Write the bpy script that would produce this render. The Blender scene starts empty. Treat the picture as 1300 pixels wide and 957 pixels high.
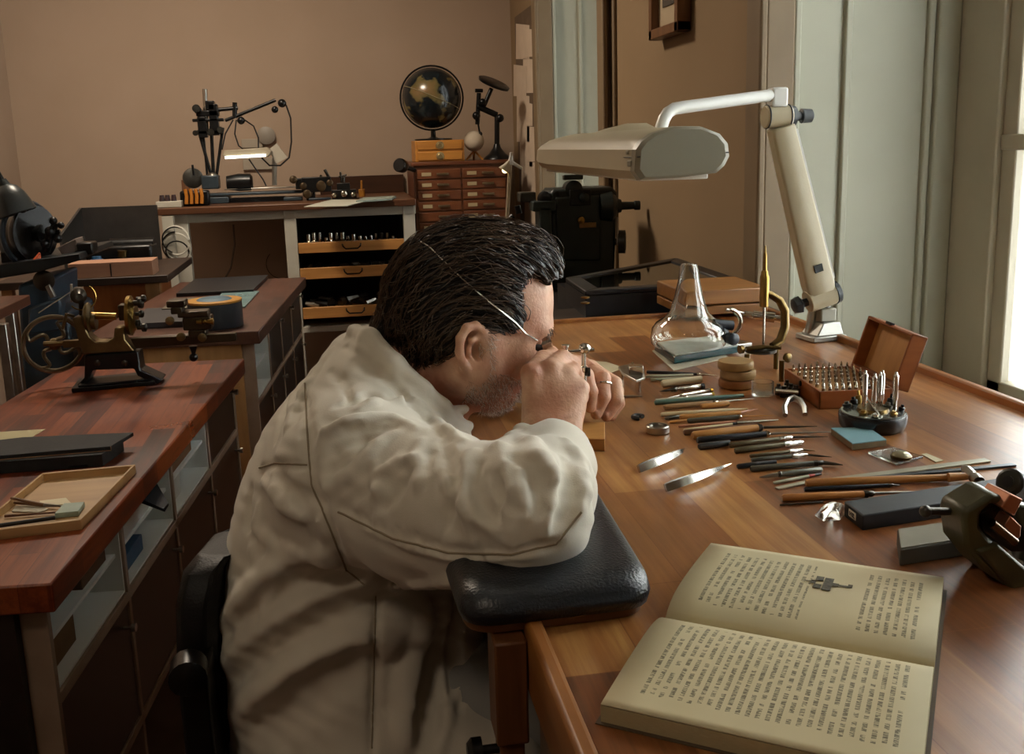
import bpy, bmesh, math, random
import numpy as np
from mathutils import Vector, Matrix
random.seed(7)
PI = math.pi
SC = bpy.context.scene
COL = SC.collection
# ---------------------------------------------------------------- camera
F, CX, CY = 1255.0, 650.0, 433.5
_d = np.array([188.0, 6267.0, F]); _d /= np.linalg.norm(_d)
_y = np.array([-220.0, -(-220 * 188 + F * F) / 6267, F]); _y /= np.linalg.norm(_y)
_X = np.cross(_y, -_d)
RM = np.stack([_X, _y, -_d]); CAM = np.array([0, 0, 1.33])
def ray(px, py): return RM @ np.array([(px - CX) / F, (py - CY) / F, 1.0])
def at(px, py, z=None, y=None, x=None, D=None):
    """point of a plane of the room seen at a pixel of the photograph"""
    r = ray(px, py)
    if D is not None: t = D
    elif z is not None: t = (z - CAM[2]) / r[2]
    elif y is not None: t = y / r[1]
    else: t = x / r[0]
    return Vector(CAM + t * r)
def atp(px, py, p0, n):
    r = Vector(ray(px, py)); n = Vector(n); c = Vector(CAM)
    return c + r * ((Vector(p0) - c).dot(n) / r.dot(n))
cam_d = bpy.data.cameras.new('camera'); cam = bpy.data.objects.new('camera', cam_d); COL.objects.link(cam)
cam_d.sensor_width = 36; cam_d.lens = 36 * F / 1300; cam_d.shift_y = -45 / 1300; cam_d.clip_start = .05
mw = Matrix.Identity(4)
for i in range(3):
    mw[i][0] = RM[i][0]; mw[i][1] = -RM[i][1]; mw[i][2] = -RM[i][2]; mw[i][3] = CAM[i]
cam.matrix_world = mw; SC.camera = cam

# ---------------------------------------------------------------- materials
def _new(name):
    m = bpy.data.materials.new(name); m.use_nodes = True; nt = m.node_tree
    return m, nt, nt.nodes, nt.links, nt.nodes['Principled BSDF']
def rgb(h):
    h = h.lstrip('#'); c = [int(h[i:i + 2], 16) / 255 for i in (0, 2, 4)]
    return tuple((x / 12.92 if x <= .04045 else ((x + .055) / 1.055) ** 2.4) for x in c) + (1,)
MATS = {}
def pm(c1, c2=None, rough=.5, metal=0, scale=12, bump=0, stretch=(1, 1, 1), bscale=None, spec=None, coat=0, detail=4, contrast=1.0, alpha=None, sheen=0):
    key = (c1, c2, rough, metal, scale, bump, stretch, bscale, spec, coat, contrast, sheen)
    if key in MATS: return MATS[key]
    m, nt, N, L, b = _new('m_%d' % len(MATS))
    tc = N.new('ShaderNodeTexCoord'); mp = N.new('ShaderNodeMapping'); mp.inputs['Scale'].default_value = stretch
    L.new(tc.outputs['Object'], mp.inputs['Vector'])
    nz = N.new('ShaderNodeTexNoise'); nz.inputs['Scale'].default_value = scale; nz.inputs['Detail'].default_value = detail
    L.new(mp.outputs[0], nz.inputs['Vector'])
    rp = N.new('ShaderNodeValToRGB'); e = rp.color_ramp.elements
    if c2 is None: c2 = c1
    w = .25 / contrast
    e[0].position = .5 - w; e[1].position = .5 + w; e[0].color = rgb(c1); e[1].color = rgb(c2)
    L.new(nz.outputs['Fac'], rp.inputs[0]); L.new(rp.outputs[0], b.inputs['Base Color'])
    b.inputs['Roughness'].default_value = rough; b.inputs['Metallic'].default_value = metal
    if spec is not None: b.inputs['Specular IOR Level'].default_value = spec
    if coat: b.inputs['Coat Weight'].default_value = coat; b.inputs['Coat Roughness'].default_value = .15
    if sheen: b.inputs['Sheen Weight'].default_value = sheen
    if bump:
        n2 = N.new('ShaderNodeTexNoise'); n2.inputs['Scale'].default_value = bscale or scale * 4; n2.inputs['Detail'].default_value = 3
        L.new(mp.outputs[0], n2.inputs['Vector'])
        bp = N.new('ShaderNodeBump'); bp.inputs['Strength'].default_value = bump; bp.inputs['Distance'].default_value = .002
        L.new(n2.outputs['Fac'], bp.inputs['Height']); L.new(bp.outputs[0], b.inputs['Normal'])
    MATS[key] = m; return m
def wood(c1, c2, axis='y', rough=.45, scale=9, ratio=12, bump=.15):
    st = {'x': (1, ratio, ratio), 'y': (ratio, 1, ratio), 'z': (ratio, ratio, 1)}[axis]
    return pm(c1, c2, rough, 0, scale / 3, bump, st, None, None, 0, 6, 1.2)
def butcher(name, cols, rot=0, bw=.5, bh=.045, rough=.3, grain=60, bump=.05, dirt=None, coat=0):
    """edge-glued wooden staves running along local Y"""
    m, nt, N, L, b = _new(name)
    tc = N.new('ShaderNodeTexCoord'); mp = N.new('ShaderNodeMapping'); mp.inputs['Rotation'].default_value = (0, 0, PI / 2 + rot)
    L.new(tc.outputs['Object'], mp.inputs['Vector'])
    def brick(sc, off):
        k = N.new('ShaderNodeTexBrick'); k.offset = .37; k.offset_frequency = 2; k.inputs['Scale'].default_value = 1
        k.inputs['Brick Width'].default_value = bw; k.inputs['Row Height'].default_value = bh
        k.inputs['Mortar Size'].default_value = .0006; k.inputs['Mortar Smooth'].default_value = .2
        k.inputs['Color1'].default_value = (0, 0, 0, 1); k.inputs['Color2'].default_value = (1, 1, 1, 1); k.inputs['Mortar'].default_value = (.3, .3, .3, 1)
        L.new(mp.outputs[0], k.inputs['Vector']); return k
    k = brick(1, 0)
    rp = N.new('ShaderNodeValToRGB'); el = rp.color_ramp.elements
    while len(el) < len(cols): el.new(.5)
    for i, c in enumerate(cols): el[i].position = i / (len(cols) - 1); el[i].color = rgb(c)
    g = N.new('ShaderNodeTexNoise'); g.inputs['Scale'].default_value = 4; g.inputs['Detail'].default_value = 8; g.inputs['Roughness'].default_value = .65
    m2 = N.new('ShaderNodeMapping'); m2.inputs['Scale'].default_value = (.9, grain / 4, grain / 4); L.new(mp.outputs[0], m2.inputs['Vector']); L.new(m2.outputs[0], g.inputs['Vector'])
    mx = N.new('ShaderNodeMix'); mx.data_type = 'FLOAT'; mx.inputs[0].default_value = .45
    sp = N.new('ShaderNodeSeparateColor'); L.new(k.outputs['Color'], sp.inputs[0])
    L.new(sp.outputs[0], mx.inputs[2]); 
    mr = N.new('ShaderNodeMapRange'); mr.inputs[1].default_value = .3; mr.inputs[2].default_value = .7; L.new(g.outputs['Fac'], mr.inputs[0]); L.new(mr.outputs[0], mx.inputs[3])
    L.new(mx.outputs[0], rp.inputs[0])
    out = rp.outputs[0]
    w = N.new('ShaderNodeTexNoise'); w.inputs['Scale'].default_value = 3.5; w.inputs['Detail'].default_value = 5; L.new(tc.outputs['Object'], w.inputs['Vector'])
    if dirt:
        d = N.new('ShaderNodeMix'); d.data_type = 'RGBA'; r2 = N.new('ShaderNodeMapRange'); r2.inputs[1].default_value = .5; r2.inputs[2].default_value = .75; r2.inputs[4].default_value = .55
        L.new(w.outputs['Fac'], r2.inputs[0]); L.new(r2.outputs[0], d.inputs[0]); L.new(out, d.inputs[6]); d.inputs[7].default_value = rgb(dirt); out = d.outputs[2]
    L.new(out, b.inputs['Base Color'])
    r3 = N.new('ShaderNodeMapRange'); r3.inputs[3].default_value = rough - .08; r3.inputs[4].default_value = rough + .16; L.new(w.outputs['Fac'], r3.inputs[0]); L.new(r3.outputs[0], b.inputs['Roughness'])
    bp = N.new('ShaderNodeBump'); bp.inputs['Strength'].default_value = bump; bp.inputs['Distance'].default_value = .002; L.new(g.outputs['Fac'], bp.inputs['Height']); L.new(bp.outputs[0], b.inputs['Normal'])
    if coat: b.inputs['Coat Weight'].default_value = coat; b.inputs['Coat Roughness'].default_value = .25
    return m
def glass(name, tint='#ffffff', rough=0.0, ior=1.45):
    m, nt, N, L, b = _new(name)
    b.inputs['Base Color'].default_value = rgb(tint); b.inputs['Transmission Weight'].default_value = 1; b.inputs['Roughness'].default_value = rough; b.inputs['IOR'].default_value = ior
    return m
def emis(name, c, s):
    m, nt, N, L, b = _new(name)
    b.inputs['Emission Color'].default_value = rgb(c); b.inputs['Emission Strength'].default_value = s; b.inputs['Base Color'].default_value = rgb(c); return m
STEEL = pm('#b9b6ae', '#9a968d', .28, 1, 30); CHROME = pm('#dcdad4', '#c8c6c0', .12, 1); DSTEEL = pm('#5d5a54', '#45433f', .35, 1, 20)
BRASS = pm('#a98a4e', '#84682f', .3, 1, 22); DBRASS = pm('#7d6840', '#54452a', .36, 1, 20); BLACK = pm('#121212', '#1b1a19', .4, 0, 30)
BLKMET = pm('#1a1b1c', '#0d0d0e', .32, .4, 30, .1); BLUEGREY = pm('#2b3740', '#1f2a33', .4, .1, 18, .1); WHITEP = pm('#d8d6cc', '#cbc9bd', .45, 0, 10)
NICKEL = pm('#c9c4b6', '#a39d8e', .2, 1, 40)

# ---------------------------------------------------------------- mesh builder
class MB:
    def __init__(s, T=None): s.v = []; s.f = []; s.T = T
    def add(s, vs, fs):
        o = len(s.v)
        for v in vs:
            v = Vector(v); s.v.append(s.T @ v if s.T is not None else v)
        s.f += [tuple(i + o for i in f) for f in fs]; return s
    def box(s, c, d, rz=0, R=None):
        c = Vector(c); hx, hy, hz = d[0] / 2, d[1] / 2, d[2] / 2
        R = R or Matrix.Rotation(rz, 3, 'Z')
        vs = [c + R @ Vector((x * hx, y * hy, z * hz)) for x in (-1, 1) for y in (-1, 1) for z in (-1, 1)]
        return s.add(vs, [(0, 1, 3, 2), (4, 6, 7, 5), (0, 4, 5, 1), (2, 3, 7, 6), (0, 2, 6, 4), (1, 5, 7, 3)])
    def bx(s, x0, x1, y0, y1, z0, z1): return s.box(((x0 + x1) / 2, (y0 + y1) / 2, (z0 + z1) / 2), (abs(x1 - x0), abs(y1 - y0), abs(z1 - z0)))
    def hexa(s, bot, top):
        n = len(bot); return s.add(list(bot) + list(top), [tuple(range(n))[::-1], tuple(range(n, 2 * n))] + [(i, (i + 1) % n, n + (i + 1) % n, n + i) for i in range(n)])
    def prism(s, pts, off):
        off = Vector(off); pts = [Vector(p) for p in pts]; return s.hexa(pts, [p + off for p in pts])
    def rings(s, rings, cap=True, closed=False):
        n = len(rings[0]); vs = [p for r in rings for p in r]; m = len(rings); fs = []
        for i in range(m if closed else m - 1):
            for j in range(n):
                a = i * n + j; b_ = i * n + (j + 1) % n; k = (i + 1) % m
                fs.append((a, b_, k * n + (j + 1) % n, k * n + j))
        if cap and not closed: fs += [tuple(range(n))[::-1], tuple(range((m - 1) * n, m * n))]
        return s.add(vs, fs)
    def lathe(s, o, ax, prof, n=20, cap=True):
        o = Vector(o); ax = Vector(ax).normalized(); u = ax.orthogonal().normalized(); w = ax.cross(u)
        return s.rings([[o + ax * h + (u * math.cos(t) + w * math.sin(t)) * max(r, 1e-5) for t in [2 * PI * j / n for j in range(n)]] for h, r in prof], cap)
    def cyl(s, a, b, ra, rb=None, n=14):
        a = Vector(a); b = Vector(b); rb = ra if rb is None else rb; return s.lathe(a, b - a, [(0, ra), ((b - a).length, rb)], n)
    def tube(s, pts, r, n=8, closed=False):
        pts = [Vector(p) for p in pts]; m = len(pts); rs = r if isinstance(r, (list, tuple)) else [r] * m
        out = []; u = None
        for i, p in enumerate(pts):
            if closed: t = pts[(i + 1) % m] - pts[i - 1]
            else: t = pts[min(i + 1, m - 1)] - pts[max(i - 1, 0)]
            t.normalize()
            u = t.orthogonal().normalized() if u is None else (u - t * u.dot(t)).normalized()
            w = t.cross(u); out.append([p + (u * math.cos(a) + w * math.sin(a)) * rs[i] for a in [2 * PI * j / n for j in range(n)]])
        return s.rings(out, not closed, closed)
    def ball(s, c, r, n=14, m=8, R=None):
        c = Vector(c); r = Vector((r, r, r)) if not hasattr(r, '__len__') else Vector(r); R = R or Matrix.Identity(3)
        return s.rings([[c + R @ Vector((r.x * math.sin(p) * math.cos(t), r.y * math.sin(p) * math.sin(t), r.z * -math.cos(p))) for t in [2 * PI * j / n for j in range(n)]] for p in [PI * (i + .04) / (m + .08) for i in range(m + 1)]])
    def torus(s, c, ax, R_, r, n=32, k=8, a0=0, a1=2 * PI):
        c = Vector(c); ax = Vector(ax).normalized(); u = ax.orthogonal().normalized(); w = ax.cross(u); full = abs(a1 - a0 - 2 * PI) < 1e-6
        pts = [c + (u * math.cos(a0 + (a1 - a0) * i / n) + w * math.sin(a0 + (a1 - a0) * i / n)) * R_ for i in range(n if full else n + 1)]
        return s.tube(pts, r, k, full)
    def build(s, name, mat, parent=None, bevel=0, sharp=40, sub=0, kind=None, label=None, seg=2):
        off = Vector((0, 0, 0)); q = parent
        while q is not None: off += q.location; q = q.parent
        me = bpy.data.meshes.new(name); vs = s.v
        if parent is None:
            lo = Vector([min(v[i] for v in vs) for i in range(3)]); hi = Vector([max(v[i] for v in vs) for i in range(3)])
            org = Vector(((lo.x + hi.x) / 2, (lo.y + hi.y) / 2, lo.z))
        else: org = off
        me.from_pydata([v - org for v in vs], [], s.f); me.materials.append(mat)
        bm = bmesh.new(); bm.from_mesh(me); bmesh.ops.recalc_face_normals(bm, faces=bm.faces)
        for f in bm.faces: f.smooth = True
        for e in bm.edges:
            if len(e.link_faces) == 2 and e.calc_face_angle(0) > math.radians(sharp): e.smooth = False
        bm.to_mesh(me); bm.free()
        o = bpy.data.objects.new(name, me); COL.objects.link(o)
        if parent is None: o.location = org
        else: o.parent = parent
        if bevel:
            md = o.modifiers.new('bevel', 'BEVEL'); md.width = bevel; md.segments = seg; md.limit_method = 'ANGLE'; md.angle_limit = math.radians(50)
        if sub:
            md = o.modifiers.new('sub', 'SUBSURF'); md.levels = sub; md.render_levels = sub
        if kind: o['kind'] = kind
        if label: o['label'] = label
        return o
def tag(o, label, cat, group=None):
    o['label'] = label; o['category'] = cat
    if group: o['group'] = group
    return o
def thing(name, label, cat, loc, group=None):
    o = bpy.data.objects.new(name, None); COL.objects.link(o); o.location = Vector(loc); o.empty_display_size = .05
    return tag(o, label, cat, group)
def struct(name, mb, mat, bevel=0): return mb.build(name, mat, None, bevel, kind='structure')
def frame_T(o, ang): return Matrix.Translation(Vector(o)) @ Matrix.Rotation(ang, 4, 'Z')
def dirT(a, b, up=(0, 0, 1)):
    """frame with local X along a->b, local Z near up, at a"""
    a = Vector(a); x = (Vector(b) - a).normalized(); z = Vector(up); y = z.cross(x).normalized(); z = x.cross(y)
    M = Matrix.Identity(4)
    for i in range(3): M[i][0] = x[i]; M[i][1] = y[i]; M[i][2] = z[i]; M[i][3] = a[i]
    return M
# ================================================================ room
T = .95
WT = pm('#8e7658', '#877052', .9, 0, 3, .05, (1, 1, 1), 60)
WB = pm('#ab9683', '#a48f7b', .9, 0, 2.5, .05, (1, 1, 1), 60)
TRIMC = pm('#7d6a50', '#746148', .55, 0, 8); JAMB = pm('#a6a593', '#9d9c8a', .5, 0, 3, .03); SASH = pm('#b8b09d', '#ada591', .45, 0, 6)
struct('floor', MB().bx(-2.9, 1.03, -2.6, 5.95, -.05, 0), butcher('floorwood', ['#3a2114', '#57331f', '#6b4228'], 0, 1.2, .12, .35))
struct('ceiling', MB().bx(-3.0, 1.7, -2.7, 6.05, 3.0, 3.08), pm('#d8d0c0', '#d2cab9', .9))
struct('wall_back', MB().bx(-2.9, 1.1, 5.92, 6.05, 0, 3.0), WB)
struct('wall_left', MB().bx(-1.85, -1.745, 2.9, 5.92, 0, 3.0).bx(-2.95, -1.745, 2.8, 2.9, 0, 3.0).bx(-3.0, -2.9, -2.6, 2.8, 0, 3.0), WB)
struct('wall_front', MB().bx(-3.0, 1.7, -2.7, -2.6, 0, 3.0), WB)
# window wall: piers between recesses, parapets below the windows
W1a, W1b = .35, 2.31; W2a, W2b = 3.70, 5.0; W3a, W3b = -2.2, -.55  # the third window is unseen, added as a source of front fill
wr = MB()
wr.bx(1.03, 1.63, W1b, W2a, 0, 3).bx(1.03, 1.63, W2b, 6.05, 0, 3).bx(1.03, 1.63, W3b, W1a, 0, 3).bx(1.03, 1.63, -2.7, W3a, 0, 3)
for a, b in ((W1a, W1b), (W2a, W2b), (W3a, W3b)): wr.bx(1.03, 1.63, a, b, 0, .66).bx(1.03, 1.63, a, b, 2.75, 3)
struct('wall_right', wr, WT)
k = 0
def window(n, a, b):
    x = 1.53
    z0, z1 = .66, 2.75; zt = 1.30; w = MB()
    w.bx(x - .03, x + .04, a, b, z0, z0 + .05).bx(x - .03, x + .04, a, b, z1 - .1, z1).bx(x - .03, x + .04, a, a + .20, z0, z1).bx(x - .03, x + .04, b - .20, b, z0, z1)
    mid = (a + b) / 2; w.bx(x - .035, x + .04, mid - .055, mid + .055, z0, z1)
    for (p, q) in ((a + .20, mid - .055), (mid + .055, b - .20)):
        for zz in (zt, 1.95, 2.35): w.bx(x - .02, x + .03, p, q, zz - .018, zz + .018)
        w.bx(x - .015, x + .03, p, p + .05, z0 + .05, z1 - .1).bx(x - .015, x + .03, q - .05, q, z0 + .05, z1 - .1)
        w.bx(x - .015, x + .03, p, q, z0 + .05, z0 + .08)
    o = struct('window_%d' % n, w, SASH, .004)
    MB().bx(x + .005, x + .009, a + .18, b - .18, z0 + .04, z1 - .08).build('glass_pane', glass('windowglass'), o)
    # catch on the stile
    return o
window(1, W1a, W1b); window(2, W2a, W2b); window(3, W3a, W3b)
n = 0
for (a, b) in ((W1a, W1b), (W2a, W2b), (W3a, W3b)):
    for (yy, sg) in ((b, -1), (a, 1)):
        n += 1
        t = MB(); t.bx(.995, 1.068, yy + sg * .055 if 1 else 0, yy - sg * .0, 0, 2.86)
        t.bx(.98, 1.0, yy - sg * .03, yy + sg * .055, 0, 2.86)
        t.bx(1.015, 1.0299, yy - sg * .05, yy - sg * .0, 0, 2.86)
        struct('trim_%d' % n, t, TRIMC, .006)
        j = MB(); y0 = yy + sg * .012; j.bx(1.068, 1.50, yy, yy + sg * .02, .66, 2.75)
        j.bx(1.068, 1.086, yy, yy + sg * .05, .66, 2.75)
        j.bx(1.205, 1.225, yy, yy + sg * .032, .66, 2.75)
        j.bx(1.42, 1.44, yy, yy + sg * .032, .66, 2.75); j.bx(1.44, 1.50, yy, yy + sg * .045, .66, 2.75)
        n += 1
        struct('trim_%d' % n, j, JAMB, .005)
    n += 1
    struct('trim_%d' % n, MB().bx(1.0, 1.56, a, b, .66, .70), SASH, .004)
# ================================================================ the main workbench
DESK = butcher('deskwood', ['#512c14', '#824c24', '#a06a38', '#c29356'], 0, .36, .075, .30, 70, .10, '#5f4a34', .2)
EDGE = wood('#7c4a20', '#a36a33', 'y', .4)
wb = thing('workbench', 'long orange-brown wooden workbench covered with hand tools, under the window', 'workbench', (.5, 1.0, 0))
d = MB().prism([(.127, -.3, T), (.905, -.3, T), (.905, 2.045, T), (.127, 2.045, T), (.127, 1.55, T), (.285, 1.50, T), (.285, .98, T), (.127, .98, T)], (0, 0, -.045))
d = MB().bx(.127, .905, -.3, 2.045, T - .045, T)
d.build('bench_top', DESK, wb, .003)
MB().bx(.122, .136, -.3, .772, T - .05, T + .010).build('front_lip', EDGE, wb, .004)
MB().bx(.14, .905, 2.033, 2.047, T - .04, T + .008).build('back_lip', EDGE, wb, .003)
MB().bx(.896, .91, -.3, 2.04, T - .04, T + .012).build('side_lip', EDGE, wb, .003)
for a, b in ((1.50, 2.02), (-.28, .66)): MB().bx(.2, .89, a, b, .0, T - .046).build('pedestal', wood('#4a2c18', '#6a4226', 'z'), wb, .003)
MB().bx(.14, .19, .70, .76, 0, T - .046).build('leg', wood('#5a3419', '#7c4d2a', 'z'), wb, .003)
MB().bx(.14, .19, 1.95, 2.0, 0, T - .046).build('leg', wood('#5a3419', '#7c4d2a', 'z'), wb, .003)
MB().bx(.60, .88, .67, 1.49, .1, T - .046).build('back_panel', wood('#4a2c18', '#6a4226', 'y'), wb)
# tray drawer pulled out between the arm pads
dr = thing('sliding_tray', 'shallow wooden tray pulled out between the two padded arm rests', 'tray', (.15, 1.35, .86))
MB().bx(-.02, .127, 1.16, 1.53, .868, .876).build('tray_floor', wood('#6b4424', '#8f6236', 'x'), dr)
MB().bx(-.03, -.018, 1.16, 1.53, .868, .905).build('tray_front', EDGE, dr, .002)
for a, b in ((1.532, 1.545), (1.15, 1.162)): MB().bx(-.03, .127, a, b, .868, .905).build('tray_side', EDGE, dr, .002)
# arm pads
LEA = pm('#10151b', '#161c24', .32, 0, 40, .35, (1, 1, 1), 420, .6)
def pad(name, pts, z0, z1, lab, under):
    t = thing(name, lab, 'arm rest', (sum(p[0] for p in pts) / len(pts), sum(p[1] for p in pts) / len(pts), z0 - .012))
    cx = sum(p[0] for p in pts) / len(pts); cy = sum(p[1] for p in pts) / len(pts)
    def rnd(ps, r, m=5):
        out = []
        for i, p in enumerate(ps):
            a = Vector(ps[i - 1]) - Vector(p); b = Vector(ps[(i + 1) % len(ps)]) - Vector(p); P = Vector(p)
            A = P + a.normalized() * r; B = P + b.normalized() * r
            for j in range(m + 1):
                u = j / m; out.append(A * (1 - u) ** 2 + P * 2 * u * (1 - u) + B * u * u)
        return out
    b = rnd(pts, .03); mb = MB(); R = []
    for (ins, z) in ((.014, z0), (.003, z0 + .004), (0, z0 + .012), (0.001, z1 - .014), (.005, z1 - .006), (.014, z1 - .001), (.03, z1 + .001)):
        R.append([Vector((p.x + (cx - p.x) * ins / max(.05, (Vector((cx, cy)) - p).length), p.y + (cy - p.y) * ins / max(.05, (Vector((cx, cy)) - p).length), z)) for p in b])
    R[-1:] = [R[-1]]
    for q in (.6, .3, .05):
        R.append([Vector((cx + (p.x - cx) * q, cy + (p.y - cy) * q, z1 + .002)) for p in b])
    mb.rings(R); mb.build('cushion', LEA, t, 0, 70)
    MB().prism([(cx + (p.x - cx) * .94, cy + (p.y - cy) * .94, z0 - .006) for p in b], (0, 0, .006)).build('base_board', wood('#6b4424', '#8a5a30', 'x'), t)
    return t
pad('arm_rest', [(.06, .725), (.246, .735), (.262, 1.12), (.06, 1.14)], .9515, .984, 'near black leather arm rest with the sleeved elbow on it', 1) if False else None
def padz(pts, lab, z0=.9565, z1=.986): return pad('arm_rest', pts, z0, z1, lab, 1)
padz([(.072, .705), (.230, .708), (.246, 1.06), (.06, 1.08)], 'black padded leather arm rest at bench edge, elbow in white sleeve on it')
padz([(.03, 1.43), (.235, 1.41), (.25, 1.66), (.03, 1.68)], 'black padded leather arm rest behind the bearded chin, further one')
br = MB().bx(.095, .121, .70, .74, .86, .949).bx(.098, .118, .705, .735, .0, .86); brt = thing('rest_bracket', 'wooden bracket with dark knobs hanging under the near arm rest', 'bracket', (.11, .72, 0))
br.build('bracket_post', wood('#5a3419', '#7c4d2a', 'z'), brt, .002)
for zz in (.85, .74): MB().lathe((.098, .715, zz), (-1, 0, 0), [(0, .004), (.014, .004), (.014, .011), (.022, .011), (.026, .007)], 12).build('knob', BLKMET, brt)

# ================================================================ left benches (shelf units with butcher-block tops)
TOP1 = butcher('benchtop_red', ['#230c06', '#481a0c', '#6b2a12', '#8e4520', '#2e1009'], 0, .30, .042, .28, 50, .06)
TOP2 = butcher('benchtop_dark', ['#2e1a14', '#452a20', '#57372a', '#341f18'], 0, .30, .042, .32, 50, .06)
DARKP = pm('#1b1512', '#231c18', .38, 0, 10); OAKEDGE = pm('#9c8570', '#8a735e', .5, 0, 20); WHITEI = pm('#e0e3dd', '#d5d8d2', .4, 0, 10)
PLY = wood('#9a7345', '#b58a56', 'z', .5)
def shelfbench(name, org, ang, L_, W_, top, cells, lab, zr, endcol):
    tf = frame_T(org, ang)   # local: x from right face (0) to the left (-W), y along length
    t = thing(name, lab, 'workbench', (org[0], org[1], 0))
    z1 = org[2]
    MB(tf).bx(-W_, 0, 0, L_, -.04, 0).build('bench_top', top, t, .003)
    b = MB(tf); h = z1; xi = -.025; nc = len(cells); cw = (L_ - .08) / nc; y0 = .04; th = .012
    for i in range(nc + 1):
        yy = y0 + i * cw; b.bx(-W_ + .02, xi, yy - th / 2, yy + th / 2, -h + .02, -.041)
    b.bx(-W_ + .02, xi, y0, y0 + nc * cw, -zr - .008, -zr + .008)
    b.bx(-W_ + .02, xi, y0, y0 + nc * cw, -h + .02, -h + .05); b.bx(-W_ + .02, -W_ + .03, y0, y0 + nc * cw, -h + .02, -.041)
    lowz = -2 * zr - .04
    b.bx(-W_ + .02, xi, y0, y0 + nc * cw, lowz - .008, lowz + .008)
    b.build('carcass', OAKEDGE, t, .001)
    MB(tf).bx(-W_ + .04, -.06, y0 - .022, y0 - .006, -h, -.041).build('end_panel', endcol, t)
    for i, c in enumerate(cells):
        a, e = y0 + i * cw + th / 2 + .002, y0 + (i + 1) * cw - th / 2 - .002
        if c == 'w':
            w = MB(tf); zt, zb = -.045, -zr + .01
            w.bx(-W_ + .05, xi - .004, a, a + .004, zb, zt).bx(-W_ + .05, xi - .004, e - .004, e, zb, zt).bx(-W_ + .05, -W_ + .055, a, e, zb, zt)
            w.bx(-W_ + .05, xi - .004, a, e, zb, zb + .004)
            w.bx(-W_ + .05, xi - .012, a, e, (zt + zb) / 2 - .003, (zt + zb) / 2 + .003)
            w.build('cubby_insert', WHITEI, t)
        else:
            dd = MB(tf).bx(xi - .018, xi - .003, a, e, -zr + .012, -.046).build('door', DARKP, t, .0015)
            MB(tf).lathe((xi - .003, e - .03, -.07), (1, 0, 0), [(0, .003), (.012, .003), (.013, .007), (.02, .007)], 10).build('knob', STEEL, dd)
        dd = MB(tf).bx(xi - .018, xi - .003, a, e, lowz + .01, -zr - .01).build('door', DARKP, t, .0015)
        MB(tf).lathe((xi - .003, e - .03, -zr - .04), (1, 0, 0), [(0, .003), (.012, .003), (.013, .007), (.02, .007)], 10).build('knob', STEEL, dd)
    return t, tf, cw
A1 = math.radians(-4.9)
b1, T1, cw1 = shelfbench('shelf_bench', (-.393, 1.254, .80), A1, 1.36, .46, TOP1, 'wwwd', 'red-brown butcher-block bench over white cubbies, carrying the brass lathe', .185, DARKP)
b2, T2, cw2 = shelfbench('shelf_bench', (-.270, 3.012, .80), math.radians(-4.5), 1.25, .52, TOP2, 'wddd', 'darker brown butcher-block bench behind, carrying the round grey tin', .235, PLY)
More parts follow.
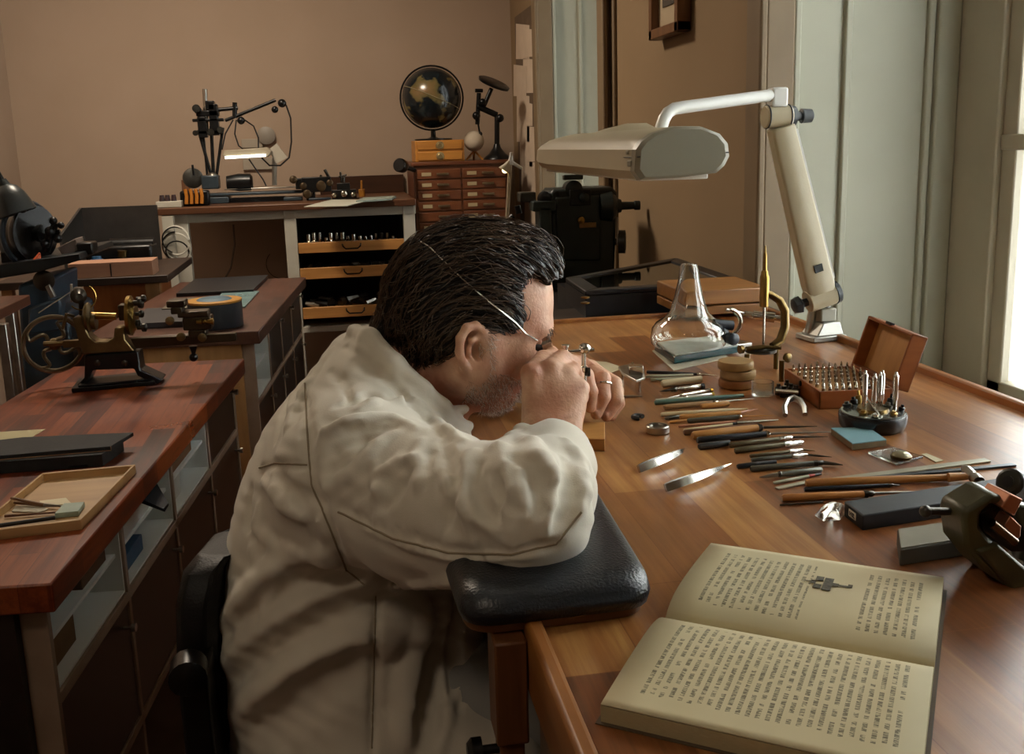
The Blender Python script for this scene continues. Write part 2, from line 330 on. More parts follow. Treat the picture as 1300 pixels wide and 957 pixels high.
# ================================================================ volumes for the figure (signed distance on a grid, meshed once)
def U3(p): return np.array([p[0], p[1], p[2]], dtype=np.float32)
class SDF:
    def __init__(s, lo, hi, h):
        s.lo = np.array(lo, dtype=np.float32); s.h = h; s.n = np.ceil((np.array(hi) - s.lo) / h).astype(int) + 1
        s.d = np.full(s.n, .05, dtype=np.float32)
    def win(s, lo, hi):
        a = np.clip(np.floor((np.array(lo) - s.lo) / s.h).astype(int), 0, s.n - 1); b = np.clip(np.ceil((np.array(hi) - s.lo) / s.h).astype(int) + 1, 1, s.n)
        b = np.maximum(b, a + 1)
        g = [s.lo[i] + s.h * np.arange(a[i], b[i], dtype=np.float32) for i in range(3)]
        return tuple(slice(a[i], b[i]) for i in range(3)), g[0][:, None, None], g[1][None, :, None], g[2][None, None, :]
    def put(s, sl, v, k, sub):
        cur = s.d[sl]
        if sub: v = -v; cur = -cur
        r = np.minimum(cur, v)
        if sub:
            cur = s.d[sl]; r = np.maximum(cur, v)
            if k > 0: hh = np.maximum(k - np.abs(cur - v), 0) / k; r = r + hh * hh * k * .25
        elif k > 0: hh = np.maximum(k - np.abs(cur - v), 0) / k; r = r - hh * hh * k * .25
        s.d[sl] = r
    def cap(s, a, b, ra, rb=None, k=.01, sub=False):
        rb = ra if rb is None else rb; a = U3(a); b = U3(b); m = max(ra, rb) + .045 + k
        sl, X, Y, Z = s.win(np.minimum(a, b) - m, np.maximum(a, b) + m); ab = b - a; L2 = max(float(ab @ ab), 1e-9)
        t = np.clip(((X - a[0]) * ab[0] + (Y - a[1]) * ab[1] + (Z - a[2]) * ab[2]) / L2, 0, 1)
        v = np.sqrt((X - a[0] - t * ab[0]) ** 2 + (Y - a[1] - t * ab[1]) ** 2 + (Z - a[2] - t * ab[2]) ** 2) - (ra + (rb - ra) * t)
        s.put(sl, v, k, sub)
    def chain(s, pts, rs, k=.01, sub=False):
        for i in range(len(pts) - 1): s.cap(pts[i], pts[i + 1], rs[i], rs[i + 1], k, sub)
    def ell(s, c, r, k=.01, sub=False, tilt=0):
        """tilt turns the ellipsoid about Y (radians, nose up positive)"""
        c = U3(c); m = max(r) + .045 + k; sl, X, Y, Z = s.win(c - m, c + m); X = X - c[0]; Y = Y - c[1]; Z = Z - c[2]
        ct, st = math.cos(tilt), math.sin(tilt); A = X * ct + Z * st; B = -X * st + Z * ct
        k0 = np.sqrt((A / r[0]) ** 2 + (Y / r[1]) ** 2 + (B / r[2]) ** 2); k1 = np.sqrt((A / r[0] ** 2) ** 2 + (Y / r[1] ** 2) ** 2 + (B / r[2] ** 2) ** 2) + 1e-6
        s.put(sl, k0 * (k0 - 1) / k1, k, sub)
    def val(s, p):
        i = np.clip(np.round((np.array(p) - s.lo) / s.h).astype(int), 0, s.n - 1); return float(s.d[i[0], i[1], i[2]])
    def smp(s, p):
        q = (np.array(p, dtype=float) - s.lo) / s.h; i = np.clip(np.floor(q).astype(int), 0, s.n - 2); f = np.clip(q - i, 0, 1); D = s.d[i[0]:i[0] + 2, i[1]:i[1] + 2, i[2]:i[2] + 2]
        D = D[0] * (1 - f[0]) + D[1] * f[0]; D = D[0] * (1 - f[1]) + D[1] * f[1]; return float(D[0] * (1 - f[2]) + D[1] * f[2])
    def grad(s, p):
        e = s.h; g = np.array([s.smp(np.array(p) + e * v) - s.smp(np.array(p) - e * v) for v in np.eye(3)]); return g / (np.linalg.norm(g) + 1e-9)
    def hit(s, px, py, t0=.6, t1=2.0):
        r = ray(px, py); t = t0
        hi = s.lo + s.h * (s.n - 1)
        while t < t1:
            p = CAM + r * t
            if (p > s.lo).all() and (p < hi).all():
                d = s.smp(p)
                if d < 0: return p
                t += max(d * .7, s.h * .4)
            else: t += .006
        return None
    def fold(s, pts, r, depth=.5, k=.02, sub=False, step=14):
        """a ridge (or a furrow) laid on the surface along a line seen in the photograph"""
        P = []; 
        for i in range(len(pts) - 1):
            (x0, y0), (x1, y1) = pts[i], pts[i + 1]; n = max(1, int(math.hypot(x1 - x0, y1 - y0) / step))
            P += [(x0 + (x1 - x0) * j / n, y0 + (y1 - y0) * j / n) for j in range(n)]
        P.append(pts[-1]); H = [s.hit(*q) for q in P]; H = [h for h in H if h is not None]
        if len(H) < 2: return
        N = len(H); Q = []; Rr = []
        for i, h in enumerate(H):
            g = s.grad(h); tt = i / (N - 1); rr = r * (.35 + .65 * math.sin(PI * min(max(tt, .04), .96)) ** .6)
            Q.append(h - g * rr * depth * (1 if not sub else -1)); Rr.append(rr)
        s.chain(Q, Rr, k, sub)
    def mesh(s):
        """surface nets"""
        ins = s.d < 0; c = np.zeros(s.n - 1, dtype=np.uint8)
        for i in (0, 1):
            for j in (0, 1):
                for k in (0, 1): c += ins[i:s.n[0] - 1 + i, j:s.n[1] - 1 + j, k:s.n[2] - 1 + k]
        act = np.argwhere((c > 0) & (c < 8)); idx = np.full(s.n - 1, -1, dtype=np.int32); idx[act[:, 0], act[:, 1], act[:, 2]] = np.arange(len(act))
        D = np.stack([s.d[act[:, 0] + i, act[:, 1] + j, act[:, 2] + k] for i in (0, 1) for j in (0, 1) for k in (0, 1)], 1)
        C8 = np.array([(i, j, k) for i in (0, 1) for j in (0, 1) for k in (0, 1)], dtype=np.float32); acc = np.zeros((len(act), 3), np.float32); cnt = np.zeros((len(act), 1), np.float32)
        for a in range(8):
            for b in range(a + 1, 8):
                if np.abs(C8[a] - C8[b]).sum() != 1: continue
                da, db = D[:, a], D[:, b]; m = (da < 0) != (db < 0); t = np.where(m, da / np.where(m, da - db, 1), 0)[:, None]
                acc += m[:, None] * (C8[a] + (C8[b] - C8[a]) * t); cnt += m[:, None]
        V = s.lo + s.h * (act + acc / np.maximum(cnt, 1)); F_ = []
        for ax in range(3):
            o1, o2 = [(1, 2), (2, 0), (0, 1)][ax]; sl0 = [slice(None)] * 3; sl1 = [slice(None)] * 3; sl0[ax] = slice(0, -1); sl1[ax] = slice(1, None)
            a0 = ins[tuple(sl0)]; a1 = ins[tuple(sl1)]; e = np.argwhere(a0 != a1); e = e[(e[:, o1] > 0) & (e[:, o2] > 0) & (e[:, o1] < s.n[o1] - 1) & (e[:, o2] < s.n[o2] - 1)]
            q = []
            for (u, v) in ((0, 0), (1, 0), (1, 1), (0, 1)):
                t = e.copy(); t[:, o1] -= 1 - u; t[:, o2] -= 1 - v; q.append(idx[t[:, 0], t[:, 1], t[:, 2]])
            q = np.stack(q, 1); fl = a0[e[:, 0], e[:, 1], e[:, 2]]; q[~fl] = q[~fl][:, ::-1]; F_.append(q)
        Fq = np.concatenate(F_); Fq = Fq[(Fq >= 0).all(1)]
        return V, Fq
def obj_np(name, V, Fq, mats, parent, off, smooth_it=0):
    me = bpy.data.meshes.new(name); V = (np.asarray(V, dtype=np.float32) - np.array(off, dtype=np.float32))
    me.vertices.add(len(V)); me.vertices.foreach_set('co', V.ravel()); n = len(Fq)
    me.loops.add(n * 4); me.polygons.add(n); me.loops.foreach_set('vertex_index', Fq.astype(np.int32).ravel()); me.polygons.foreach_set('loop_start', np.arange(0, 4 * n, 4, dtype=np.int32)); me.polygons.foreach_set('loop_total', np.full(n, 4, dtype=np.int32))
    me.polygons.foreach_set('use_smooth', np.ones(n, dtype=bool)); me.update(); me.validate()
    for m in mats: me.materials.append(m)
    o = bpy.data.objects.new(name, me); COL.objects.link(o); o.parent = parent
    if smooth_it:
        md = o.modifiers.new('smooth', 'SMOOTH'); md.iterations = smooth_it; md.factor = .5
    return o
# ================================================================ the man
def P(px, py, y): return np.array(at(px, py, y=y))
PO = (.05, 1.18, 0)
man = thing('person', 'man in cream work coat bending over the bench, hands at his eye', 'person', PO)
HY = 1.16
def Hp(px, py, dy=0):
    px = px - 4
    return P(px, py, HY + dy) if dy == 0 else P(px, py, HY) + np.array([0, dy, 0])
body = SDF((-.30, .72, .50), (.42, 1.66, 1.26), .0025)
B = body
# torso and neck (mostly under the coat)
for (px, py, r) in ((455, 560, (.08, .15, .09)), (430, 640, (.09, .15, .09)), (430, 720, (.10, .15, .10)), (440, 800, (.11, .15, .10)), (450, 880, (.12, .15, .10))): B.ell(P(px, py, 1.18), r, .05)
B.cap(Hp(556, 430), P(470, 535, 1.18), .054, .066, .03); B.cap(Hp(590, 455), P(530, 545, 1.18), .040, .05, .03)
# head
B.ell(Hp(598, 372), (.086, .072, .080), .0, False, -.15); B.ell(Hp(650, 378), (.050, .058, .058), .035)
B.ell(Hp(648, 425), (.043, .056, .05), .03); B.ell(Hp(632, 460), (.036, .048, .036), .025)
B.ell(Hp(640, 484), (.020, .032, .024), .02)
for s in (-1, 1):
    B.cap(Hp(598, 455, s * .052), Hp(622, 493, s * .022), .024, .019, .03)
    B.cap(Hp(598, 455, s * .052), Hp(606, 420, s * .056), .022, .02, .03)
    B.cap(Hp(692, 413, s * .008), Hp(682, 411, s * .040), .009, .009, .014)
    B.ell(Hp(655, 446, s * .040), (.020, .018, .016), .018)
    B.ell(Hp(682, 431, s * .032), (.014, .017, .011), .01, True); B.ell(Hp(674, 431, s * .031), (.0125, .0125, .0125), .002)
    B.cap(Hp(686, 426, s * .022), Hp(680, 426, s * .043), .004, .003, .004); B.cap(Hp(683, 437, s * .022), Hp(678, 436, s * .042), .0035, .003, .004)
    B.ell(Hp(683, 459, s * .011), (.008, .007, .0065), .006)
B.cap(Hp(690, 425), Hp(691, 452), .0085, .0115, .012); B.ell(Hp(690, 456), (.011, .011, .010), .008)
B.ell(Hp(628, 497), (.022, .022, .019), .02)
B.cap(Hp(655, 484, -.018), Hp(659, 483), .0055, .007, .007); B.cap(Hp(659, 483), Hp(655, 484, .018), .007, .0055, .007)
B.cap(Hp(650, 492, -.016), Hp(654, 492), .0055, .007, .006); B.cap(Hp(654, 492), Hp(650, 492, .016), .007, .0055, .006)
B.cap(Hp(660, 488, -.02), Hp(660, 488, .02), .0022, .0022, .003, True)
# ears
for s in (-1, 1):
    o = lambda px, py, q: Hp(px - 12, py - 8, s * q)
    B.ell(o(605, 433, .071), (.014, .006, .024), .006); 
    B.chain([o(619, 428, .073), o(618, 414, .078), o(608, 406, .082), o(597, 408, .086), o(589, 420, .089), o(588, 436, .088), o(593, 451, .083), o(600, 462, .078)], [.0042, .0048, .005, .0052, .0052, .005, .005, .0062], .003)
    B.ell(o(601, 461, .077), (.007, .005, .008), .006)
    B.chain([o(610, 420, .079), o(603, 424, .082), o(600, 436, .081), o(606, 449, .077)], [.003, .0035, .0035, .003], .003)
    B.ell(o(610, 438, .079), (.0065, .008, .010), .004, True); B.cap(o(617, 440, .073), o(616, 434, .074), .004, .0035, .003)
# near arm
SH, EL, WR = P(456, 606, 1.02), P(672, 652, .80), P(702, 576, 1.0)
B.cap(P(470, 560, 1.10), SH, .06, .055, .04); B.cap(SH, EL, .048, .038, .03); B.cap(EL, WR, .040, .026, .02)
KN = {'i': P(674, 474, 1.035), 'm': P(699, 468, 1.040), 'r': P(719, 477, 1.040), 'l': P(734, 493, 1.034)}
WL, WRr = P(688, 556, 1.012), P(716, 552, 1.008)
for q, w in (('i', WL), ('m', (WL + WRr) / 2 * .6 + WL * .4), ('r', (WL + WRr) / 2 * .4 + WRr * .6), ('l', WRr)): B.cap(w, KN[q], .017, .0115, .012)
B.cap(WR, (WL + WRr) / 2, .026, .02, .02)
B.cap(WR, WL, .024, .018, .02); B.ell(P(703, 520, 1.03), (.030, .014, .034), .015)
F_ = lambda *a: B.chain(a[0], a[1], .0035)
fr = [.0108, .0102, .0092, .0082]
F_([KN['i'], P(690, 456, 1.078), P(702, 452, 1.105), P(700, 447, 1.125)], fr)
F_([KN['m'], P(714, 455, 1.078), P(727, 461, 1.108), P(731, 472, 1.128)], fr)
F_([KN['r'], P(726, 470, 1.074), P(731, 478, 1.104), P(730, 490, 1.120)], fr)
F_([KN['l'], P(738, 493, 1.06), P(738, 504, 1.086), P(733, 513, 1.10)], [.0100, .0092, .0084, .0076])
F_([P(680, 540, 1.035), P(678, 505, 1.07), P(688, 478, 1.095), P(702, 462, 1.115)], [.0165, .0135, .0115, .0095])
for q in 'imrl': B.ell(KN[q] + np.array([0, -.004, 0]), (.009, .007, .009), .006)
for a, b in ((KN['i'], WL), (KN['m'], (WL + WRr) / 2), (KN['r'], WRr)):       # tendons
    a2 = a + np.array([0, -.0085, -.004]); b2 = a + (b - a) * .6 + np.array([0, -.0105, 0]); B.cap(a2, b2, .003, .002, .008)
# far arm
SH2, EL2, WR2 = P(480, 520, 1.33), P(572, 455, 1.52), P(694, 474, 1.33)
B.cap(P(485, 530, 1.26), SH2, .06, .055, .04); B.cap(SH2, EL2, .048, .038, .03); B.cap(EL2, WR2, .04, .026, .02)
k2 = [P(727, 462, 1.262), P(738, 464, 1.272), P(749, 468, 1.288), P(757, 474, 1.306)]
for q in k2: B.cap(WR2, q, .021, .0125, .016)
F_([k2[0], P(744, 476, 1.222), P(750, 497, 1.212), P(749, 517, 1.212)], [.0118, .0098, .0092, .0078])
F_([k2[1], P(765, 480, 1.232), P(766, 503, 1.220), P(757, 525, 1.222)], [.0122, .0104, .0096, .0082])
F_([k2[2], P(780, 487, 1.252), P(783, 508, 1.242), P(770, 528, 1.240)], [.0118, .0102, .0095, .0080])
F_([k2[3], P(783, 496, 1.275), P(785, 512, 1.272), P(776, 528, 1.268)], [.0105, .0092, .0085, .0074])
F_([P(716, 478, 1.28), P(728, 484, 1.235), P(736, 496, 1.20), P(738, 505, 1.18)], [.014, .012, .0105, .0088])
for q in ((750, 515, 1.206), (757, 524, 1.214), (769, 527, 1.233)):           # nails
    B.ell(P(*q), (.0045, .0035, .0055), .0015)
# furrows in neck, forehead and wrist
for ln in ([(520, 478), (545, 500), (572, 512)], [(513, 488), (540, 508), (560, 516)], [(660, 505 - 30), (655, 470), (648, 478)], [(700, 548), (715, 546), (728, 540)], [(690, 543), (710, 538), (730, 530)], [(697, 385), (703, 380)], [(672, 545), (690, 552), (708, 556)]):
    B.fold(ln, .0022, .1, .004, True, 8)
V, Q = B.mesh()
skin, nt, N, L, b = _new('skin')
tc = N.new('ShaderNodeTexCoord'); nz = N.new('ShaderNodeTexNoise'); nz.inputs['Scale'].default_value = 28; nz.inputs['Detail'].default_value = 6; L.new(tc.outputs['Object'], nz.inputs['Vector'])
rp = N.new('ShaderNodeValToRGB'); e = rp.color_ramp.elements; e[0].position = .35; e[1].position = .68; e[0].color = rgb('#b98265'); e[1].color = rgb('#dbb092'); L.new(nz.outputs['Fac'], rp.inputs[0])
mxk = N.new('ShaderNodeMix'); mxk.data_type = 'RGBA'; av = N.new('ShaderNodeAttribute'); av.attribute_name = 'ruddy'; L.new(av.outputs['Fac'], mxk.inputs[0]); L.new(rp.outputs[0], mxk.inputs[6]); mxk.inputs[7].default_value = rgb('#b06450')
L.new(mxk.outputs[2], b.inputs['Base Color']); b.inputs['Roughness'].default_value = .5; b.inputs['Subsurface Weight'].default_value = .12; b.inputs['Subsurface Radius'].default_value = (.012, .005, .003); b.inputs['Subsurface Scale'].default_value = .5
n2 = N.new('ShaderNodeTexNoise'); n2.inputs['Scale'].default_value = 260; n2.inputs['Detail'].default_value = 4; L.new(tc.outputs['Object'], n2.inputs['Vector']); bp = N.new('ShaderNodeBump'); bp.inputs['Strength'].default_value = .5; bp.inputs['Distance'].default_value = .0015; L.new(n2.outputs['Fac'], bp.inputs['Height']); L.new(bp.outputs[0], b.inputs['Normal'])
bo = obj_np('body', V, Q, [skin], man, PO, 2)
hc = Hp(600, 430); at_ = bo.data.attributes.new('ruddy', 'FLOAT', 'POINT')
dn = np.array(Hp(625, 478)); dd = np.linalg.norm((V - dn) * np.array([1, .7, 1]), axis=1); dk = np.array(Hp(540, 490)); d2 = np.linalg.norm(V - dk, axis=1); de = np.linalg.norm((V - np.array(Hp(600, 440))) * np.array([1, .5, 1]), axis=1)
at_.data.foreach_set('value', (np.clip(1.3 - dd / .045, 0, .55) + np.clip(1.2 - d2 / .07, 0, .55) + np.clip(1 - de / .03, 0, .3)).clip(0, .8).astype(np.float32))

# ---------------------------------------------------------------- coat
coat = SDF((-.33, .70, .565), (.42, 1.68, 1.20), .0031); K = coat
CY0 = 1.18
for (px, py, r) in ((474, 520, (.070, .13, .070)), (448, 570, (.098, .170, .09)), (428, 630, (.112, .18, .10)), (425, 700, (.128, .185, .10)), (434, 780, (.143, .19, .11)), (442, 870, (.150, .195, .12)), (448, 960, (.155, .20, .12)), (450, 1030, (.16, .20, .12))): K.ell(P(px, py, CY0), r, .05)
K.ell(P(455, 462, 1.19), (.035, .08, .035), .04)
K.cap(P(466, 572, 1.10), SH, .083, .080, .05)
K.chain([SH, P(545, 642, .93), P(615, 656, .85), EL], [.080, .073, .062, .051], .03)
K.chain([EL, P(690, 622, .87), P(700, 594, .95), P(702, 572, .995)], [.051, .046, .042, .038], .02)
K.cap(P(485, 530, 1.26), SH2, .085, .078, .05); K.cap(SH2, EL2, .076, .055, .03); K.cap(EL2, P(672, 474, 1.37), .055, .044, .02)
# lap and front panel
K.cap(P(500, 930, 1.08), P(610, 985, 1.02), .10, .075, .06); K.cap(P(500, 930, 1.28), P(620, 960, 1.30), .10, .085, .06)
K.cap(P(560, 760, 1.12), P(585, 930, 1.10), .03, .05, .06)
# opening for the neck, collar fold
K.cap(P(487, 515, 1.17), Hp(560, 430), .064, .064, .006, True); K.cap(P(535, 545, 1.16), Hp(600, 450), .055, .06, .006, True)
K.ell(P(600, 500, 1.16), (.058, .09, .05), .006, True); K.ell(P(625, 535, 1.13), (.05, .09, .022), .01, True)
cl = [P(452, 424, 1.17), P(468, 430, 1.12), P(500, 462, 1.085), P(535, 497, 1.08), P(562, 520, 1.09), P(582, 548, 1.115)]
K.chain(cl, [.010, .012, .012, .012, .012, .011], .008)
K.chain([p + np.array([-.006, -.008, -.016]) for p in cl], [.008, .010, .010, .010, .010, .009], .008)
cl2 = [P(452, 424, 1.17), P(468, 426, 1.22), P(500, 450, 1.26), P(540, 490, 1.265), P(575, 520, 1.24)]
K.chain(cl2, [.011] * 5, .008)
# lapel tip beside the chin
K.chain([P(566, 522, 1.09), P(590, 520, 1.12)], [.008, .006], .004); K.chain([P(566, 532, 1.09), P(596, 540, 1.12)], [.008, .006], .006); K.chain([P(572, 548, 1.10), P(596, 560, 1.12)], [.009, .007], .006)
# cuff: turned edge and opening
K.chain([P(650, 566, .985), P(664, 550, 1.0), P(688, 543, 1.012), P(712, 550, 1.012), P(734, 572, .99), P(744, 602, .96)], [.008, .009, .009, .009, .009, .007], .012)
K.cap(P(703, 578, .99), P(698, 520, 1.035), .029, .036, .006, True)
ridge = lambda p, r, d=.36, k=.006: K.fold(p, r, d, k)
groove = lambda p, r, d=.30, k=.005: K.fold(p, r, d, k, True)
# folds read off the photograph
ridge([(640, 590), (632, 560 + 10), (650, 556), (675, 565), (695, 600), (700, 640), (690, 675)], .012); groove([(652, 580), (672, 590), (684, 620), (684, 650)], .010)
ridge([(600, 572), (588, 590), (590, 625), (605, 655), (625, 672)], .010); groove([(610, 588), (604, 610), (612, 640), (632, 660)], .009)
ridge([(720, 560), (738, 590), (742, 625), (728, 660)], .010); groove([(716, 580), (724, 610), (720, 645), (705, 670)], .009)
ridge([(535, 560), (528, 585), (536, 610), (548, 600)], .010); groove([(546, 575), (542, 598)], .008)
ridge([(455, 520), (490, 505), (530, 515), (565, 545), (590, 560)], .010); groove([(430, 515), (470, 500), (510, 500), (545, 520)], .008)
ridge([(400, 560), (430, 545), (470, 530)], .009); groove([(408, 585), (440, 560), (490, 545)], .009)
ridge([(415, 620), (450, 600), (480, 565), (500, 550)], .010); groove([(400, 600), (435, 585), (465, 560)], .008)
ridge([(450, 640), (480, 615), (505, 580)], .008); groove([(435, 645), (465, 620), (490, 590)], .008); groove([(470, 655), (500, 630), (520, 600)], .007)
ridge([(455, 660), (520, 690), (600, 705), (680, 700)], .008); groove([(440, 650), (500, 682), (570, 700), (650, 702), (705, 690)], .006)
groove([(387, 500), (391, 560), (395, 612), (415, 665), (438, 722), (456, 742)], .007, .3, .008); groove([(330, 595), (345, 590), (391, 592)], .005, .3, .006)
ridge([(335, 610), (360, 640), (400, 660)], .010); groove([(345, 600), (375, 625), (410, 640)], .009)
ridge([(315, 665), (350, 690), (345, 720)], .008); groove([(318, 620), (312, 660), (322, 685)], .010)
ridge([(290, 790), (320, 765), (360, 735), (410, 710)], .014, .4, .03); groove([(296, 812), (335, 782), (385, 750), (440, 735)], .013, .3, .03)
ridge([(292, 840), (340, 808), (400, 775), (470, 752)], .014, .4, .03); groove([(300, 862), (360, 828), (430, 792), (500, 762)], .012, .3, .03)
ridge([(300, 905), (360, 868), (430, 830), (500, 795), (560, 770)], .013, .4, .03); groove([(330, 925), (400, 880), (470, 842)], .012, .3, .03)
ridge([(545, 775), (520, 850), (515, 940)], .010, .4, .02); groove([(480, 750), (476, 820), (474, 900), (472, 956)], .004, .2, .006); groove([(560, 770), (545, 850), (540, 940)], .010, .35, .02)
ridge([(475, 590), (485, 640), (480, 670)], .007); groove([(380, 470), (360, 520), (350, 560)], .007); ridge([(420, 445), (385, 500), (365, 545)], .008)
groove([(440, 440), (480, 470), (530, 520), (570, 560)], .005, .3, .006); ridge([(350, 745), (330, 790)], .006)
ridge([(660, 600), (664, 640), (650, 690)], .006); groove([(620, 600), (640, 640), (660, 650)], .006); groove([(700, 600), (708, 640)], .006)
ridge([(500, 745), (600, 735), (660, 718)], .007); groove([(560, 560), (575, 590), (578, 620)], .007)
ridge([(640, 600), (648, 625), (640, 660)], .005); groove([(632, 602), (638, 630), (632, 655)], .005)
for a, b in (((505, 672), (512, 690)), ((530, 682), (536, 700)), ((556, 690), (562, 706)), ((584, 696), (588, 712)), ((612, 699), (616, 715)), ((480, 662), (488, 680)), ((460, 650), (470, 668))): groove([a, b], .0045, .3, .004)
ridge([(380, 470), (372, 500), (366, 540)], .006); groove([(400, 455), (385, 490), (376, 535)], .006); groove([(420, 470), (440, 490), (445, 515)], .006)
ridge([(410, 545), (455, 530), (500, 530), (530, 545)], .006); groove([(412, 556), (455, 542), (500, 542)], .006)
ridge([(560, 600), (590, 650), (600, 690)], .006); groove([(575, 610), (570, 650), (560, 680)], .006); ridge([(480, 600), (520, 580)], .006)
ridge([(330, 640), (322, 680), (320, 710)], .006); groove([(372, 620), (392, 650), (402, 690)], .006); ridge([(360, 690), (385, 705), (410, 705)], .006)
groove([(585, 760), (575, 830), (580, 900)], .008, .35, .01); ridge([(600, 840), (570, 900), (560, 950)], .007)
sl0, X, Y, Z = K.win(K.lo, K.lo + K.h * K.n)
K.d += (.0006 * np.sin(X * 61 + Z * 83 + 2.2 * np.sin(Y * 23 + X * 31)) * np.sin(Z * 57 - X * 38 + 1.7 * np.sin(X * 29 + Y * 17)) + .0006 * np.sin(X * 140 + Z * 170 + 2 * np.sin(Y * 51 + Z * 60))).astype(np.float32)
V, Q = K.mesh()
CLOTH = pm('#ddd6c6', '#d6cebd', .8, 0, 5, .12, (1, 1, 1), 700, .3, 0, 3, 1, None, .2)
co = obj_np('work_coat', V, Q, [CLOTH], man, PO, 2)
sd = co.modifiers.new('s', 'CORRECTIVE_SMOOTH') if False else None
# yoke and sleeve seams
def on(s, pts, off=.0, step=8):
    out = []
    for i in range(len(pts) - 1):
        (x0, y0), (x1, y1) = pts[i], pts[i + 1]; n = max(1, int(math.hypot(x1 - x0, y1 - y0) / step))
        for j in range(n + (i == len(pts) - 2)):
            h = s.hit(x0 + (x1 - x0) * j / n, y0 + (y1 - y0) * j / n)
            if h is not None: out.append(Vector(h + s.grad(h) * off))
    return out
SEAM = pm('#9a8c74', None, .8)
for ln in ([(330, 594), (350, 588), (391, 590)], [(387, 470), (389, 520), (391, 560), (396, 615), (418, 668), (440, 724), (462, 742)], [(430, 650), (500, 684), (570, 702), (650, 704), (706, 690), (738, 650)], [(476, 756), (475, 820), (473, 900), (472, 950)]):
    q = on(K, ln, .0010)
    if len(q) > 2: MB().tube(q, .0011, 5).build('seam', SEAM, co)

# trousers and shoes under the bench
tg_ = SDF((-.16, .98, .0), (.46, 1.40, .80), .005)
for y in (1.09, 1.29):
    tg_.cap((-.03, y, .655), (.27, y - .01, .675), .085, .070, .03); tg_.cap((.27, y - .01, .675), (.30, y - .01, .15), .068, .050, .03); tg_.cap((.30, y - .01, .15), (.30, y - .01, .085), .055, .058, .02)
V, Q = tg_.mesh(); obj_np('trousers', V, Q, [pm('#a3a29c', '#96958f', .8, 0, 6, .1, (1, 1, 1), 500)], man, PO, 2)
for y in (1.08, 1.28):
    s_ = SDF((.20, y - .06, -.002), (.50, y + .06, .13), .004); s_.cap((.28, y, .045), (.42, y, .038), .042, .036, .01); s_.cap((.29, y, .06), (.29, y, .09), .042, .038, .01); s_.put((slice(None),) * 3, (.004 - (s_.lo[2] + s_.h * np.arange(s_.n[2], dtype=np.float32))[None, None, :] + 0 * s_.d) * -1, 0, True) if False else None
    V, Q = s_.mesh(); V[:, 2] = np.maximum(V[:, 2], .002); obj_np('shoe', V, Q, [pm('#1c1512', '#2a201a', .35)], man, PO, 1)
# ---------------------------------------------------------------- hair
hair = SDF((-.09, 1.04, 1.0), (.33, 1.29, 1.26), .0025); G = hair
G.ell(Hp(600, 370), (.092, .077, .081), 0, False, -.15); G.ell(Hp(638, 342), (.064, .062, .048), .03); G.ell(Hp(668, 330), (.040, .05, .030), .02)
G.ell(Hp(682, 345), (.026, .045, .026), .02)
G.ell(Hp(560, 390), (.058, .066, .058), .03)
for s in (-1, 0, 1):
    G.cap(Hp(552, 400, s * .040), Hp(526, 448, s * .038), .034, .013, .02); G.cap(Hp(535, 390, s * .03), Hp(486, 422, s * .026), .026, .006, .02)
for s in (-1, 1):
    G.cap(Hp(565, 415, s * .056), Hp(546, 432, s * .050), .020, .009, .015); G.ell(Hp(632, 395, s * .052), (.034, .022, .020), .015); G.cap(Hp(614, 396, s * .068), Hp(608, 412, s * .071), .006, .004, .006)
    G.ell(Hp(592, 431, s * .085), (.024, .022, .034), .006, True)
    G.ell(Hp(609, 463, s * .07), (.045, .06, .045), .008, True)
# cleared forehead and temples
G.ell(Hp(700, 405), (.046, .12, .050), .012, True)
for s in (-1, 1): G.ell(Hp(672, 366, s * .062), (.016, .030, .024), .010, True)
G.ell(Hp(700, 366, 0), (.018, .05, .018), .01, True)
# combed furrows: bands running back around the crown
sl, X, Y, Z = G.win(G.lo, G.lo + G.h * G.n); c0 = Hp(600, 452)
ang = np.arctan2(Z - c0[2], X - c0[0]); rad = np.sqrt((X - c0[0]) ** 2 + (Z - c0[2]) ** 2)
ph = (Y - HY) * 1.0 / (rad + .02)
G.d += (.0016 * np.sin(ph * 95 + 2.2 * np.sin(ang * 2.1 + 1.3) + rad * 60) + .0010 * np.sin(ph * 190 + 3 * np.sin(ang * 3.3)) + .0012 * np.sin(rad * 520 + Y * 90 + 2 * np.sin(ang * 2.5))).astype(np.float32)
V, Q = G.mesh()
def hairmat(name, c1, c2, rough):
    m = pm(c1, c2, rough, 0, 60, 0, (1, 1, 1), None, .6); return m
HAIR = pm('#0e0b0a', '#1d1613', .32, 0, 40, 0, (1, 1, 1), None, .6); HAIR_SHINE = pm('#3a2b20', '#5e4733', .35, 0, 60, 0, (1, 1, 1), None, .7); HG = pm('#77695a', '#968875', .4, 0, 60, 0, (1, 1, 1), None, .6)  # the lighter brown puts highlights of the black hair into strand colour
ho = obj_np('hair', V, Q, [HAIR], man, PO, 1)
rs = np.random.RandomState(3)
def strands(seeds, flow, s, n, step, r, lift, rnd, curl=0):
    mb = MB()
    for q in seeds:
        p = np.array(q, dtype=float); pts = []; f0 = None; jit = rs.randn(3) * rnd; li = lift * (.4 + rs.rand())
        m = int(n * (.5 + rs.rand() * .6))
        for i in range(m):
            g = s.grad(p); f = flow(p) + jit; f = f - g * (f @ g); nf = np.linalg.norm(f)
            if nf < 1e-4: break
            f /= nf; d = s.smp(p); p = p - g * d; pts.append(Vector(p + g * (li * math.sin(PI * min(1, (i + .3) / m)) + .0003)))
            p = p + f * step
        if len(pts) > 2: mb.tube(pts, [r * (1 - .6 * i / len(pts)) for i in range(len(pts))], 3)
    return mb
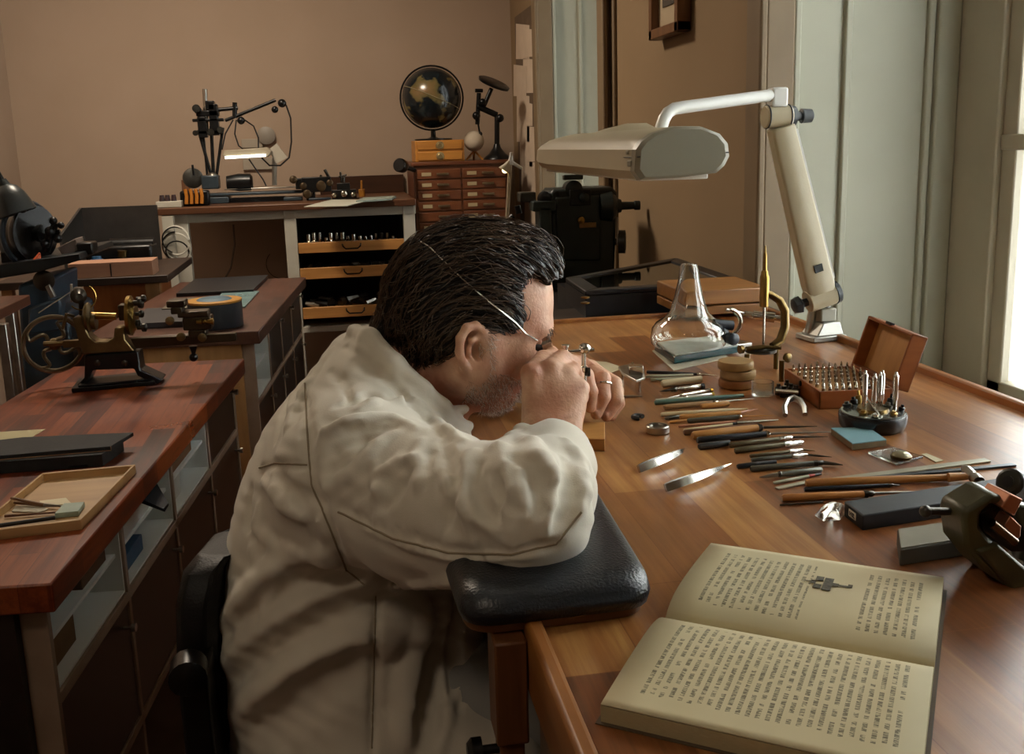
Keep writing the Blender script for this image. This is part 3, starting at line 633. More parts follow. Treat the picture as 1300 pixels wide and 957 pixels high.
def flow(p):
    r = p - c0; f = np.array([-(r[2]), 0, r[0]]) if True else None       # turning backwards over the crown
    f = f / (np.linalg.norm(f) + 1e-6); back = np.array([-.45, 0, -.6]); w = np.clip((.05 - r[0]) / .1, 0, 1)
    return f * (1 - .3 * w) + back * .4 * w
seeds = []
idx = rs.choice(len(V), 4200, replace=False)
for i in idx:
    v = V[i]
    if v[1] < 1.24: seeds.append(v)
def up_out(v): return v
a = len(seeds); H1 = strands(seeds[:int(a * .62)], flow, G, 15, .006, .0007, .0022, .10)
H2 = strands(seeds[int(a * .62):int(a * .90)], flow, G, 15, .007, .0007, .006, .2)
gs = [v for v in seeds[int(a * .6):] if (v[0] > Hp(640, 400)[0])][:300]
H3 = strands(gs + [v for v in seeds[int(a * .9):]][:60], flow, G, 10, .006, .0005, .0025, .12)
H1.build('strand', HAIR, ho, sharp=180)['kind'] = 'stuff'; H2.build('strand', HAIR_SHINE, ho, sharp=180)['kind'] = 'stuff'; H3.build('grey_strand', HG, ho, sharp=180, label='grey strands at the temple and forehead')['kind'] = 'stuff'
# ---------------------------------------------------------------- beard stubble
Vb = np.array([v.co[:] for v in bo.data.vertices], dtype=np.float32) + np.array(PO, dtype=np.float32)
ctr = np.array(Hp(622, 486)); m1 = (np.abs(Vb[:, 1] - HY) < .08)
def pxof(V):
    c = (V - CAM) @ RM; return CX + F * c[:, 0] / c[:, 2], CY + F * c[:, 1] / c[:, 2]
# judge the jaw region in the plane of the head
Vp = Vb.copy(); Vp[:, 1] = HY; ux, uy = pxof(Vp)
ux = ux + 9; uy = uy + 5
reg = m1 & (ux > 592) & (ux < 672) & (uy > 452) & (uy < 530) & (uy > 452 + (ux - 600) * .36) & (np.abs(Vb[:, 1] - HY) < .085) & ~((ux > 652) & (uy < 476)) & (uy < 540 - (ux - 592) * 0.0)
reg &= ~((ux < 615) & (uy > 505)); Lip = (np.hypot(ux - 657, uy - 488) < 6); reg &= ~Lip
cand = np.argwhere(reg)[:, 0]; sel = rs.choice(cand, min(2300, len(cand)), replace=False)
side = np.argwhere(m1 & (ux > 606) & (ux < 624) & (uy > 415) & (uy < 455))[:, 0]; sel = np.concatenate([sel, rs.choice(side, min(260, len(side)), replace=False)])
def bflow(p): return np.array([.25, 0, -.9])
def short(idx, r, ln):
    mb = MB()
    for i in idx:
        p = Vb[i].astype(float); g = B.grad(p); f = bflow(p) + rs.randn(3) * .45; f = f - g * (f @ g) * .8; f /= np.linalg.norm(f) + 1e-6; l = ln * (.5 + rs.rand())
        a = Vector(p - g * .0008); mb.tube([a, a + Vector(f * .55 + g * .5) * l * .5, a + Vector(f + g * .42) * l], [r, r * .8, r * .3], 3)
    return mb
short(sel[::2], .00032, .0055).build('beard', pm('#7a6354', '#947a68', .5, 0, 80), bo, sharp=180)['kind'] = 'stuff'
short(sel[1::2], .00034, .0058).build('beard', pm('#c4b8aa', '#ddd4c8', .5, 0, 80), bo, sharp=180, label='grey part of the stubble beard')['kind'] = 'stuff'
ux = ux - 9; uy = uy - 5
brow = [i for i in np.argwhere((np.abs(ux - 686) < 9) & (np.abs(uy - 413) < 5) & (np.abs(np.abs(Vb[:, 1] - HY) - .03) < .018))[:, 0]]
if len(brow): short(rs.choice(brow, min(60, len(brow)), replace=False), .0004, .007).build('eyebrow', pm('#3a2c24', None, .5), bo, sharp=180)
MB().torus(P(765, 482, 1.229), Vector(P(766, 503, 1.22) - P(765, 480, 1.232)), .0108, .0016, 20, 6).build('tmp', CHROME, None) if False else None
rg = tag(MB().torus(P(765.5, 488, 1.2285), Vector(P(766, 503, 1.22) - P(765, 480, 1.232)), .0112, .0016, 22, 6).build('ring', CHROME), 'thin silver ring on the finger of the far hand', 'ring')
# ---------------------------------------------------------------- eye loupe with its spring wire
lp = thing('eye_loupe', 'eyeglass loupe with a thin wire going round the dark-haired head', 'loupe', P(686, 440, 1.128))
la, lb = Vector(P(677, 441, 1.128)), Vector(P(697, 434, 1.128)); u = (lb - la)
MB().lathe(la, u, [(0, .0135), (.006, .0135), (.009, .011), (u.length, .0088), (u.length + .001, .0075), (u.length, .0068), (.008, .008), (.002, .0115)], 20, False).build('eyecup', pm('#15130f', '#221d16', .35), lp)
MB().lathe(la + u * .45, u, [(0, .0112), (.010, .0105), (.011, .0112), (.0125, .0112)], 20).build('silver_rim', CHROME, lp)
MB().lathe(lb, u, [(-.002, .0074), (0, .0074), (.001, .0055)], 20).build('lens', glass('loupeglass'), lp)
wp = []
for q in ((545, 313), (570, 338), (595, 361), (620, 382), (640, 398), (655, 410)):
    h = G.hit(*q) 
    if h is None: h = B.hit(*q)
    else: h = h - ray(*q) / np.linalg.norm(ray(*q)) * .006
    if h is not None: wp.append(Vector(h))
wp += [Vector(P(668, 424, 1.09)), Vector(P(682, 432, 1.105))]
c = Hp(592, 370)
far = [Vector((2 * 0 + p.x, 2 * HY - p.y, p.z)) for p in wp[:4][::-1]]
top = [Vector(Hp(536, 304, s)) for s in (.03, 0, -.03)]
MB().tube(far + top + wp, .0009, 6).build('headband_wire', CHROME, lp)
# ================================================================ on the main workbench
def pz(px, py, z=T): return at(px, py, z=z)
ZV = Vector((0, 0, 1))
CREAM = pm('#b5aa8f', '#aca184', .38, 0, 6, .05, (1, 1, 1), 300); CREAMD = pm('#8f8b7a', '#868270', .4, 0, 6); WHT = pm('#dfe0dc', '#d6d7d2', .3, 0, 6); KNOB = pm('#20262a', '#2c3439', .4, 0, 10)
# ---- articulated bench lamp
YA = 1.70
lamp = thing('bench_lamp', 'cream long-headed work lamp on a jointed white arm, standing at the bench back', 'lamp', pz(1042, 432))
bo_ = pz(1042, 430, T + .0006)
bl = MB(frame_T(bo_, math.radians(8))); bl.hexa([(-.036, -.03, 0), (.036, -.03, 0), (.036, .03, 0), (-.036, .03, 0)], [(-.036, -.03, .010), (.036, -.03, .010), (.036, .03, .010), (-.036, .03, .010)])
bl.hexa([(-.026, -.026, .010), (.032, -.026, .010), (.032, .026, .010), (-.026, .026, .010)], [(-.010, -.022, .034), (.026, -.022, .034), (.026, .022, .034), (-.010, .022, .034)])
bl.build('clamp_base', pm('#b5b5ae', '#a7a7a0', .35, .3, 8), lamp, .002)
MB(frame_T(bo_, math.radians(8))).bx(-.012, .022, -.016, .016, .034, .060).build('socket', CREAMD, lamp, .003)
MB().cyl(bo_ + Vector((.006, 0, .06)), bo_ + Vector((.008, 0, .078)), .010).build('pivot_post', DSTEEL, lamp)
MB().cyl(bo_ + Vector((-.022, .006, .012)), bo_ + Vector((-.012, .006, .07)), .008).build('brace', STEEL, lamp)
J0 = at(1042, 377, y=YA); J1 = at(988, 148, y=YA)
ax = (J1 - J0).normalized(); sd_ = Vector((ax.z, 0, -ax.x))
yv = Vector((0, 1, 0))
def armsec(o, w, t): return [o + sd_ * a * w + yv * b_ * t for a, b_ in ((-.5, -.38), (-.38, -.5), (.38, -.5), (.5, -.38), (.5, .38), (.38, .5), (-.38, .5), (-.5, .38))]
MB().rings([armsec(J0 + ax * .0, .050, .036), armsec(J0 + ax * .03, .056, .036), armsec(J1 - ax * .04, .046, .034), armsec(J1 - ax * .018, .044, .034)]).build('arm', CREAM, lamp, .003)
R1 = sd_ * .0285 
MB().rings([armsec(J0 + ax * .03 + sd_ * .0265, .006, .030), armsec(J1 - ax * .03 + sd_ * .0215, .006, .030)]).build('arm_side_strip', WHT, lamp)
MB().cyl(J0 - sd_ * .028, J0 + sd_ * .026, .021, None, 24).build('lower_joint', CREAM, lamp, .002)
MB().lathe(J0 + sd_ * .026, sd_, [(0, .022), (.008, .021), (.011, .016)], 24).build('joint_cap', KNOB, lamp)
MB().lathe(J0 - sd_ * .028, -sd_, [(0, .008), (.010, .009), (.016, .018), (.026, .015), (.03, .008)], 6).build('tightening_knob', KNOB, lamp)
q = J0 + ax * .052 - yv * .0185
MB(dirT(q, q + sd_, ax)).bx(-.008, .008, -.002, .001, -.0, .014).build('rocker_switch', BLKMET, lamp)
MB().cyl(J1 - Vector((.026, 0, 0)), J1 + Vector((.022, 0, 0)), .020, None, 24).build('upper_joint', CREAM, lamp, .002)
for s in (-.022, .018): MB().torus(J1 + Vector((s, 0, 0)), (1, 0, 0), .0203, .0014).build('joint_rim', KNOB, lamp)
MB().lathe(J1 + Vector((.022, 0, 0)), (1, 0, 0), [(0, .019), (.008, .018), (.012, .009), (.02, .008), (.022, .013), (.04, .012), (.043, .008)], 16).build('tightening_knob', KNOB, lamp)
TB = at(985, 120, y=YA)
MB().bx(TB.x - .012, TB.x + .018, YA - .014, YA + .014, TB.z - .022, TB.z + .012).build('elbow_block', WHT, lamp, .004)
LX, LY0, LY1 = .468, 1.30, 2.02
mt = Vector((LX - .0, 1.62, 1.352)); rod = [TB, TB + (at(868, 137, y=1.64) - TB) * .98, at(850, 142, y=1.635), at(841, 151, y=1.63), at(836, 163, y=1.625)]
MB().tube([TB, at(868, 136, y=1.64), at(856, 138, y=1.637), at(848, 143, y=1.633), at(843, 151, y=1.63), at(838, 166, y=1.625)], .0105, 16).build('tube_arm', WHT, lamp)
pr = [(805, 190), (812, 180), (826, 170), (853, 161), (888, 161), (911, 170), (921, 182), (923, 198), (917, 210), (907, 219), (862, 225), (811, 228), (803, 217)]
sec = [at(a, b_, y=LY0) for a, b_ in pr]; c_ = sum(sec, Vector()) / len(sec); 
def scl(y, kx, kz, dz=0): return [Vector((c_.x + (p.x - c_.x) * kx, y, c_.z + dz + (p.z - c_.z) * kz)) for p in sec]
zs = at(805, 200, y=LY0).z
MB().rings([scl(LY0 - .006, .93, .93), scl(LY0, 1, 1), scl(LY0 + .05, 1.02, 1.0), scl(LY1 - .16, 1.02, .96), scl(LY1 - .06, .98, .86), scl(LY1 - .02, .9, .70), scl(LY1, .75, .5)]).build('lamp_head', CREAM, lamp, 0, 30)
for y0_, y1_, nm in ((LY0 - .012, LY0 + .012, 'end_cap'),):
    MB().rings([scl(LY0 - .012, .90, .90), scl(LY0 - .008, 1.0, 1.0), scl(LY0 + .004, 1.03, 1.03)]).build(nm, CREAMD, lamp, 0, 30)
sm = MB(); z_ = zs
sm.tube([Vector((c_.x - .062, LY1 - .05, z_)), Vector((c_.x - .0675, LY0 + .01, z_)), Vector((c_.x - .0645, LY0 - .011, z_ + .001)), Vector((c_.x + .063, LY0 - .011, z_ + .003)), Vector((c_.x + .066, LY0 + .01, z_ + .003))], .0009, 5).build('seam', KNOB, lamp)
MB().bx(c_.x - .05, c_.x + .05, LY0 + .03, LY1 - .06, c_.z - .038, c_.z - .030).build('diffuser', pm('#c8c4b8', None, .3), lamp, .002)
MB().hexa([(LX - .035, 1.50, 1.338), (LX + .035, 1.50, 1.338), (LX + .035, 1.80, 1.336), (LX - .035, 1.80, 1.336)], [(LX - .012, 1.56, 1.356), (LX + .020, 1.56, 1.356), (LX + .018, 1.70, 1.350), (LX - .012, 1.70, 1.350)]).build('mount_plate', CREAM, lamp, .003)
MB().bx(c_.x - .07, c_.x - .058, LY0 + .002, LY0 + .02, zs - .012, zs - .004).bx(c_.x - .069, c_.x - .06, LY0 + .02, LY0 + .03, zs + .004, zs + .009).build('latch', CREAMD, lamp, .001)

# ---- glass bell on a tile
gb = pz(874, 455); GC = Vector((gb.x, gb.y, T + .0245))
ppu = gb.y * 1.02 / F
tl = [pz(833, 441), pz(934, 433), pz(940, 448), pz(856, 461)]
tn = thing('glass_tile', 'white topped teal glass tile under the glass bell', 'tile', GC - Vector((0, 0, .024)))
pp = [pz(828, 446), pz(905, 436), pz(925, 455), pz(855, 471)]
tag(MB().prism([Vector((p.x, p.y, T + .0005)) for p in pp], (0, 0, .0015)).build('paper_sheet', pm('#cfc9b4', '#c4bda6', .8, 0, 9)), 'cream paper sheet lying under the teal glass tile', 'paper')
tl = [Vector((p.x, p.y, T + .003)) for p in (pz(831, 447), pz(905, 438), pz(940, 449), pz(856, 464))]
MB().prism(tl, (0, 0, .012)).build('tile_base', pm('#1d4a4a', '#163c3e', .15, 0, 8), tn, .001)
cc = sum(tl, Vector()) / 4; MB().prism([cc + (p - cc) * .96 + ZV * .012 for p in tl], (0, 0, .0035)).build('white_top', pm('#d9dcd4', '#bcc2b8', .35, 0, 45), tn, .001)
GR = 50 * ppu
prof = [(.0, GR * .93), (.004, GR * .99), (.014, GR * 1.01), (.030, GR * .97), (.040, GR * .86), (.048, GR * .66), (.060, GR * .50), (.085, GR * .38), (.115, GR * .28), (.138, GR * .235), (.143, GR * .20)]
inn = [(h, r - .0022) for h, r in prof[::-1]]; inn[0] = (.1405, GR * .19)
GL = glass('bellglass', '#fbfffd')
tag(MB().lathe(GC, ZV, prof + [(.143, GR * .12), (.1405, GR * .12)] + [(h, max(.004, r - .002)) for h, r in prof[::-1]], 40, False).build('glass_bell', GL, sharp=60), 'clear glass bell with tall neck standing on the white and teal tile', 'glass bell')

# ---- brass frame tool standing on three legs
bt = thing('staking_frame', 'brass frame tool with curved arm and long spindle, beside the glass bell', 'watchmaking tool', pz(968, 478))
Y_ = 1.50
disc = at(966, 443, y=Y_)
Z0 = disc.z
MB().lathe(disc - ZV * .005, ZV, [(0, .024), (.001, .0255), (.005, .0255), (.006, .024)], 28).build('round_plate', DSTEEL, bt)
for (a, b_) in ((948, 475), (992, 484), (985, 468)):
    g_ = pz(a, b_); MB().cyl(g_, Vector((g_.x, g_.y, Z0 - .003)), .0042).build('leg', DBRASS, bt)
MB().tube([disc + Vector((.018, -.004, .004)), disc + Vector((.034, 0, .012)), disc + Vector((.041, 0, .035)), disc + Vector((.040, 0, .062)), disc + Vector((.030, 0, .080)), disc + Vector((.014, 0, .090)), disc + Vector((.006, 0, .092))], [.007, .008, .0075, .0075, .007, .006, .006], 10).build('curved_arm', DBRASS, bt)
hd = disc + Vector((.004, 0, .070)); MB().lathe(hd, ZV, [(0, .0062), (.001, .0075), (.050, .0075), (.052, .006), (.058, .0055), (.06, .0035), (.085, .003), (.09, .0016), (.10, .001)], 14).build('spindle_head', BRASS, bt)
MB().cyl(disc + Vector((.004, 0, .002)), hd, .0022).build('spindle', NICKEL, bt)
MB().cyl(disc + Vector((-.03, -.01, .004)), disc + Vector((.0, -.012, .006)), .004).cyl(disc + Vector((.0, -.012, .006)), disc + Vector((.026, -.02, .004)), .003).build('side_clamp', DBRASS, bt)
MB().lathe(disc + Vector((.033, -.018, -.012)), (.4, -1, 0), [(0, .004), (.004, .008), (.009, .008), (.011, .004)], 14).build('thumb_screw', DBRASS, bt)
MB().lathe(disc + Vector((-.036, -.01, .004)), (-1, -.2, 0), [(-.004, .003), (0, .007), (.006, .007)], 14).build('thumb_screw', DBRASS, bt)
# ---- micrometer in a stand
mc = thing('micrometer', 'chrome outside micrometer in a blue-black holder behind the brass frame tool', 'micrometer', pz(926, 448))
m0 = at(925, 418, y=1.62)
MB().torus(m0 + Vector((-.002, 0, .012)), (0, 1, 0), .024, .0042, 20, 8, -.2 * PI, .85 * PI).build('frame', NICKEL, mc)
bd = at(945, 398, y=1.62); be = at(988, 404, y=1.60)
MB().lathe(bd, be - bd, [(0, .005), (.014, .005), (.015, .0075), (.034, .0075), (.035, .009), (.052, .009), (.053, .005), (.064, .005), (.065, .007), (.072, .007)], 16).build('barrel', CHROME, mc)
MB().cyl(bd, at(922, 393, y=1.62), .0028).build('spindle', STEEL, mc)
MB().cyl(at(906, 411, y=1.60), at(930, 413, y=1.60), .009).cyl(at(915, 415, y=1.6), at(926, 432, y=1.6), .008).build('holder_grip', pm('#151d26', '#1d2833', .4), mc)
MB().lathe(at(926, 429, y=1.59), (.2, -1, 0), [(0, .010), (.014, .011), (.016, .008)], 16).build('clamp_knob', pm('#19232e', None, .35), mc)
g_ = pz(935, 442); MB(frame_T(g_, .3)).bx(-.028, .02, -.02, .03, 0, .012).build('stand_block', STEEL, mc, .002)
# ---- wooden discs, plastic cup
wc = pz(935, 491)
for i, (dx, col) in enumerate(((0, ('#7a4a22', '#9a6a34')), (.002, ('#8b6a44', '#a98856')), (-.002, ('#87673e', '#a5854e')))):
    lb = ['bottom wooden disc of the stack of three, darkest rim', 'middle wooden disc of the stack of three near the brass tool', 'top wooden disc of the stack of three near the brass tool'][i]
    tag(MB().lathe((wc.x + dx, wc.y, T + .0003 + i * .0142), ZV, [(0, .020), (.001, .0262), (.003, .0272), (.010, .0272), (.0135, .0262), (.0138, .024)], 32).build('wooden_disc', wood(col[0], col[1], 'x', .55), None), lb, 'wooden disc', 'stacked wooden discs')
cp = pz(968, 501)
tag(MB().lathe(cp + ZV * .0004, ZV, [(0, .0165), (.020, .0165), (.020, .0145), (.003, .0145), (.003, .001)], 28, True).build('plastic_cup', glass('cupplastic', '#f4f5ee', .25), sharp=50), 'small frosted clear plastic cup beside the wooden discs', 'cup')
# ---- steel fork holder
fk = thing('fork_clamp', 'small steel clamp with two curved prongs in front of the punch box', 'clamp', pz(1005, 512))
a_ = pz(1006, 500, T + .016)
MB().tube([pz(997, 527, T + .004), pz(996, 517, T + .010), pz(1000, 508, T + .015), pz(1008, 505, T + .017), pz(1016, 509, T + .015), pz(1021, 517, T + .010), pz(1022, 526, T + .004)], [.0035, .004, .0045, .005, .0045, .004, .0035], 8).build('prongs', STEEL, fk)
mm = MB(); 
for (x, y, r) in ((988, 497, .005), (995, 500, .006), (1004, 497, .005), (1010, 499, .006), (999, 492, .0045)): mm.lathe(pz(x, y + 4), ZV, [(0, r), (.012, r), (.013, r * .6), (.017, r * .6)], 10)
mm.build('screws', DSTEEL, fk, kind='stuff')
MB().cyl(pz(985, 496, T + .010), pz(1014, 498, T + .010), .0035).build('cross_bar', NICKEL, fk)

# ---- open wooden box of punches
BXW = wood('#7c3f1c', '#a35f2e', 'x', .35, 12, 8)
b0, b1_, b2_ = pz(1040, 520), pz(995, 488), pz(1112, 505)
ux = (b2_ - b0); ux = Vector((ux.x, ux.y, 0)); lx = .105; ang = math.atan2((b1_ - b0).y, (b1_ - b0).x)
TL = frame_T(b0, ang)     # local x: from the near corner to the left corner, y: depth away (negative side)
Lx = (b1_ - b0).length; Ly = .105; HB = .026
sgn = -1
pb = thing('punch_box', 'open hinged wooden box with a field of upright steel punches', 'box', b0)
wl = .004
MB(TL).bx(0, Lx, -Ly, 0, 0, .004).bx(0, Lx, -wl, 0, 0, HB).bx(0, Lx, -Ly, -Ly + wl, 0, HB).bx(0, wl, -Ly, 0, 0, HB).bx(Lx - wl, Lx, -Ly, 0, 0, HB).build('box_body', BXW, pb, .0008)
MB(TL).bx(wl, Lx - wl, -Ly + wl, -wl, .004, HB - .003).build('punch_block', wood('#9a6a3a', '#b98a52', 'x', .6), pb)
hz = Vector((0, -Ly, HB)); lt = math.radians(18)
LT = TL @ Matrix.Translation(hz) @ Matrix.Rotation(lt, 4, 'X')
hl = .082; lh = .024
lid = MB(LT).bx(0, Lx, -lh, -lh + .004, 0, hl).bx(0, Lx, -lh, 0, 0, .005).bx(0, Lx, -lh, 0, hl - .005, hl).bx(0, .005, -lh, 0, 0, hl).bx(Lx - .005, Lx, -lh, 0, 0, hl).build('lid', BXW, pb, .0015)
MB(LT).bx(.006, Lx - .006, -lh + .004, -lh + .0055, .006, hl - .006).build('lining', wood('#a8743c', '#c08a4c', 'z', .6), lid)
MB(LT).bx(Lx / 2 - .008, Lx / 2 + .008, -.004, .003, hl - .001, hl + .003).build('clasp', BLKMET, lid, .0005)
MB(TL).lathe((Lx / 2, .0005, HB - .006), (0, 1, 0), [(0, .0045), (.002, .004), (.0025, .002)], 12).build('clasp_stud', BLKMET, pb)
pn = None; rr = random.Random(4)
pmat = NICKEL
for i in range(6):
    for j in range(10):
        o_ = TL @ Vector((.012 + i * (Lx - .024) / 5, -.010 - j * (Ly - .020) / 9, HB - .003))
        h = .010 + rr.random() * .005
        if pn is None:
            pn = MB().lathe(o_, ZV, [(0, .0028), (.005, .0028), (.006, .0018), (.010, .0016), (.0125, .0006)], 8).build('punch', pmat)
            tag(pn, 'small upright steel punch standing in the open wooden box', 'punch', 'steel punches standing in the wooden box'); base = pn.location - o_
        else:
            c2 = pn.copy(); COL.objects.link(c2); c2.location = o_ + base; c2.scale = (1, 1, h / .0125)

# ---- black carousel of burs
ca = pz(1107, 543); cr = 46 * ca.y * 1.0 / F * 1.02
cs = thing('bur_stand', 'round black stand crowded with steel burs and cutters', 'tool stand', ca)
MB().lathe(ca, ZV, [(0, cr * .86), (.003, cr * .93), (.006, cr * .97), (.018, cr * 1.0), (.021, cr * .98), (.022, cr * .9)], 36).build('base', pm('#131417', '#1c1d20', .25), cs)
MB().lathe(ca + ZV * .022, ZV, [(0, cr * .93), (.0015, cr * .93), (.002, cr * .88)], 36).build('clear_rim', pm('#8a8e88', '#6c706a', .15, .6), cs)
MB().lathe(ca + ZV * .022, ZV, [(0, cr * .5), (.006, cr * .45), (.007, cr * .2)], 24).build('hub', DBRASS, cs)
bur = [(1099, 470, 514, .0034, CHROME, 'tallest chrome bur at the left of the black stand'), (1111, 474, 522, .0034, CHROME, 'second chrome bur from the left in the black stand'), (1118, 472, 520, .0032, CHROME, 'third chrome bur from the left, paired with a taller one'), (1121, 470, 514, .0030, CHROME, 'chrome bur at the back of the close pair in the stand'), (1138, 472, 516, .0036, CHROME, 'chrome bur standing alone at the right of the black stand')]
for (x, y0_, y1_, r, m_, lb) in bur:
    top = at(x, y0_, y=ca.y); bz = ca.z + .0235; h = top.z - bz; o_ = Vector((top.x, ca.y + (1107 - x) * 0 + .0, bz))
    tag(MB().lathe(o_, ZV, [(0, r * .7), (h * .25, r * .7), (h * .26, r), (h * .9, r), (h * .93, r * .6), (h, r * .4)], 10).build('bur', m_), lb, 'bur', 'chrome burs in the black stand')
sp = [(1070, 508, .010, .005, BLKMET, 'black capped cutter at the far left edge of the black stand'), (1076, 517, .008, .006, KNOB, 'blue-black knob cutter in front left on the black stand'), (1090, 512, .018, .004, BRASS, 'brass stem cutter in the black stand'), (1083, 500, .014, .003, NICKEL, 'pale flat cutter leaning at the back left of the stand'), (1145, 511, .016, .005, BLKMET, 'tall black capped cutter at the right of the black stand'), (1150, 522, .009, .004, BLKMET, 'short black cutter at the right edge of the black stand'), (1126, 520, .010, .006, DSTEEL, 'dark steel chuck lying near the centre of the black stand'), (1134, 527, .006, .005, BRASS, 'small brass chuck at the front of the black stand'), (1096, 526, .006, .006, BRASS, 'low brass collet at the front left of the black stand'), (1112, 530, .005, .006, NICKEL, 'low silver collet at the front of the black stand')]
for (x, y, h, r, m_, lb) in sp:
    o_ = pz(x, y, ca.z + .024); d_ = Vector((o_.x - ca.x, o_.y - ca.y, 0))
    if d_.length > cr * .8: o_ = Vector((ca.x, ca.y, o_.z)) + d_.normalized() * cr * .8
    tag(MB().lathe(o_, ZV + d_ * 6, [(0, r * .8), (.003, r), (h * .6, r), (h * .65, r * .55), (h, r * .5)], 10).build('cutter', m_), lb, 'cutter', 'cutters on the black stand')
tag(MB().cyl(pz(1100, 505, ca.z + .036), pz(1117, 528, ca.z + .026), .0016).build('rod', NICKEL), 'thin steel rod leaning across the black stand', 'rod')
# ---------------------------------------------------------------- rows of hand tools
def seg(p, q, r, z=None): z = T + r + .0002 if z is None else z; return at(p[0], p[1], z=z), at(q[0], q[1], z=z)
def pxr(rpx, p): return 1.14 * rpx * pz(*p).y * 1.03 / F
OLIVE = pm('#6f6750', '#5c5542', .35, .6, 40); GREYT = pm('#6a6a60', '#56564d', .35, .5, 40); BLKH = pm('#16191e', '#20242a', .35, 0, 30); TAN = wood('#a9743a', '#c4924f', 'x', .4); BONE = pm('#d6c9a4', '#c4b58c', .5, 0, 12); PALE = pm('#b9b8a2', '#a3a38c', .45, 0, 20); GREEN = pm('#5d7a6c', '#4b665c', .4, 0, 20); BROWNT = wood('#8a6a45', '#a5845a', 'x', .45); SILV = NICKEL; PINKT = pm('#c08a6c', '#a8745a', .45, 0, 20)
def tool(lab, cat, name, p, q, rpx, m, ferr=None, tip=None, capm=None, z=None, group=None, taper=1.0):
    r = pxr(rpx, p); a, b = seg(p, q, r, z); L_ = (b - a).length; u = (b - a).normalized()
    t = thing(name, lab, cat, (a.x, a.y, T), group)
    pf = [(0, r * .72), (r * .4, r), (L_ * .5, r), (L_ * .85, r * (.9 if taper == 1 else taper)), (L_, r * (.85 if taper == 1 else taper))]
    MB().lathe(a, u, pf, 12).build('handle', m, t)
    e = b
    if capm is not None: MB().lathe(a - u * r * .8, u, [(0, r * .7), (.001, r * 1.15), (r * 1.6, r * 1.15), (r * 1.7, r * .9)], 12).build('end_cap', capm, t)
    if ferr is not None:
        fl, fm = ferr; f1 = e + u * fl; MB().lathe(e - u * .0015, u, [(0, r * .95), (fl * .4, r * 1.05), (fl * .45, r * .8), (fl * .9, r * .85), (fl + .0015, r * .5)], 12).build('ferrule', fm, t); e = f1
    if tip is not None:
        tq, tr, tm = tip; tp = at(tq[0], tq[1], z=T + max(r * .9, .002)); tr = pxr(tr, p)
        MB().lathe(e - u * .001, tp - e, [(0, tr), ((tp - e).length * .5, tr * .8), ((tp - e).length, tr * .18)], 10).build('blade', tm, t)
    return t
def stick(lab, cat, name, p, q, rpx, m, taper=.9, flat=None, z=None):
    r = pxr(rpx, p); a, b = seg(p, q, r if flat is None else flat / 2, z); L_ = (b - a).length
    if flat: mb = MB(dirT(a, b)).bx(0, L_, -r, r, -flat / 2, flat / 2)
    else: mb = MB().lathe(a, b - a, [(0, r * .7), (r * .5, r), (L_ * .7, r), (L_, r * taper)], 10)
    return tag(mb.build(name, m, None, .0004 if flat else 0), lab, cat)
tool('black pen-like tool with steel end, farthest of the tool row', 'tool', 'probe', (821, 471), (885, 474), 1.9, BLKH, None, (913, 476), 1.4, SILV) if False else tool('black rod tool with steel end, farthest back in the tool row', 'tool', 'scriber', (821, 472), (886, 475), 1.9, BLKH, (.012, SILV), ((913, 477), 1.2, SILV))
stick('pale green stick just in front of the farthest black rod', 'stick', 'wooden_stick', (820, 478), (880, 476), 1.8, PALE)
stick('pale green short stick, second in front of the black rod', 'stick', 'wooden_stick', (826, 482), (884, 480), 1.9, pm('#a9aa92', '#93957c', .5, 0, 20))
stick('thick cream bone stick in the tool row', 'stick', 'bone_stick', (840, 487), (890, 481), 4.2, BONE, .95)
tool('silver mechanical pencil with dark knurled cap', 'pencil', 'mechanical_pencil', (892, 490), (858, 494), 2.9, SILV, (.010, DSTEEL), ((836, 497), 1.6, DSTEEL), BLKH)
tool('slim silver screwdriver with gold cap', 'screwdriver', 'screwdriver', (903, 495), (868, 501), 2.2, SILV, (.008, SILV), ((843, 506), 1.0, STEEL), pm('#b98a2c', '#a5781f', .3, .8))
tool('second slim silver screwdriver with yellow band, beside the gold capped one', 'screwdriver', 'screwdriver', (905, 500), (872, 504), 2.0, STEEL, (.008, SILV), ((850, 507), .9, STEEL), pm('#cfae3a', None, .4))
stick('long dark green pencil lying across the tool row', 'pencil', 'pencil', (831, 511), (944, 502), 2.7, GREEN, .8)
stick('pale grey-green stick resting against the dark green pencil', 'stick', 'wooden_stick', (832, 508), (890, 503), 1.7, PALE)
tool('grey-brown wooden handle with a thin steel point, in front of the green pencil', 'tool', 'awl', (843, 517), (905, 511), 3.1, BROWNT, (.008, SILV), ((958, 506), 1.4, SILV))
stick('short tan bamboo piece lying near the awl point', 'stick', 'bamboo_piece', (890, 516), (925, 512), 3.3, TAN, .95)
stick('pale birch stick with pointed end behind the tan handle', 'stick', 'wooden_stick', (839, 526), (949, 519), 2.4, BONE, .4)
tool('light tan wooden handle with pinkish tip, above the knurled tool', 'tool', 'burnisher', (863, 530), (940, 524), 3.3, TAN, None, ((963, 519), 1.8, PINKT))
stick('short dark grey metal piece at the left end of the row', 'tool', 'metal_piece', (844, 531), (866, 528), 2.0, GREYT)
tool('grey knurled metal tool with slim tip', 'tool', 'pin_vise', (873, 534), (938, 529), 2.9, GREYT, (.004, SILV), ((983, 527), 1.3, TAN))
stick('thin tan stick poking out left of the knurled tool', 'stick', 'wooden_stick', (850, 536), (874, 533), 1.6, TAN)
stick('very thin pinkish stick in the middle of the tool row', 'stick', 'wooden_stick', (861, 541), (934, 535), 1.4, PINKT)
tool('thin light tan stick tool with broad silver blade', 'tool', 'scraper', (868, 546), (931, 538), 1.7, BONE, (.006, BLKH), ((989, 533), 3.0, SILV))
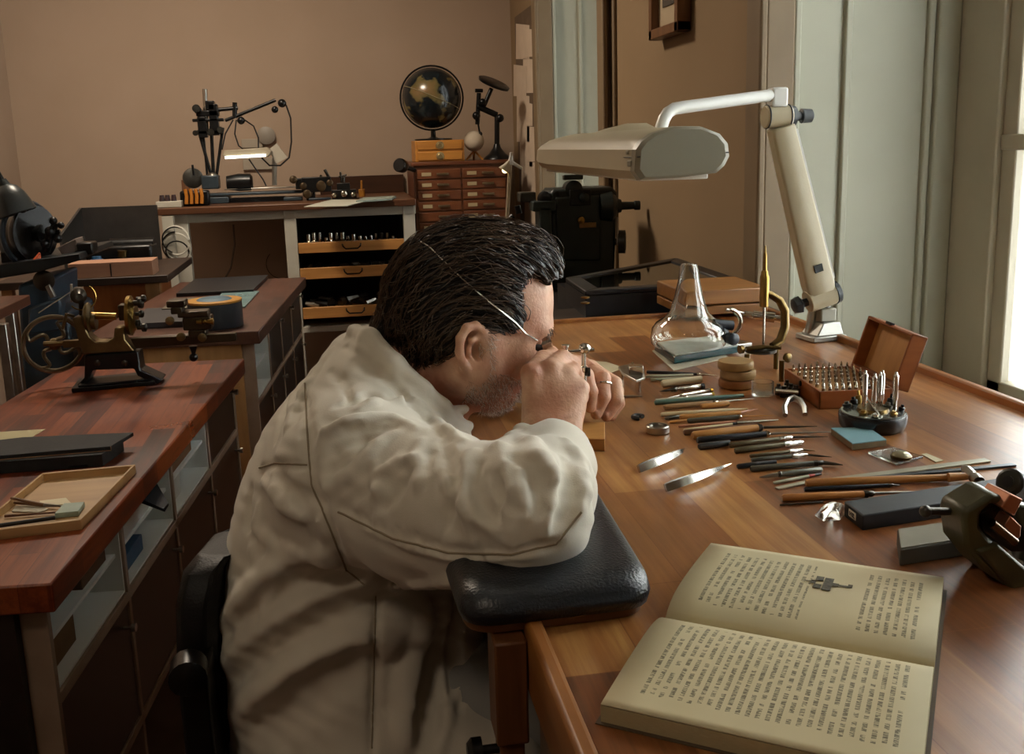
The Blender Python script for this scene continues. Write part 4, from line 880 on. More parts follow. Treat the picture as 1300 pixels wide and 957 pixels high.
tool('dark-brown ended handle lying just behind the thick tan file handle', 'tool', 'burnisher', (868, 549), (962, 540), 3.4, wood('#5c3a20', '#7a5230', 'x', .4))
tool('thick yellow-tan wooden handle with long steel spike', 'file', 'needle_file', (879, 553), (963, 543), 5.0, TAN, (.006, DSTEEL), ((1038, 541), 1.8, DSTEEL))
tool('long black handle with long steel needle, in front of the tan handle', 'file', 'needle_file', (885, 559), (973, 551), 4.2, BLKH, (.005, SILV), ((1059, 548), 1.7, STEEL))
tool('short dark handle below the long black one', 'tool', 'short_handle', (887, 567), (926, 562), 4.0, pm('#1b1f22', '#2a2d2e', .4), None, None)
tool('olive metal handle with chrome chuck and dark spike, uppermost of the olive ones', 'pin vise', 'pin_vise', (926, 565), (990, 557), 3.1, OLIVE, (.018, CHROME), ((1052, 554), 1.6, DSTEEL))
tool('olive metal handle with blunt chrome end, second of the olive ones', 'pin vise', 'pin_vise', (933, 572), (996, 564), 3.6, OLIVE, (.026, CHROME), None)
tool('slim olive pin vise with chrome end, third of the olive ones', 'pin vise', 'pin_vise', (952, 579), (1003, 573), 2.3, OLIVE, (.018, CHROME), ((1036, 572), 1.5, SILV))
tool('grey-green pin vise with dark point, nearest of the slim ones', 'pin vise', 'pin_vise', (954, 584), (1006, 579), 2.8, GREYT, (.02, CHROME), ((1057, 580), 1.5, DSTEEL))
tool('dark blue-black handle end under the jointed grey tool', 'tool', 'short_handle', (936, 592), (985, 586), 3.0, BLKH)
tool('jointed grey metal tool with dark ribbed tip', 'tool', 'graver', (953, 595), (1034, 588), 3.6, GREYT, (.012, DSTEEL), ((1071, 590), 2.6, DSTEEL))
tool('grey folding knife with short blade pointing left', 'knife', 'knife', (1043, 596), (990, 602), 3.8, GREYT, (.004, DSTEEL), ((963, 606), 3.0, STEEL))
tool('pale stick with red band beside the folding knife', 'brush', 'marker_stick', (982, 613), (1028, 604), 2.0, PALE, (.008, pm('#a8382c', None, .5)), ((1045, 601), 1.6, BLKH))
# tweezers: two arms each, joined at the back
def tweezers(lab, p, q, curved):
    a, b = pz(*p, T + .004), pz(*q, T + .003); L_ = (b - a).length; Tm = dirT(a, b)
    t = thing('tweezers', lab, 'tweezers', (a.x, a.y, T))
    n = 10
    for s in (-1, 1):
        rr_ = []
        for i in range(n + 1):
            u = i / n; x = u * L_; y = s * (.0008 + 0.0140 * math.sin(PI * min(1, u * 1.15)) ** .8 * (1 - u * .45)); w = .0050 * (1 - u ** 2.2) + .0007
            if curved and u > .75: y += (u - .75) * .05 * 1
            hh = .0007; c = Vector((x, y, 0)); rr_.append([c + Vector((0, -hh, -w * .85 + .001)), c + Vector((0, hh, -w * .85 + .001)), c + Vector((0, hh, w * .9)), c + Vector((0, -hh, w * .9))])
        MB(Tm @ Matrix.Rotation(math.radians(-24), 4, 'X')).rings(rr_).build('arm', pm('#c8c6bf', '#b4b2aa', .22, 1, 30), t)
    return t
tweezers('steel tweezers with curved copper tips, the pair farther from the camera', (811, 596), (880, 566), True)
tweezers('steel tweezers with straight tips, the pair nearer to the camera', (845, 620), (928, 589), False)
rg_ = pz(835, 549)
tag(MB().lathe(rg_ + ZV * .0003, ZV, [(0, .0135), (.001, .0152), (.009, .0152), (.010, .0140), (.010, .0118), (.006, .0118), (.006, .001)], 32).build('steel_ring', STEEL, sharp=35), 'shallow round steel ring dish in front of the black horseshoe', 'ring')
tag(MB().torus(pz(810, 529, T + .0035), (0, 0, 1), .0068, .0033, 20, 8, math.radians(-40), math.radians(220)).build('horseshoe_piece', KNOB), 'tiny black horseshoe-shaped piece left of the steel ring', 'small part')
# wooden block under the hands
wk = [(722, 562), (735, 574), (768, 573), (768, 556)]
ba = pz(736, 573); be_ = pz(768, 573); bd_ = (be_ - ba).normalized(); bw_ = (be_ - ba).length
tag(MB(dirT(ba, be_)).bx(-.028, bw_, 0, .075, .0002, .0165).build('wooden_block', TAN, None, .001), 'small orange-tan wooden block under the two hands', 'block')
# little chrome gauge held above the block
gg = thing('balance_tool', 'small chrome adjusting tool with crossbar, held between the fingers', 'tool', at(742, 492, y=1.10))
MB().lathe(at(742, 488, y=1.14), at(741, 452, y=1.14) - at(742, 488, y=1.14), [(0, .003), (.016, .003), (.017, .0042), (.022, .0042), (.023, .0026), (.040, .0026)], 12).build('stem', CHROME, gg)
MB().cyl(at(718, 447, y=1.14), at(754, 444, y=1.14), .0024).lathe(at(736, 443, y=1.14), at(748, 442, y=1.14) - at(736, 443, y=1.14), [(0, .005), (.004, .007), (.010, .006), (.013, .003)], 12).build('crossbar', CHROME, gg)
MB().lathe(at(718, 450, y=1.14), ZV, [(0, .006), (.002, .006), (.003, .003), (.009, .003), (.010, .005), (.012, .005)], 14).build('end_screw', CHROME, gg)
MB().lathe(at(744, 472, y=1.138), (1, -.2, 0), [(0, .003), (.002, .0055), (.005, .0055)], 12).build('side_knob', DSTEEL, gg)
# U-shaped jewelling plate on legs
up = thing('riser_gauge', 'small polished bracket on three thin legs, beside the far fingers', 'tool', pz(805, 497))
pts = [(785, 468), (800, 464), (818, 472), (819, 482), (808, 486), (790, 476)]
MB().prism([at(a, b_, z=T + .024) for a, b_ in pts], (0, 0, .004)).build('plate', STEEL, up, .0008)
for (a, b_) in ((790, 486), (812, 497), (803, 478)):
    g_ = pz(a, b_); MB().cyl(g_, g_ + ZV * .024, .0019).build('leg', NICKEL, up)
g_ = at(806, 474, z=T + .028); MB(frame_T(g_, -.15)).bx(-.010, .012, -.009, .009, 0, .013).build('clamp_block', CHROME, up, .0012)
tag(MB().lathe(pz(787, 503, T + .002), pz(819, 503, T + .002) - pz(787, 503, T + .002), [(0, .0018), (.02, .0018), (.034, .0004)], 10).build('steel_rod', STEEL), 'thin pointed steel rod in front of the little bracket', 'rod')
tag(MB().prism([pz(722, 456, T + .0004), pz(770, 460, T + .0004), pz(792, 467, T + .0004), pz(765, 478, T + .0004), pz(735, 474, T + .0004)], (0, 0, .0008)).build('paper_slip', pm('#cbbf9e', '#c2b592', .8, 0, 9)), 'cream paper slip lying behind the far hand', 'paper')
# ---- blue pad, crystal in its tray, paper
bp_ = [pz(1055, 551, T + .001), pz(1102, 550, T + .001), pz(1125, 566, T + .001), pz(1082, 571, T + .001)]
nb = thing('note_pad', 'pale blue square pad on a thin stack beside the black bur stand', 'pad', (bp_[0] + bp_[2]) / 2)
MB().prism(bp_, (0, 0, .007)).build('stack', pm('#6b5a42', '#83704f', .6, 0, 30), nb); MB().prism([p + ZV * .0071 for p in bp_], (0, 0, .0012)).build('blue_cover', pm('#7ba3ab', '#6d969f', .6, 0, 8), nb)
ct = [pz(1102, 576, T + .0005), pz(1135, 570, T + .0005), pz(1172, 582, T + .0005), pz(1138, 591, T + .0005)]
tag(MB().prism(ct, (0, 0, .003)).build('plastic_tray', glass('trayplastic', '#f2f4ea', .12), None, .0005), 'flat clear plastic tray carrying a round watch crystal', 'tray')
wcx = pz(1144, 581, T + .0042)
wc_ = thing('watch_crystal', 'round domed watch crystal on the clear plastic tray', 'crystal', wcx)
MB().lathe(wcx, ZV, [(0, .0120), (.003, .0122), (.0035, .0112)], 28).build('rim', DBRASS, wc_); MB().lathe(wcx + ZV * .0036, ZV, [(0, .0108), (.002, .0095), (.004, .0055), (.0046, .001)], 28).build('dome', pm('#a8a282', '#8f8a6c', .12, .2, 10), wc_)
tag(MB().prism([pz(1170, 577, T + .0004), pz(1176, 576, T + .0004), pz(1198, 585, T + .0004), pz(1188, 587, T + .0004)], (0, 0, .0008)).build('paper_scrap', pm('#c8bf9f', None, .8)), 'tiny triangular paper scrap behind the long steel rule', 'paper')
stick('wide pale steel rule lying diagonally towards the vise', 'ruler', 'steel_rule', (1022, 614), (1254, 584), 6.0, pm('#a5a18c', '#8e8a76', .4, .5, 20), 1, .0022)
stick('narrow dark steel blade in front of the pale rule', 'ruler', 'straightedge', (1090, 608), (1288, 590), 4.0, pm('#4a4f50', '#3a3f42', .35, .7, 20), 1, .0025)
stick('flat pale steel strip with a hole, left end of the rule row', 'tool', 'steel_strip', (986, 620), (1034, 610), 3.6, pm('#b5b09a', '#a09b84', .4, .4, 20), 1, .002)
hm = tool('little hammer with long tan wooden handle beside the steel rules', 'hammer', 'hammer', (1023, 613), (1205, 606), 5.0, wood('#a06a34', '#bd8546', 'x', .35))
h0, h1 = at(1222, 592, z=T + .012), at(1243, 612, z=T + .008)
MB().lathe(h0, h1 - h0, [(0, .0015), (.006, .0045), (.012, .006), (.022, .006), (.026, .0035), (.03, .0065), ((h1 - h0).length, .0065)], 12).build('hammer_head', STEEL, hm)
MB().cyl(at(1204, 606, z=T + .007), at(1236, 604, z=T + .008), .0052, .0035).build('neck', wood('#b07b40', '#c8935a', 'x', .35), hm)
tool('dark blue pen with black clip under the hammer handle', 'pen', 'pen', (1021, 621), (1128, 616), 2.7, pm('#161c26', '#1d2530', .3), (.006, DSTEEL), ((1144, 616), 1.2, DSTEEL))
tool('long wooden handled screwdriver in front of the dark pen', 'screwdriver', 'screwdriver', (993, 632), (1098, 627), 4.6, wood('#a06630', '#bd8344', 'x', .35), (.010, DSTEEL), ((1177, 624), 2.3, STEEL))
stick('thin dark steel rod under the wooden screwdriver', 'rod', 'steel_rod', (990, 641), (1045, 637), 1.3, DSTEEL)
# crumpled clear bag of parts
cbp = pz(1055, 655)
rr = random.Random(11); cb = MB(); 
pts3 = [pz(1034, 654, T + .002), pz(1045, 662, T + .001), pz(1068, 660, T + .001), pz(1077, 645, T + .002), pz(1060, 640, T + .002), pz(1040, 646, T + .002)]
tops = [pz(1048, 646, T + .012), pz(1054, 650, T + .014), pz(1062, 646, T + .020), pz(1068, 638, T + .022), pz(1058, 636, T + .016), pz(1048, 640, T + .012)]
cbt = thing('parts_bag', 'crumpled clear plastic pouch with copper bits beside the black box', 'bag', cbp)
cb.hexa(pts3, tops); cb.build('pouch', glass('pouchplastic', '#e9e6da', .2), cbt, .0008)
MB().ball(pz(1049, 650, T + .006), (.006, .004, .003), 8, 5).build('copper_bits', PINKT, cbt)
# black slip box with label, whetstone
def bar(lab, cat, name, A, Bp, Cp, h, m):
    a, b, c = pz(*A), pz(*Bp), pz(*Cp); u = b - a; v = c - a
    t = thing(name, lab, cat, a)
    MB().prism([a, b, b + v, a + v], (0, 0, h)).build('body', m, t, .0015); return t, a, u, v
bb, a, u, v = bar('long black slip box with a tiny white label on its end', 'box', 'slip_box', (1095, 674), (1300, 641), (1071, 655), .016, pm('#23262b', '#191b1f', .5, 0, 14, .1))
q0 = a + v * .35; q1 = a + v * .72; o_ = -u.normalized() * .0006
MB().add([q0 + ZV * .005 + o_, q1 + ZV * .005 + o_, q1 + ZV * .0125 + o_, q0 + ZV * .0125 + o_] + [q0 + ZV * .005 + o_ * .2, q1 + ZV * .005 + o_ * .2, q1 + ZV * .0125 + o_ * .2, q0 + ZV * .0125 + o_ * .2], [(0, 1, 2, 3), (4, 5, 6, 7)]).build('label_sticker', pm('#d8d2c2', None, .7), bb)
def letter(parts, mat):
    mb = MB()
    for (x0_, y0_, x1_, y1_) in parts:
        A = q1 + (q0 - q1) * x0_ + ZV * (.005 + .0075 * y0_) + o_ * 1.6; B_ = q1 + (q0 - q1) * x1_ + ZV * (.005 + .0075 * y1_) + o_ * 1.6; mb.cyl(A, B_, .0004, None, 5)
    mb.build('lettering', mat, bb)
letter([(.2, .2, .2, .8), (.2, .5, .42, .5), (.42, .2, .42, .8), (.6, .2, .6, .8), (.6, .8, .8, .65), (.8, .65, .6, .5), (.6, .5, .85, .2)], BLACK)
ws, a, u, v = bar('grey sharpening stone with worn top, in front of the black slip box', 'sharpening stone', 'sharpening_stone', (1142, 719), (1262, 700), (1138, 692), .016, pm('#5f5c50', '#3e3c35', .7, 0, 14, .2))
MB().prism([a + ZV * .0162 + u * .01 + v * .04, a + u * .99 + v * .04 + ZV * .0162, a + u * .99 + v * .96 + ZV * .0162, a + u * .01 + v * .96 + ZV * .0162], (0, 0, .0006)).build('worn_face', pm('#7d796a', '#8d8978', .75, 0, 20, .1), ws)
# ---- open book
BKD, BKC, BKA = pz(844, 786, T + .006), pz(1186, 849, T + .006), pz(890, 716, T + .010)
u = (BKC - BKD); bh = u.length; u.normalize(); v = ZV.cross(u); 
if v.dot(BKA - BKD) < 0: v = -v
pwid = .145; bkT = Matrix.Identity(4)
for i in range(3): bkT[i][0] = u[i]; bkT[i][1] = v[i]; bkT[i][2] = (0, 0, 1)[i]; bkT[i][3] = (BKD.x, BKD.y, T)[i]
book = thing('open_book', 'open book with yellowed pages of small print lying at the bench front', 'book', (BKD + BKC) / 2 - ZV * .006)
def pagemat(name, figure):
    m, nt, N, L, b = _new(name)
    uv = N.new('ShaderNodeTexCoord'); sp_ = N.new('ShaderNodeSeparateXYZ'); L.new(uv.outputs['UV'], sp_.inputs[0])
    def M_(op, a, b_=None, c=None):
        n_ = N.new('ShaderNodeMath'); n_.operation = op
        for i, x in enumerate((a, b_, c)):
            if x is None: continue
            if hasattr(x, 'default_value') or hasattr(x, 'links'): L.new(x, n_.inputs[i])
            else: n_.inputs[i].default_value = x
        return n_.outputs[0]
    rows = 31; U_, V_ = sp_.outputs[0], sp_.outputs[1]
    ru = M_('MULTIPLY', U_, rows); fr_ = M_('FRACT', ru); row = M_('FLOOR', ru)
    ink = M_('MULTIPLY', M_('GREATER_THAN', fr_, .22), M_('LESS_THAN', fr_, .70))
    cv = N.new('ShaderNodeCombineXYZ'); L.new(row, cv.inputs[0]); L.new(M_('MULTIPLY', V_, 30), cv.inputs[1]); nz = N.new('ShaderNodeTexNoise'); nz.inputs['Scale'].default_value = 1; nz.inputs['Detail'].default_value = 0
    sc_ = N.new('ShaderNodeVectorMath'); sc_.operation = 'MULTIPLY'; sc_.inputs[1].default_value = (7.3, 1, 1); L.new(cv.outputs[0], sc_.inputs[0]); L.new(sc_.outputs[0], nz.inputs['Vector'])
    wd = M_('GREATER_THAN', nz.outputs['Fac'], .40)
    cv2 = N.new('ShaderNodeCombineXYZ'); L.new(ru, cv2.inputs[0]); L.new(M_('MULTIPLY', V_, 150), cv2.inputs[1]); n3 = N.new('ShaderNodeTexNoise'); n3.inputs['Scale'].default_value = 1.3; n3.inputs['Detail'].default_value = 1; L.new(cv2.outputs[0], n3.inputs['Vector'])
    gl = M_('GREATER_THAN', n3.outputs['Fac'], .46)
    ms = M_('MULTIPLY', M_('MULTIPLY', M_('GREATER_THAN', U_, .10), M_('LESS_THAN', U_, .93)), M_('MULTIPLY', M_('GREATER_THAN', V_, .14), M_('LESS_THAN', V_, .86)))
    tot = M_('MULTIPLY', M_('MULTIPLY', ink, wd), M_('MULTIPLY', gl, ms))
    if figure: tot = M_('MULTIPLY', tot, M_('SUBTRACT', 1, M_('MULTIPLY', M_('GREATER_THAN', U_, .50), M_('LESS_THAN', U_, .70))))
    mx = N.new('ShaderNodeMix'); mx.data_type = 'RGBA'; L.new(M_('MULTIPLY', tot, .72), mx.inputs[0])
    n4 = N.new('ShaderNodeTexNoise'); n4.inputs['Scale'].default_value = 3; rp = N.new('ShaderNodeValToRGB'); rp.color_ramp.elements[0].color = rgb('#c2b48c'); rp.color_ramp.elements[1].color = rgb('#d3c7a2'); L.new(uv.outputs['UV'], n4.inputs['Vector']); L.new(n4.outputs['Fac'], rp.inputs[0])
    L.new(rp.outputs[0], mx.inputs[6]); mx.inputs[7].default_value = rgb('#2c2820'); L.new(mx.outputs[2], b.inputs['Base Color']); b.inputs['Roughness'].default_value = .75
    return m
def pz_h(s): return .0045 + .0135 * (1 - math.exp(-s * 9)) * (1 - .42 * s ** 2)
def page(sg, name, mat):
    n = 20; me = bpy.data.meshes.new(name); vs = []; fs = []; uvs = []
    for i in range(n + 1):
        s = i / n
        for j in range(9): t = j / 8; vs.append(bkT @ Vector((t * bh, sg * s * pwid, pz_h(s) + .0012)) - book.location); uvs.append((t, s))
    for i in range(n):
        for j in range(8): a = i * 9 + j; fs.append((a, a + 1, a + 10, a + 9))
    me.from_pydata(vs, [], fs); me.materials.append(mat); l = me.uv_layers.new(name='UVMap')
    for p in me.polygons:
        p.use_smooth = True
        for li in p.loop_indices: l.data[li].uv = uvs[me.loops[li].vertex_index]
    o = bpy.data.objects.new(name, me); COL.objects.link(o); o.parent = book
    md = o.modifiers.new('s', 'SOLIDIFY'); md.thickness = .0005; md.offset = -1
    return o
PGE = pm('#b8aa84', '#a3946e', .8, 0, 200, .3, (1, 1, 40))
for sg, nm in ((1, 'far'), (-1, 'near')):
    mb = MB(bkT); rings_ = []
    for i in range(13):
        s = i / 12; rings_.append([Vector((.0, sg * s * pwid, .001)), Vector((bh, sg * s * pwid, .001)), Vector((bh, sg * s * pwid, pz_h(s) + .0004)), Vector((0, sg * s * pwid, pz_h(s) + .0004))])
    mb.rings(rings_).build('page_block', PGE, book, sharp=50)
page(1, 'page', pagemat('print_far', True)); page(-1, 'page', pagemat('print_near', False))
MB(bkT).bx(-.003, bh + .003, -pwid - .003, pwid + .003, .0002, .0010).build('cover', pm('#5a4a38', None, .7), book)
# engraving of a small machine on the far page
il = MB(); zz = lambda y: pz_h(y / pwid) + .0020
def blot(x0_, x1_, y0_, y1_): il.T = bkT; il.prism([Vector((x0_, y0_, zz(y0_))), Vector((x1_, y0_, zz(y0_))), Vector((x1_, y1_, zz(y1_))), Vector((x0_, y1_, zz(y1_)))], (0, 0, .0003))
fx, fy = bh * .565, pwid * .60
for (a, b_, c, d_) in ((-.010, -.004, -.012, -.004), (-.010, -.004, .004, .013), (-.003, .004, -.014, .012), (.004, .009, -.003, .003), (.009, .017, -.0015, .0015), (.016, .0195, -.001, .005), (-.018, -.010, -.0005, .0005), (-.013, -.009, -.003, .003)): blot(fx + a, fx + b_, fy + c, fy + d_)
il.build('engraving', pm('#3d3a32', '#6f6a58', .8, 0, 300), book)
# ---- green bench vise at the right edge
VG = pm('#4d4a30', '#3f3d28', .38, .2, 14, .15, (1, 1, 1), 150); VC = pm('#a87358', '#8f5c44', .4, .7, 20)
vs_ = thing('bench_vise', 'olive green bench vise with copper jaws at the right edge of the bench', 'vise', pz(1262, 742))
def vp(px, py, y): return at(px + (9 if px > 1231 else 4), py, y=y)
y0_ = .70
ol = [(1219, 662), (1222, 648), (1240, 634), (1252, 626), (1268, 632), (1262, 642), (1250, 640), (1237, 652), (1236, 668), (1246, 682), (1275, 706), (1330, 752), (1330, 800), (1290, 762), (1240, 722), (1223, 694)]
MB().prism([vp(a, b_, y0_) for a, b_ in ol], (0, .036, .0)).build('jaw_frame', VG, vs_, .004)
MB().prism([vp(a, b_, y0_ - .004) for a, b_ in ((1232, 700), (1258, 690), (1340, 760), (1340, 800), (1300, 776))], (0, .04, 0)).build('slide', VG, vs_, .003)
MB().prism([vp(a, b_, y0_ + .008) for a, b_ in ((1236, 652), (1262, 640), (1290, 668), (1300, 700), (1275, 700), (1240, 675))], (0, .045, 0)).build('cavity_shade', BLKMET, vs_)  # solid black block painting the shade inside the jaw frame
MB().prism([vp(a, b_, y0_ - .006) for a, b_ in ((1262, 644), (1274, 627), (1290, 634), (1279, 655))], (0, .03, 0)).build('jaw_plate', VC, vs_, .001)
MB().prism([vp(a, b_, y0_ - .006) for a, b_ in ((1266, 668), (1274, 655), (1288, 668), (1287, 682), (1278, 686))], (0, .03, 0)).build('jaw_plate', VC, vs_, .001)
MB().cyl(vp(1250, 664, y0_ - .006), vp(1279, 688, y0_ - .006), .004).build('screw', pm('#7d6a58', '#54453a', .2, 1), vs_)
MB().prism([vp(a, b_, y0_ + .07) for a, b_ in ((1280, 640), (1340, 652), (1340, 760), (1300, 716))], (0, .05, 0)).build('fixed_jaw', VG, vs_, .004)
MB().cyl(vp(1271, 611, y0_ + .03), vp(1330, 634, y0_ + .06), .0125).build('anvil_horn', pm('#38382f', '#2a2a24', .35, .3), vs_, .003)
MB().cyl(vp(1270, 611, y0_ + .0285), vp(1274, 612, y0_ + .031), .005).build('bore_shade', BLACK, vs_)  # black plug painting the darkness of the hole
hb = MB().cyl(vp(1167, 649, y0_ + .02), vp(1228, 649, y0_ + .02), .0034); hb.ball(vp(1171, 649, y0_ + .02), .0052).ball(vp(1228, 642, y0_ + .02), .007)
hb.build('handle', DSTEEL, vs_)
ft = pz(1275, 742); MB().prism([vp(a, b_, y0_ + .01) for a, b_ in ((1244, 712), (1262, 700), (1296, 730), (1290, 742), (1268, 742))], (0, .04, 0)).build('foot', pm('#22221c', None, .4), vs_, .003)
MB().lathe((vp(1285, 735, y0_ + .03).x + .01, y0_ + .03, T + .0005), ZV, [(0, .02), (.008, .02), (.010, .016), (.03, .012)], 20).build('clamp_screw', STEEL, vs_)
# ================================================================ left benches: what lies on them
LB = .80
def p1(px, py, z=LB): return at(px, py, z=z)
yl = 2.40
def Lp(zx, zy, dy=0): return at(zx / 4.333, 340 + zy / 4.333, y=yl) + Vector((0, dy, 0))
def plate(mb, pts, d0, d1): return mb.prism([Lp(a, b_, d0) for a, b_ in pts], (0, d1 - d0, 0))
AB = pm('#84704c', '#5a4a30', .36, .9, 25, .05); ABD = pm('#4c4030', '#352c20', .4, .8, 25)
jl = thing('hand_lathe', 'antique brass hand-wheel lathe on a black cast base on the red-brown bench', 'lathe', Lp(600, 690))
z0_ = LB + .0006
fa, fb = p1(91, 499), p1(197, 489); wv = Vector((-.01, .11, 0))
cb_ = MB(); cb_.prism([Vector((p.x, p.y, z0_)) for p in (fa, fb, fb + wv, fa + wv)], (0, 0, .010))
MB.prism(cb_, [Vector((p.x, p.y, z0_ + .010)) for p in (fa + Vector((.012, .01, 0)), fb + Vector((-.012, .01, 0)), fb + wv * .9 + Vector((-.012, 0, 0)), fa + wv * .9 + Vector((.012, 0, 0)))], (0, 0, .004))
cb_.build('base_plate', BLKMET, jl, .002)
MB().prism([Lp(478, 470, -.02), Lp(768, 452, -.02), Lp(785, 545, -.03), Lp(905, 600, -.03), Lp(880, 625, -.03), Lp(770, 580, -.03), Lp(745, 545, -.02), Lp(520, 553, -.02), Lp(500, 610, -.03), Lp(440, 665, -.03), Lp(400, 672, -.03), Lp(480, 590, -.03)], (0, .06, 0)).build('cast_foot', BLKMET, jl, .003)
for zx in (548, 698): MB().lathe(Lp(zx, 512, -.022), (0, -1, 0), [(0, .0075), (.003, .007), (.005, .003)], 14).build('bolt', DSTEEL, jl)
hs = MB(); plate(hs, [(410, 268), (466, 258), (480, 320), (505, 370), (540, 396), (600, 398), (635, 378), (640, 322), (692, 318), (698, 385), (750, 448), (468, 468), (440, 380)], -.022, .022); hs.build('headstock', AB, jl, .003)
MB().cyl(Lp(470, 262), Lp(640, 268), .0085, None, 18).build('spindle', BRASS, jl)
MB().bx(Lp(632, 0).x, Lp(690, 0).x, yl - .018, yl + .018, Lp(0, 322).z, Lp(0, 235).z).build('bearing_block', ABD, jl, .003)
MB().lathe(Lp(478, 270), (1, 0, -.03), [(-.004, .026), (0, .034), (.006, .034), (.010, .028)], 28).lathe(Lp(505, 295), (1, 0, 0), [(0, .02), (.01, .02)], 18).build('pulley', AB, jl)
MB().lathe(Lp(700, 262), (1, 0, -.03), [(0, .036), (.002, .046), (.010, .047), (.013, .040), (.020, .032)], 32).build('face_plate', BRASS, jl)
kn = [(775, 190, .013), (790, 165, .008), (778, 250, .009), (760, 300, .008), (795, 325, .010)]
for a, b_, r in kn: MB().lathe(Lp(a - 35, b_, -.01), (1, -.2, 0), [(0, r * .5), (.012, r * .5), (.013, r), (.020, r), (.022, r * .6)], 12).build('adjusting_knob', DSTEEL, jl)
ctr = Lp(282, 428); HWr = (Lp(282, 428) - Lp(112, 428)).length * .96
hw = MB().torus(ctr + Vector((0, .02, 0)), (.35, -1, 0), HWr, .0058, 44, 8).build('hand_wheel', pm('#80735c', '#5c513e', .35, .9, 25), jl)
axw = Vector((.35, -1, 0)).normalized(); uw = axw.cross(ZV).normalized(); vw = ZV
for k in range(4):
    a0 = k * PI / 2 + .6; pts = []
    for i in range(12):
        t = i / 11; rr_ = .012 + (HWr - .012) * t; a_ = a0 + .42 * math.sin(t * PI * 2) * (1 - t * .3); pts.append(ctr + Vector((0, .02, 0)) + (uw * math.cos(a_) + vw * math.sin(a_)) * rr_)
    MB().tube(pts, .0045, 8).build('spoke', pm('#80735c', '#5c513e', .35, .9, 25), hw)
MB().lathe(ctr + Vector((0, .025, 0)), axw, [(-.004, .013), (.014, .013), (.018, .008)], 16).build('hub', AB, hw)
MB().cyl(Lp(240, 418), Lp(445, 410), .006).bx(Lp(300, 0).x, Lp(455, 0).x, yl - .008, yl + .008, Lp(0, 458).z, Lp(0, 420).z).build('drive_shaft', AB, jl, .001)
MB().prism([Lp(720, 385, -.012), Lp(1300, 355, -.012), Lp(1300, 398, -.012), Lp(750, 440, -.012)], (0, .024, 0)).build('bed_bar', pm('#4d4334', '#3a3226', .35, .8, 20), jl, .002)
sl_ = MB(); 
for (a, b_, c, d_) in ((905, 225, 1010, 262), (925, 262, 990, 300), (960, 290, 1130, 322), (985, 322, 1145, 395), (1010, 395, 1110, 432)): sl_.bx(Lp(a, 0).x, Lp(c, 0).x, yl - .026, yl + .02, Lp(0, b_).z, Lp(0, d_).z)
sl_.build('cross_slide', ABD, jl, .003)
MB().lathe(Lp(1090, 285, -.03), Lp(1175, 283, -.03) - Lp(1090, 285, -.03), [(0, .004), (.012, .006), (.0135, .0035), (.020, .006), (.022, .0035), (.030, .006), (.038, .008), (.040, .003)], 12).build('feed_screw', BRASS, jl)
for a, b_ in ((1010, 362), (1125, 365), (950, 275)): MB().lathe(Lp(a, b_, -.026), (0, -1, 0), [(0, .006), (.01, .006), (.011, .010), (.018, .010), (.020, .005)], 14).build('thumb_screw', AB, jl)
MB().cyl(Lp(1062, 430), Lp(1065, 475), .010, .004).ball(Lp(1065, 492), .0105).build('handle_ball', BLKMET, jl)
MB().torus(Lp(450, 160), (.2, -1, .1), .030, .0016, 24, 5, -.1, PI * 1.05).build('belt_guide', BRASS, jl)
MB().lathe(Lp(425, 155, .01), (.3, -1, 0), [(-.02, .018), (-.005, .018), (-.004, .012), (.004, .012), (.005, .018), (.010, .018), (.02, .009), (.03, .008)], 18).build('idler_wheel', DSTEEL, jl)
MB().cyl(Lp(440, 170, .01), Lp(445, 265, .01), .006).build('idler_post', ABD, jl)
MB().cyl(Lp(393, 90), Lp(395, 188), .003).build('guide_rod', STEEL, jl)
MB().cyl(Lp(400, 125), Lp(212, 248), .0012).build('belt', pm('#b0a58e', None, .6), jl)
MB().cyl(Lp(385, 240, -.03), Lp(365, 325, -.03), .0035).cyl(Lp(385, 245, -.03), Lp(410, 262, -.01), .004).build('clamp_lever', AB, jl)
# paper, black box, tray
tag(MB().prism([p1(-30, 566, LB + .0004), p1(28, 562, LB + .0004), p1(58, 545, LB + .0004), p1(-20, 550, LB + .0004)], (0, 0, .0008)).build('paper_sheet', pm('#bdb187', '#aaa07a', .8, 0, 9)), 'yellowed paper sheet at the left edge of the red-brown bench', 'paper')
bk = thing('flat_case', 'flat black leatherette case with worn brown edges on the red-brown bench', 'case', p1(70, 590))
CASE = pm('#0f1011', '#1b1a19', .8, 0, 30, .2)
cz = [p1(-60, 606, LB + .0005), p1(131, 592, LB + .0005), p1(158, 572, LB + .0005), p1(-20, 584, LB + .0005)]
MB().prism(cz, (0, 0, .022)).build('case_body', CASE, bk, .001)
cl_ = [p1(-60, 588, LB + .024), p1(141, 571, LB + .024), p1(170, 553, LB + .024), p1(30, 559, LB + .024), p1(-30, 566, LB + .024)]
MB().prism([c - ZV * .0005 for c in cl_], (0, 0, .007)).build('lid', CASE, bk, .001)
MB().tube([cl_[0] - ZV * .001, cl_[1] - ZV * .001, cl_[1] + ZV * .006], .0011, 5).build('worn_edge', pm('#9a7048', '#7d5836', .7), bk)
MB().prism([p1(88, 593, LB + .012) - Vector((0, .004, 0)), p1(112, 591, LB + .012) - Vector((0, .004, 0)), p1(112, 589, LB + .012) - Vector((0, .004, 0)), p1(88, 591, LB + .012) - Vector((0, .004, 0))], (0, -.0006, 0)).build('label_sticker', pm('#8a8478', None, .6), bk)
tr = thing('wooden_tray', 'shallow pale wooden tray on the near end of the red-brown bench', 'tray', p1(80, 640))
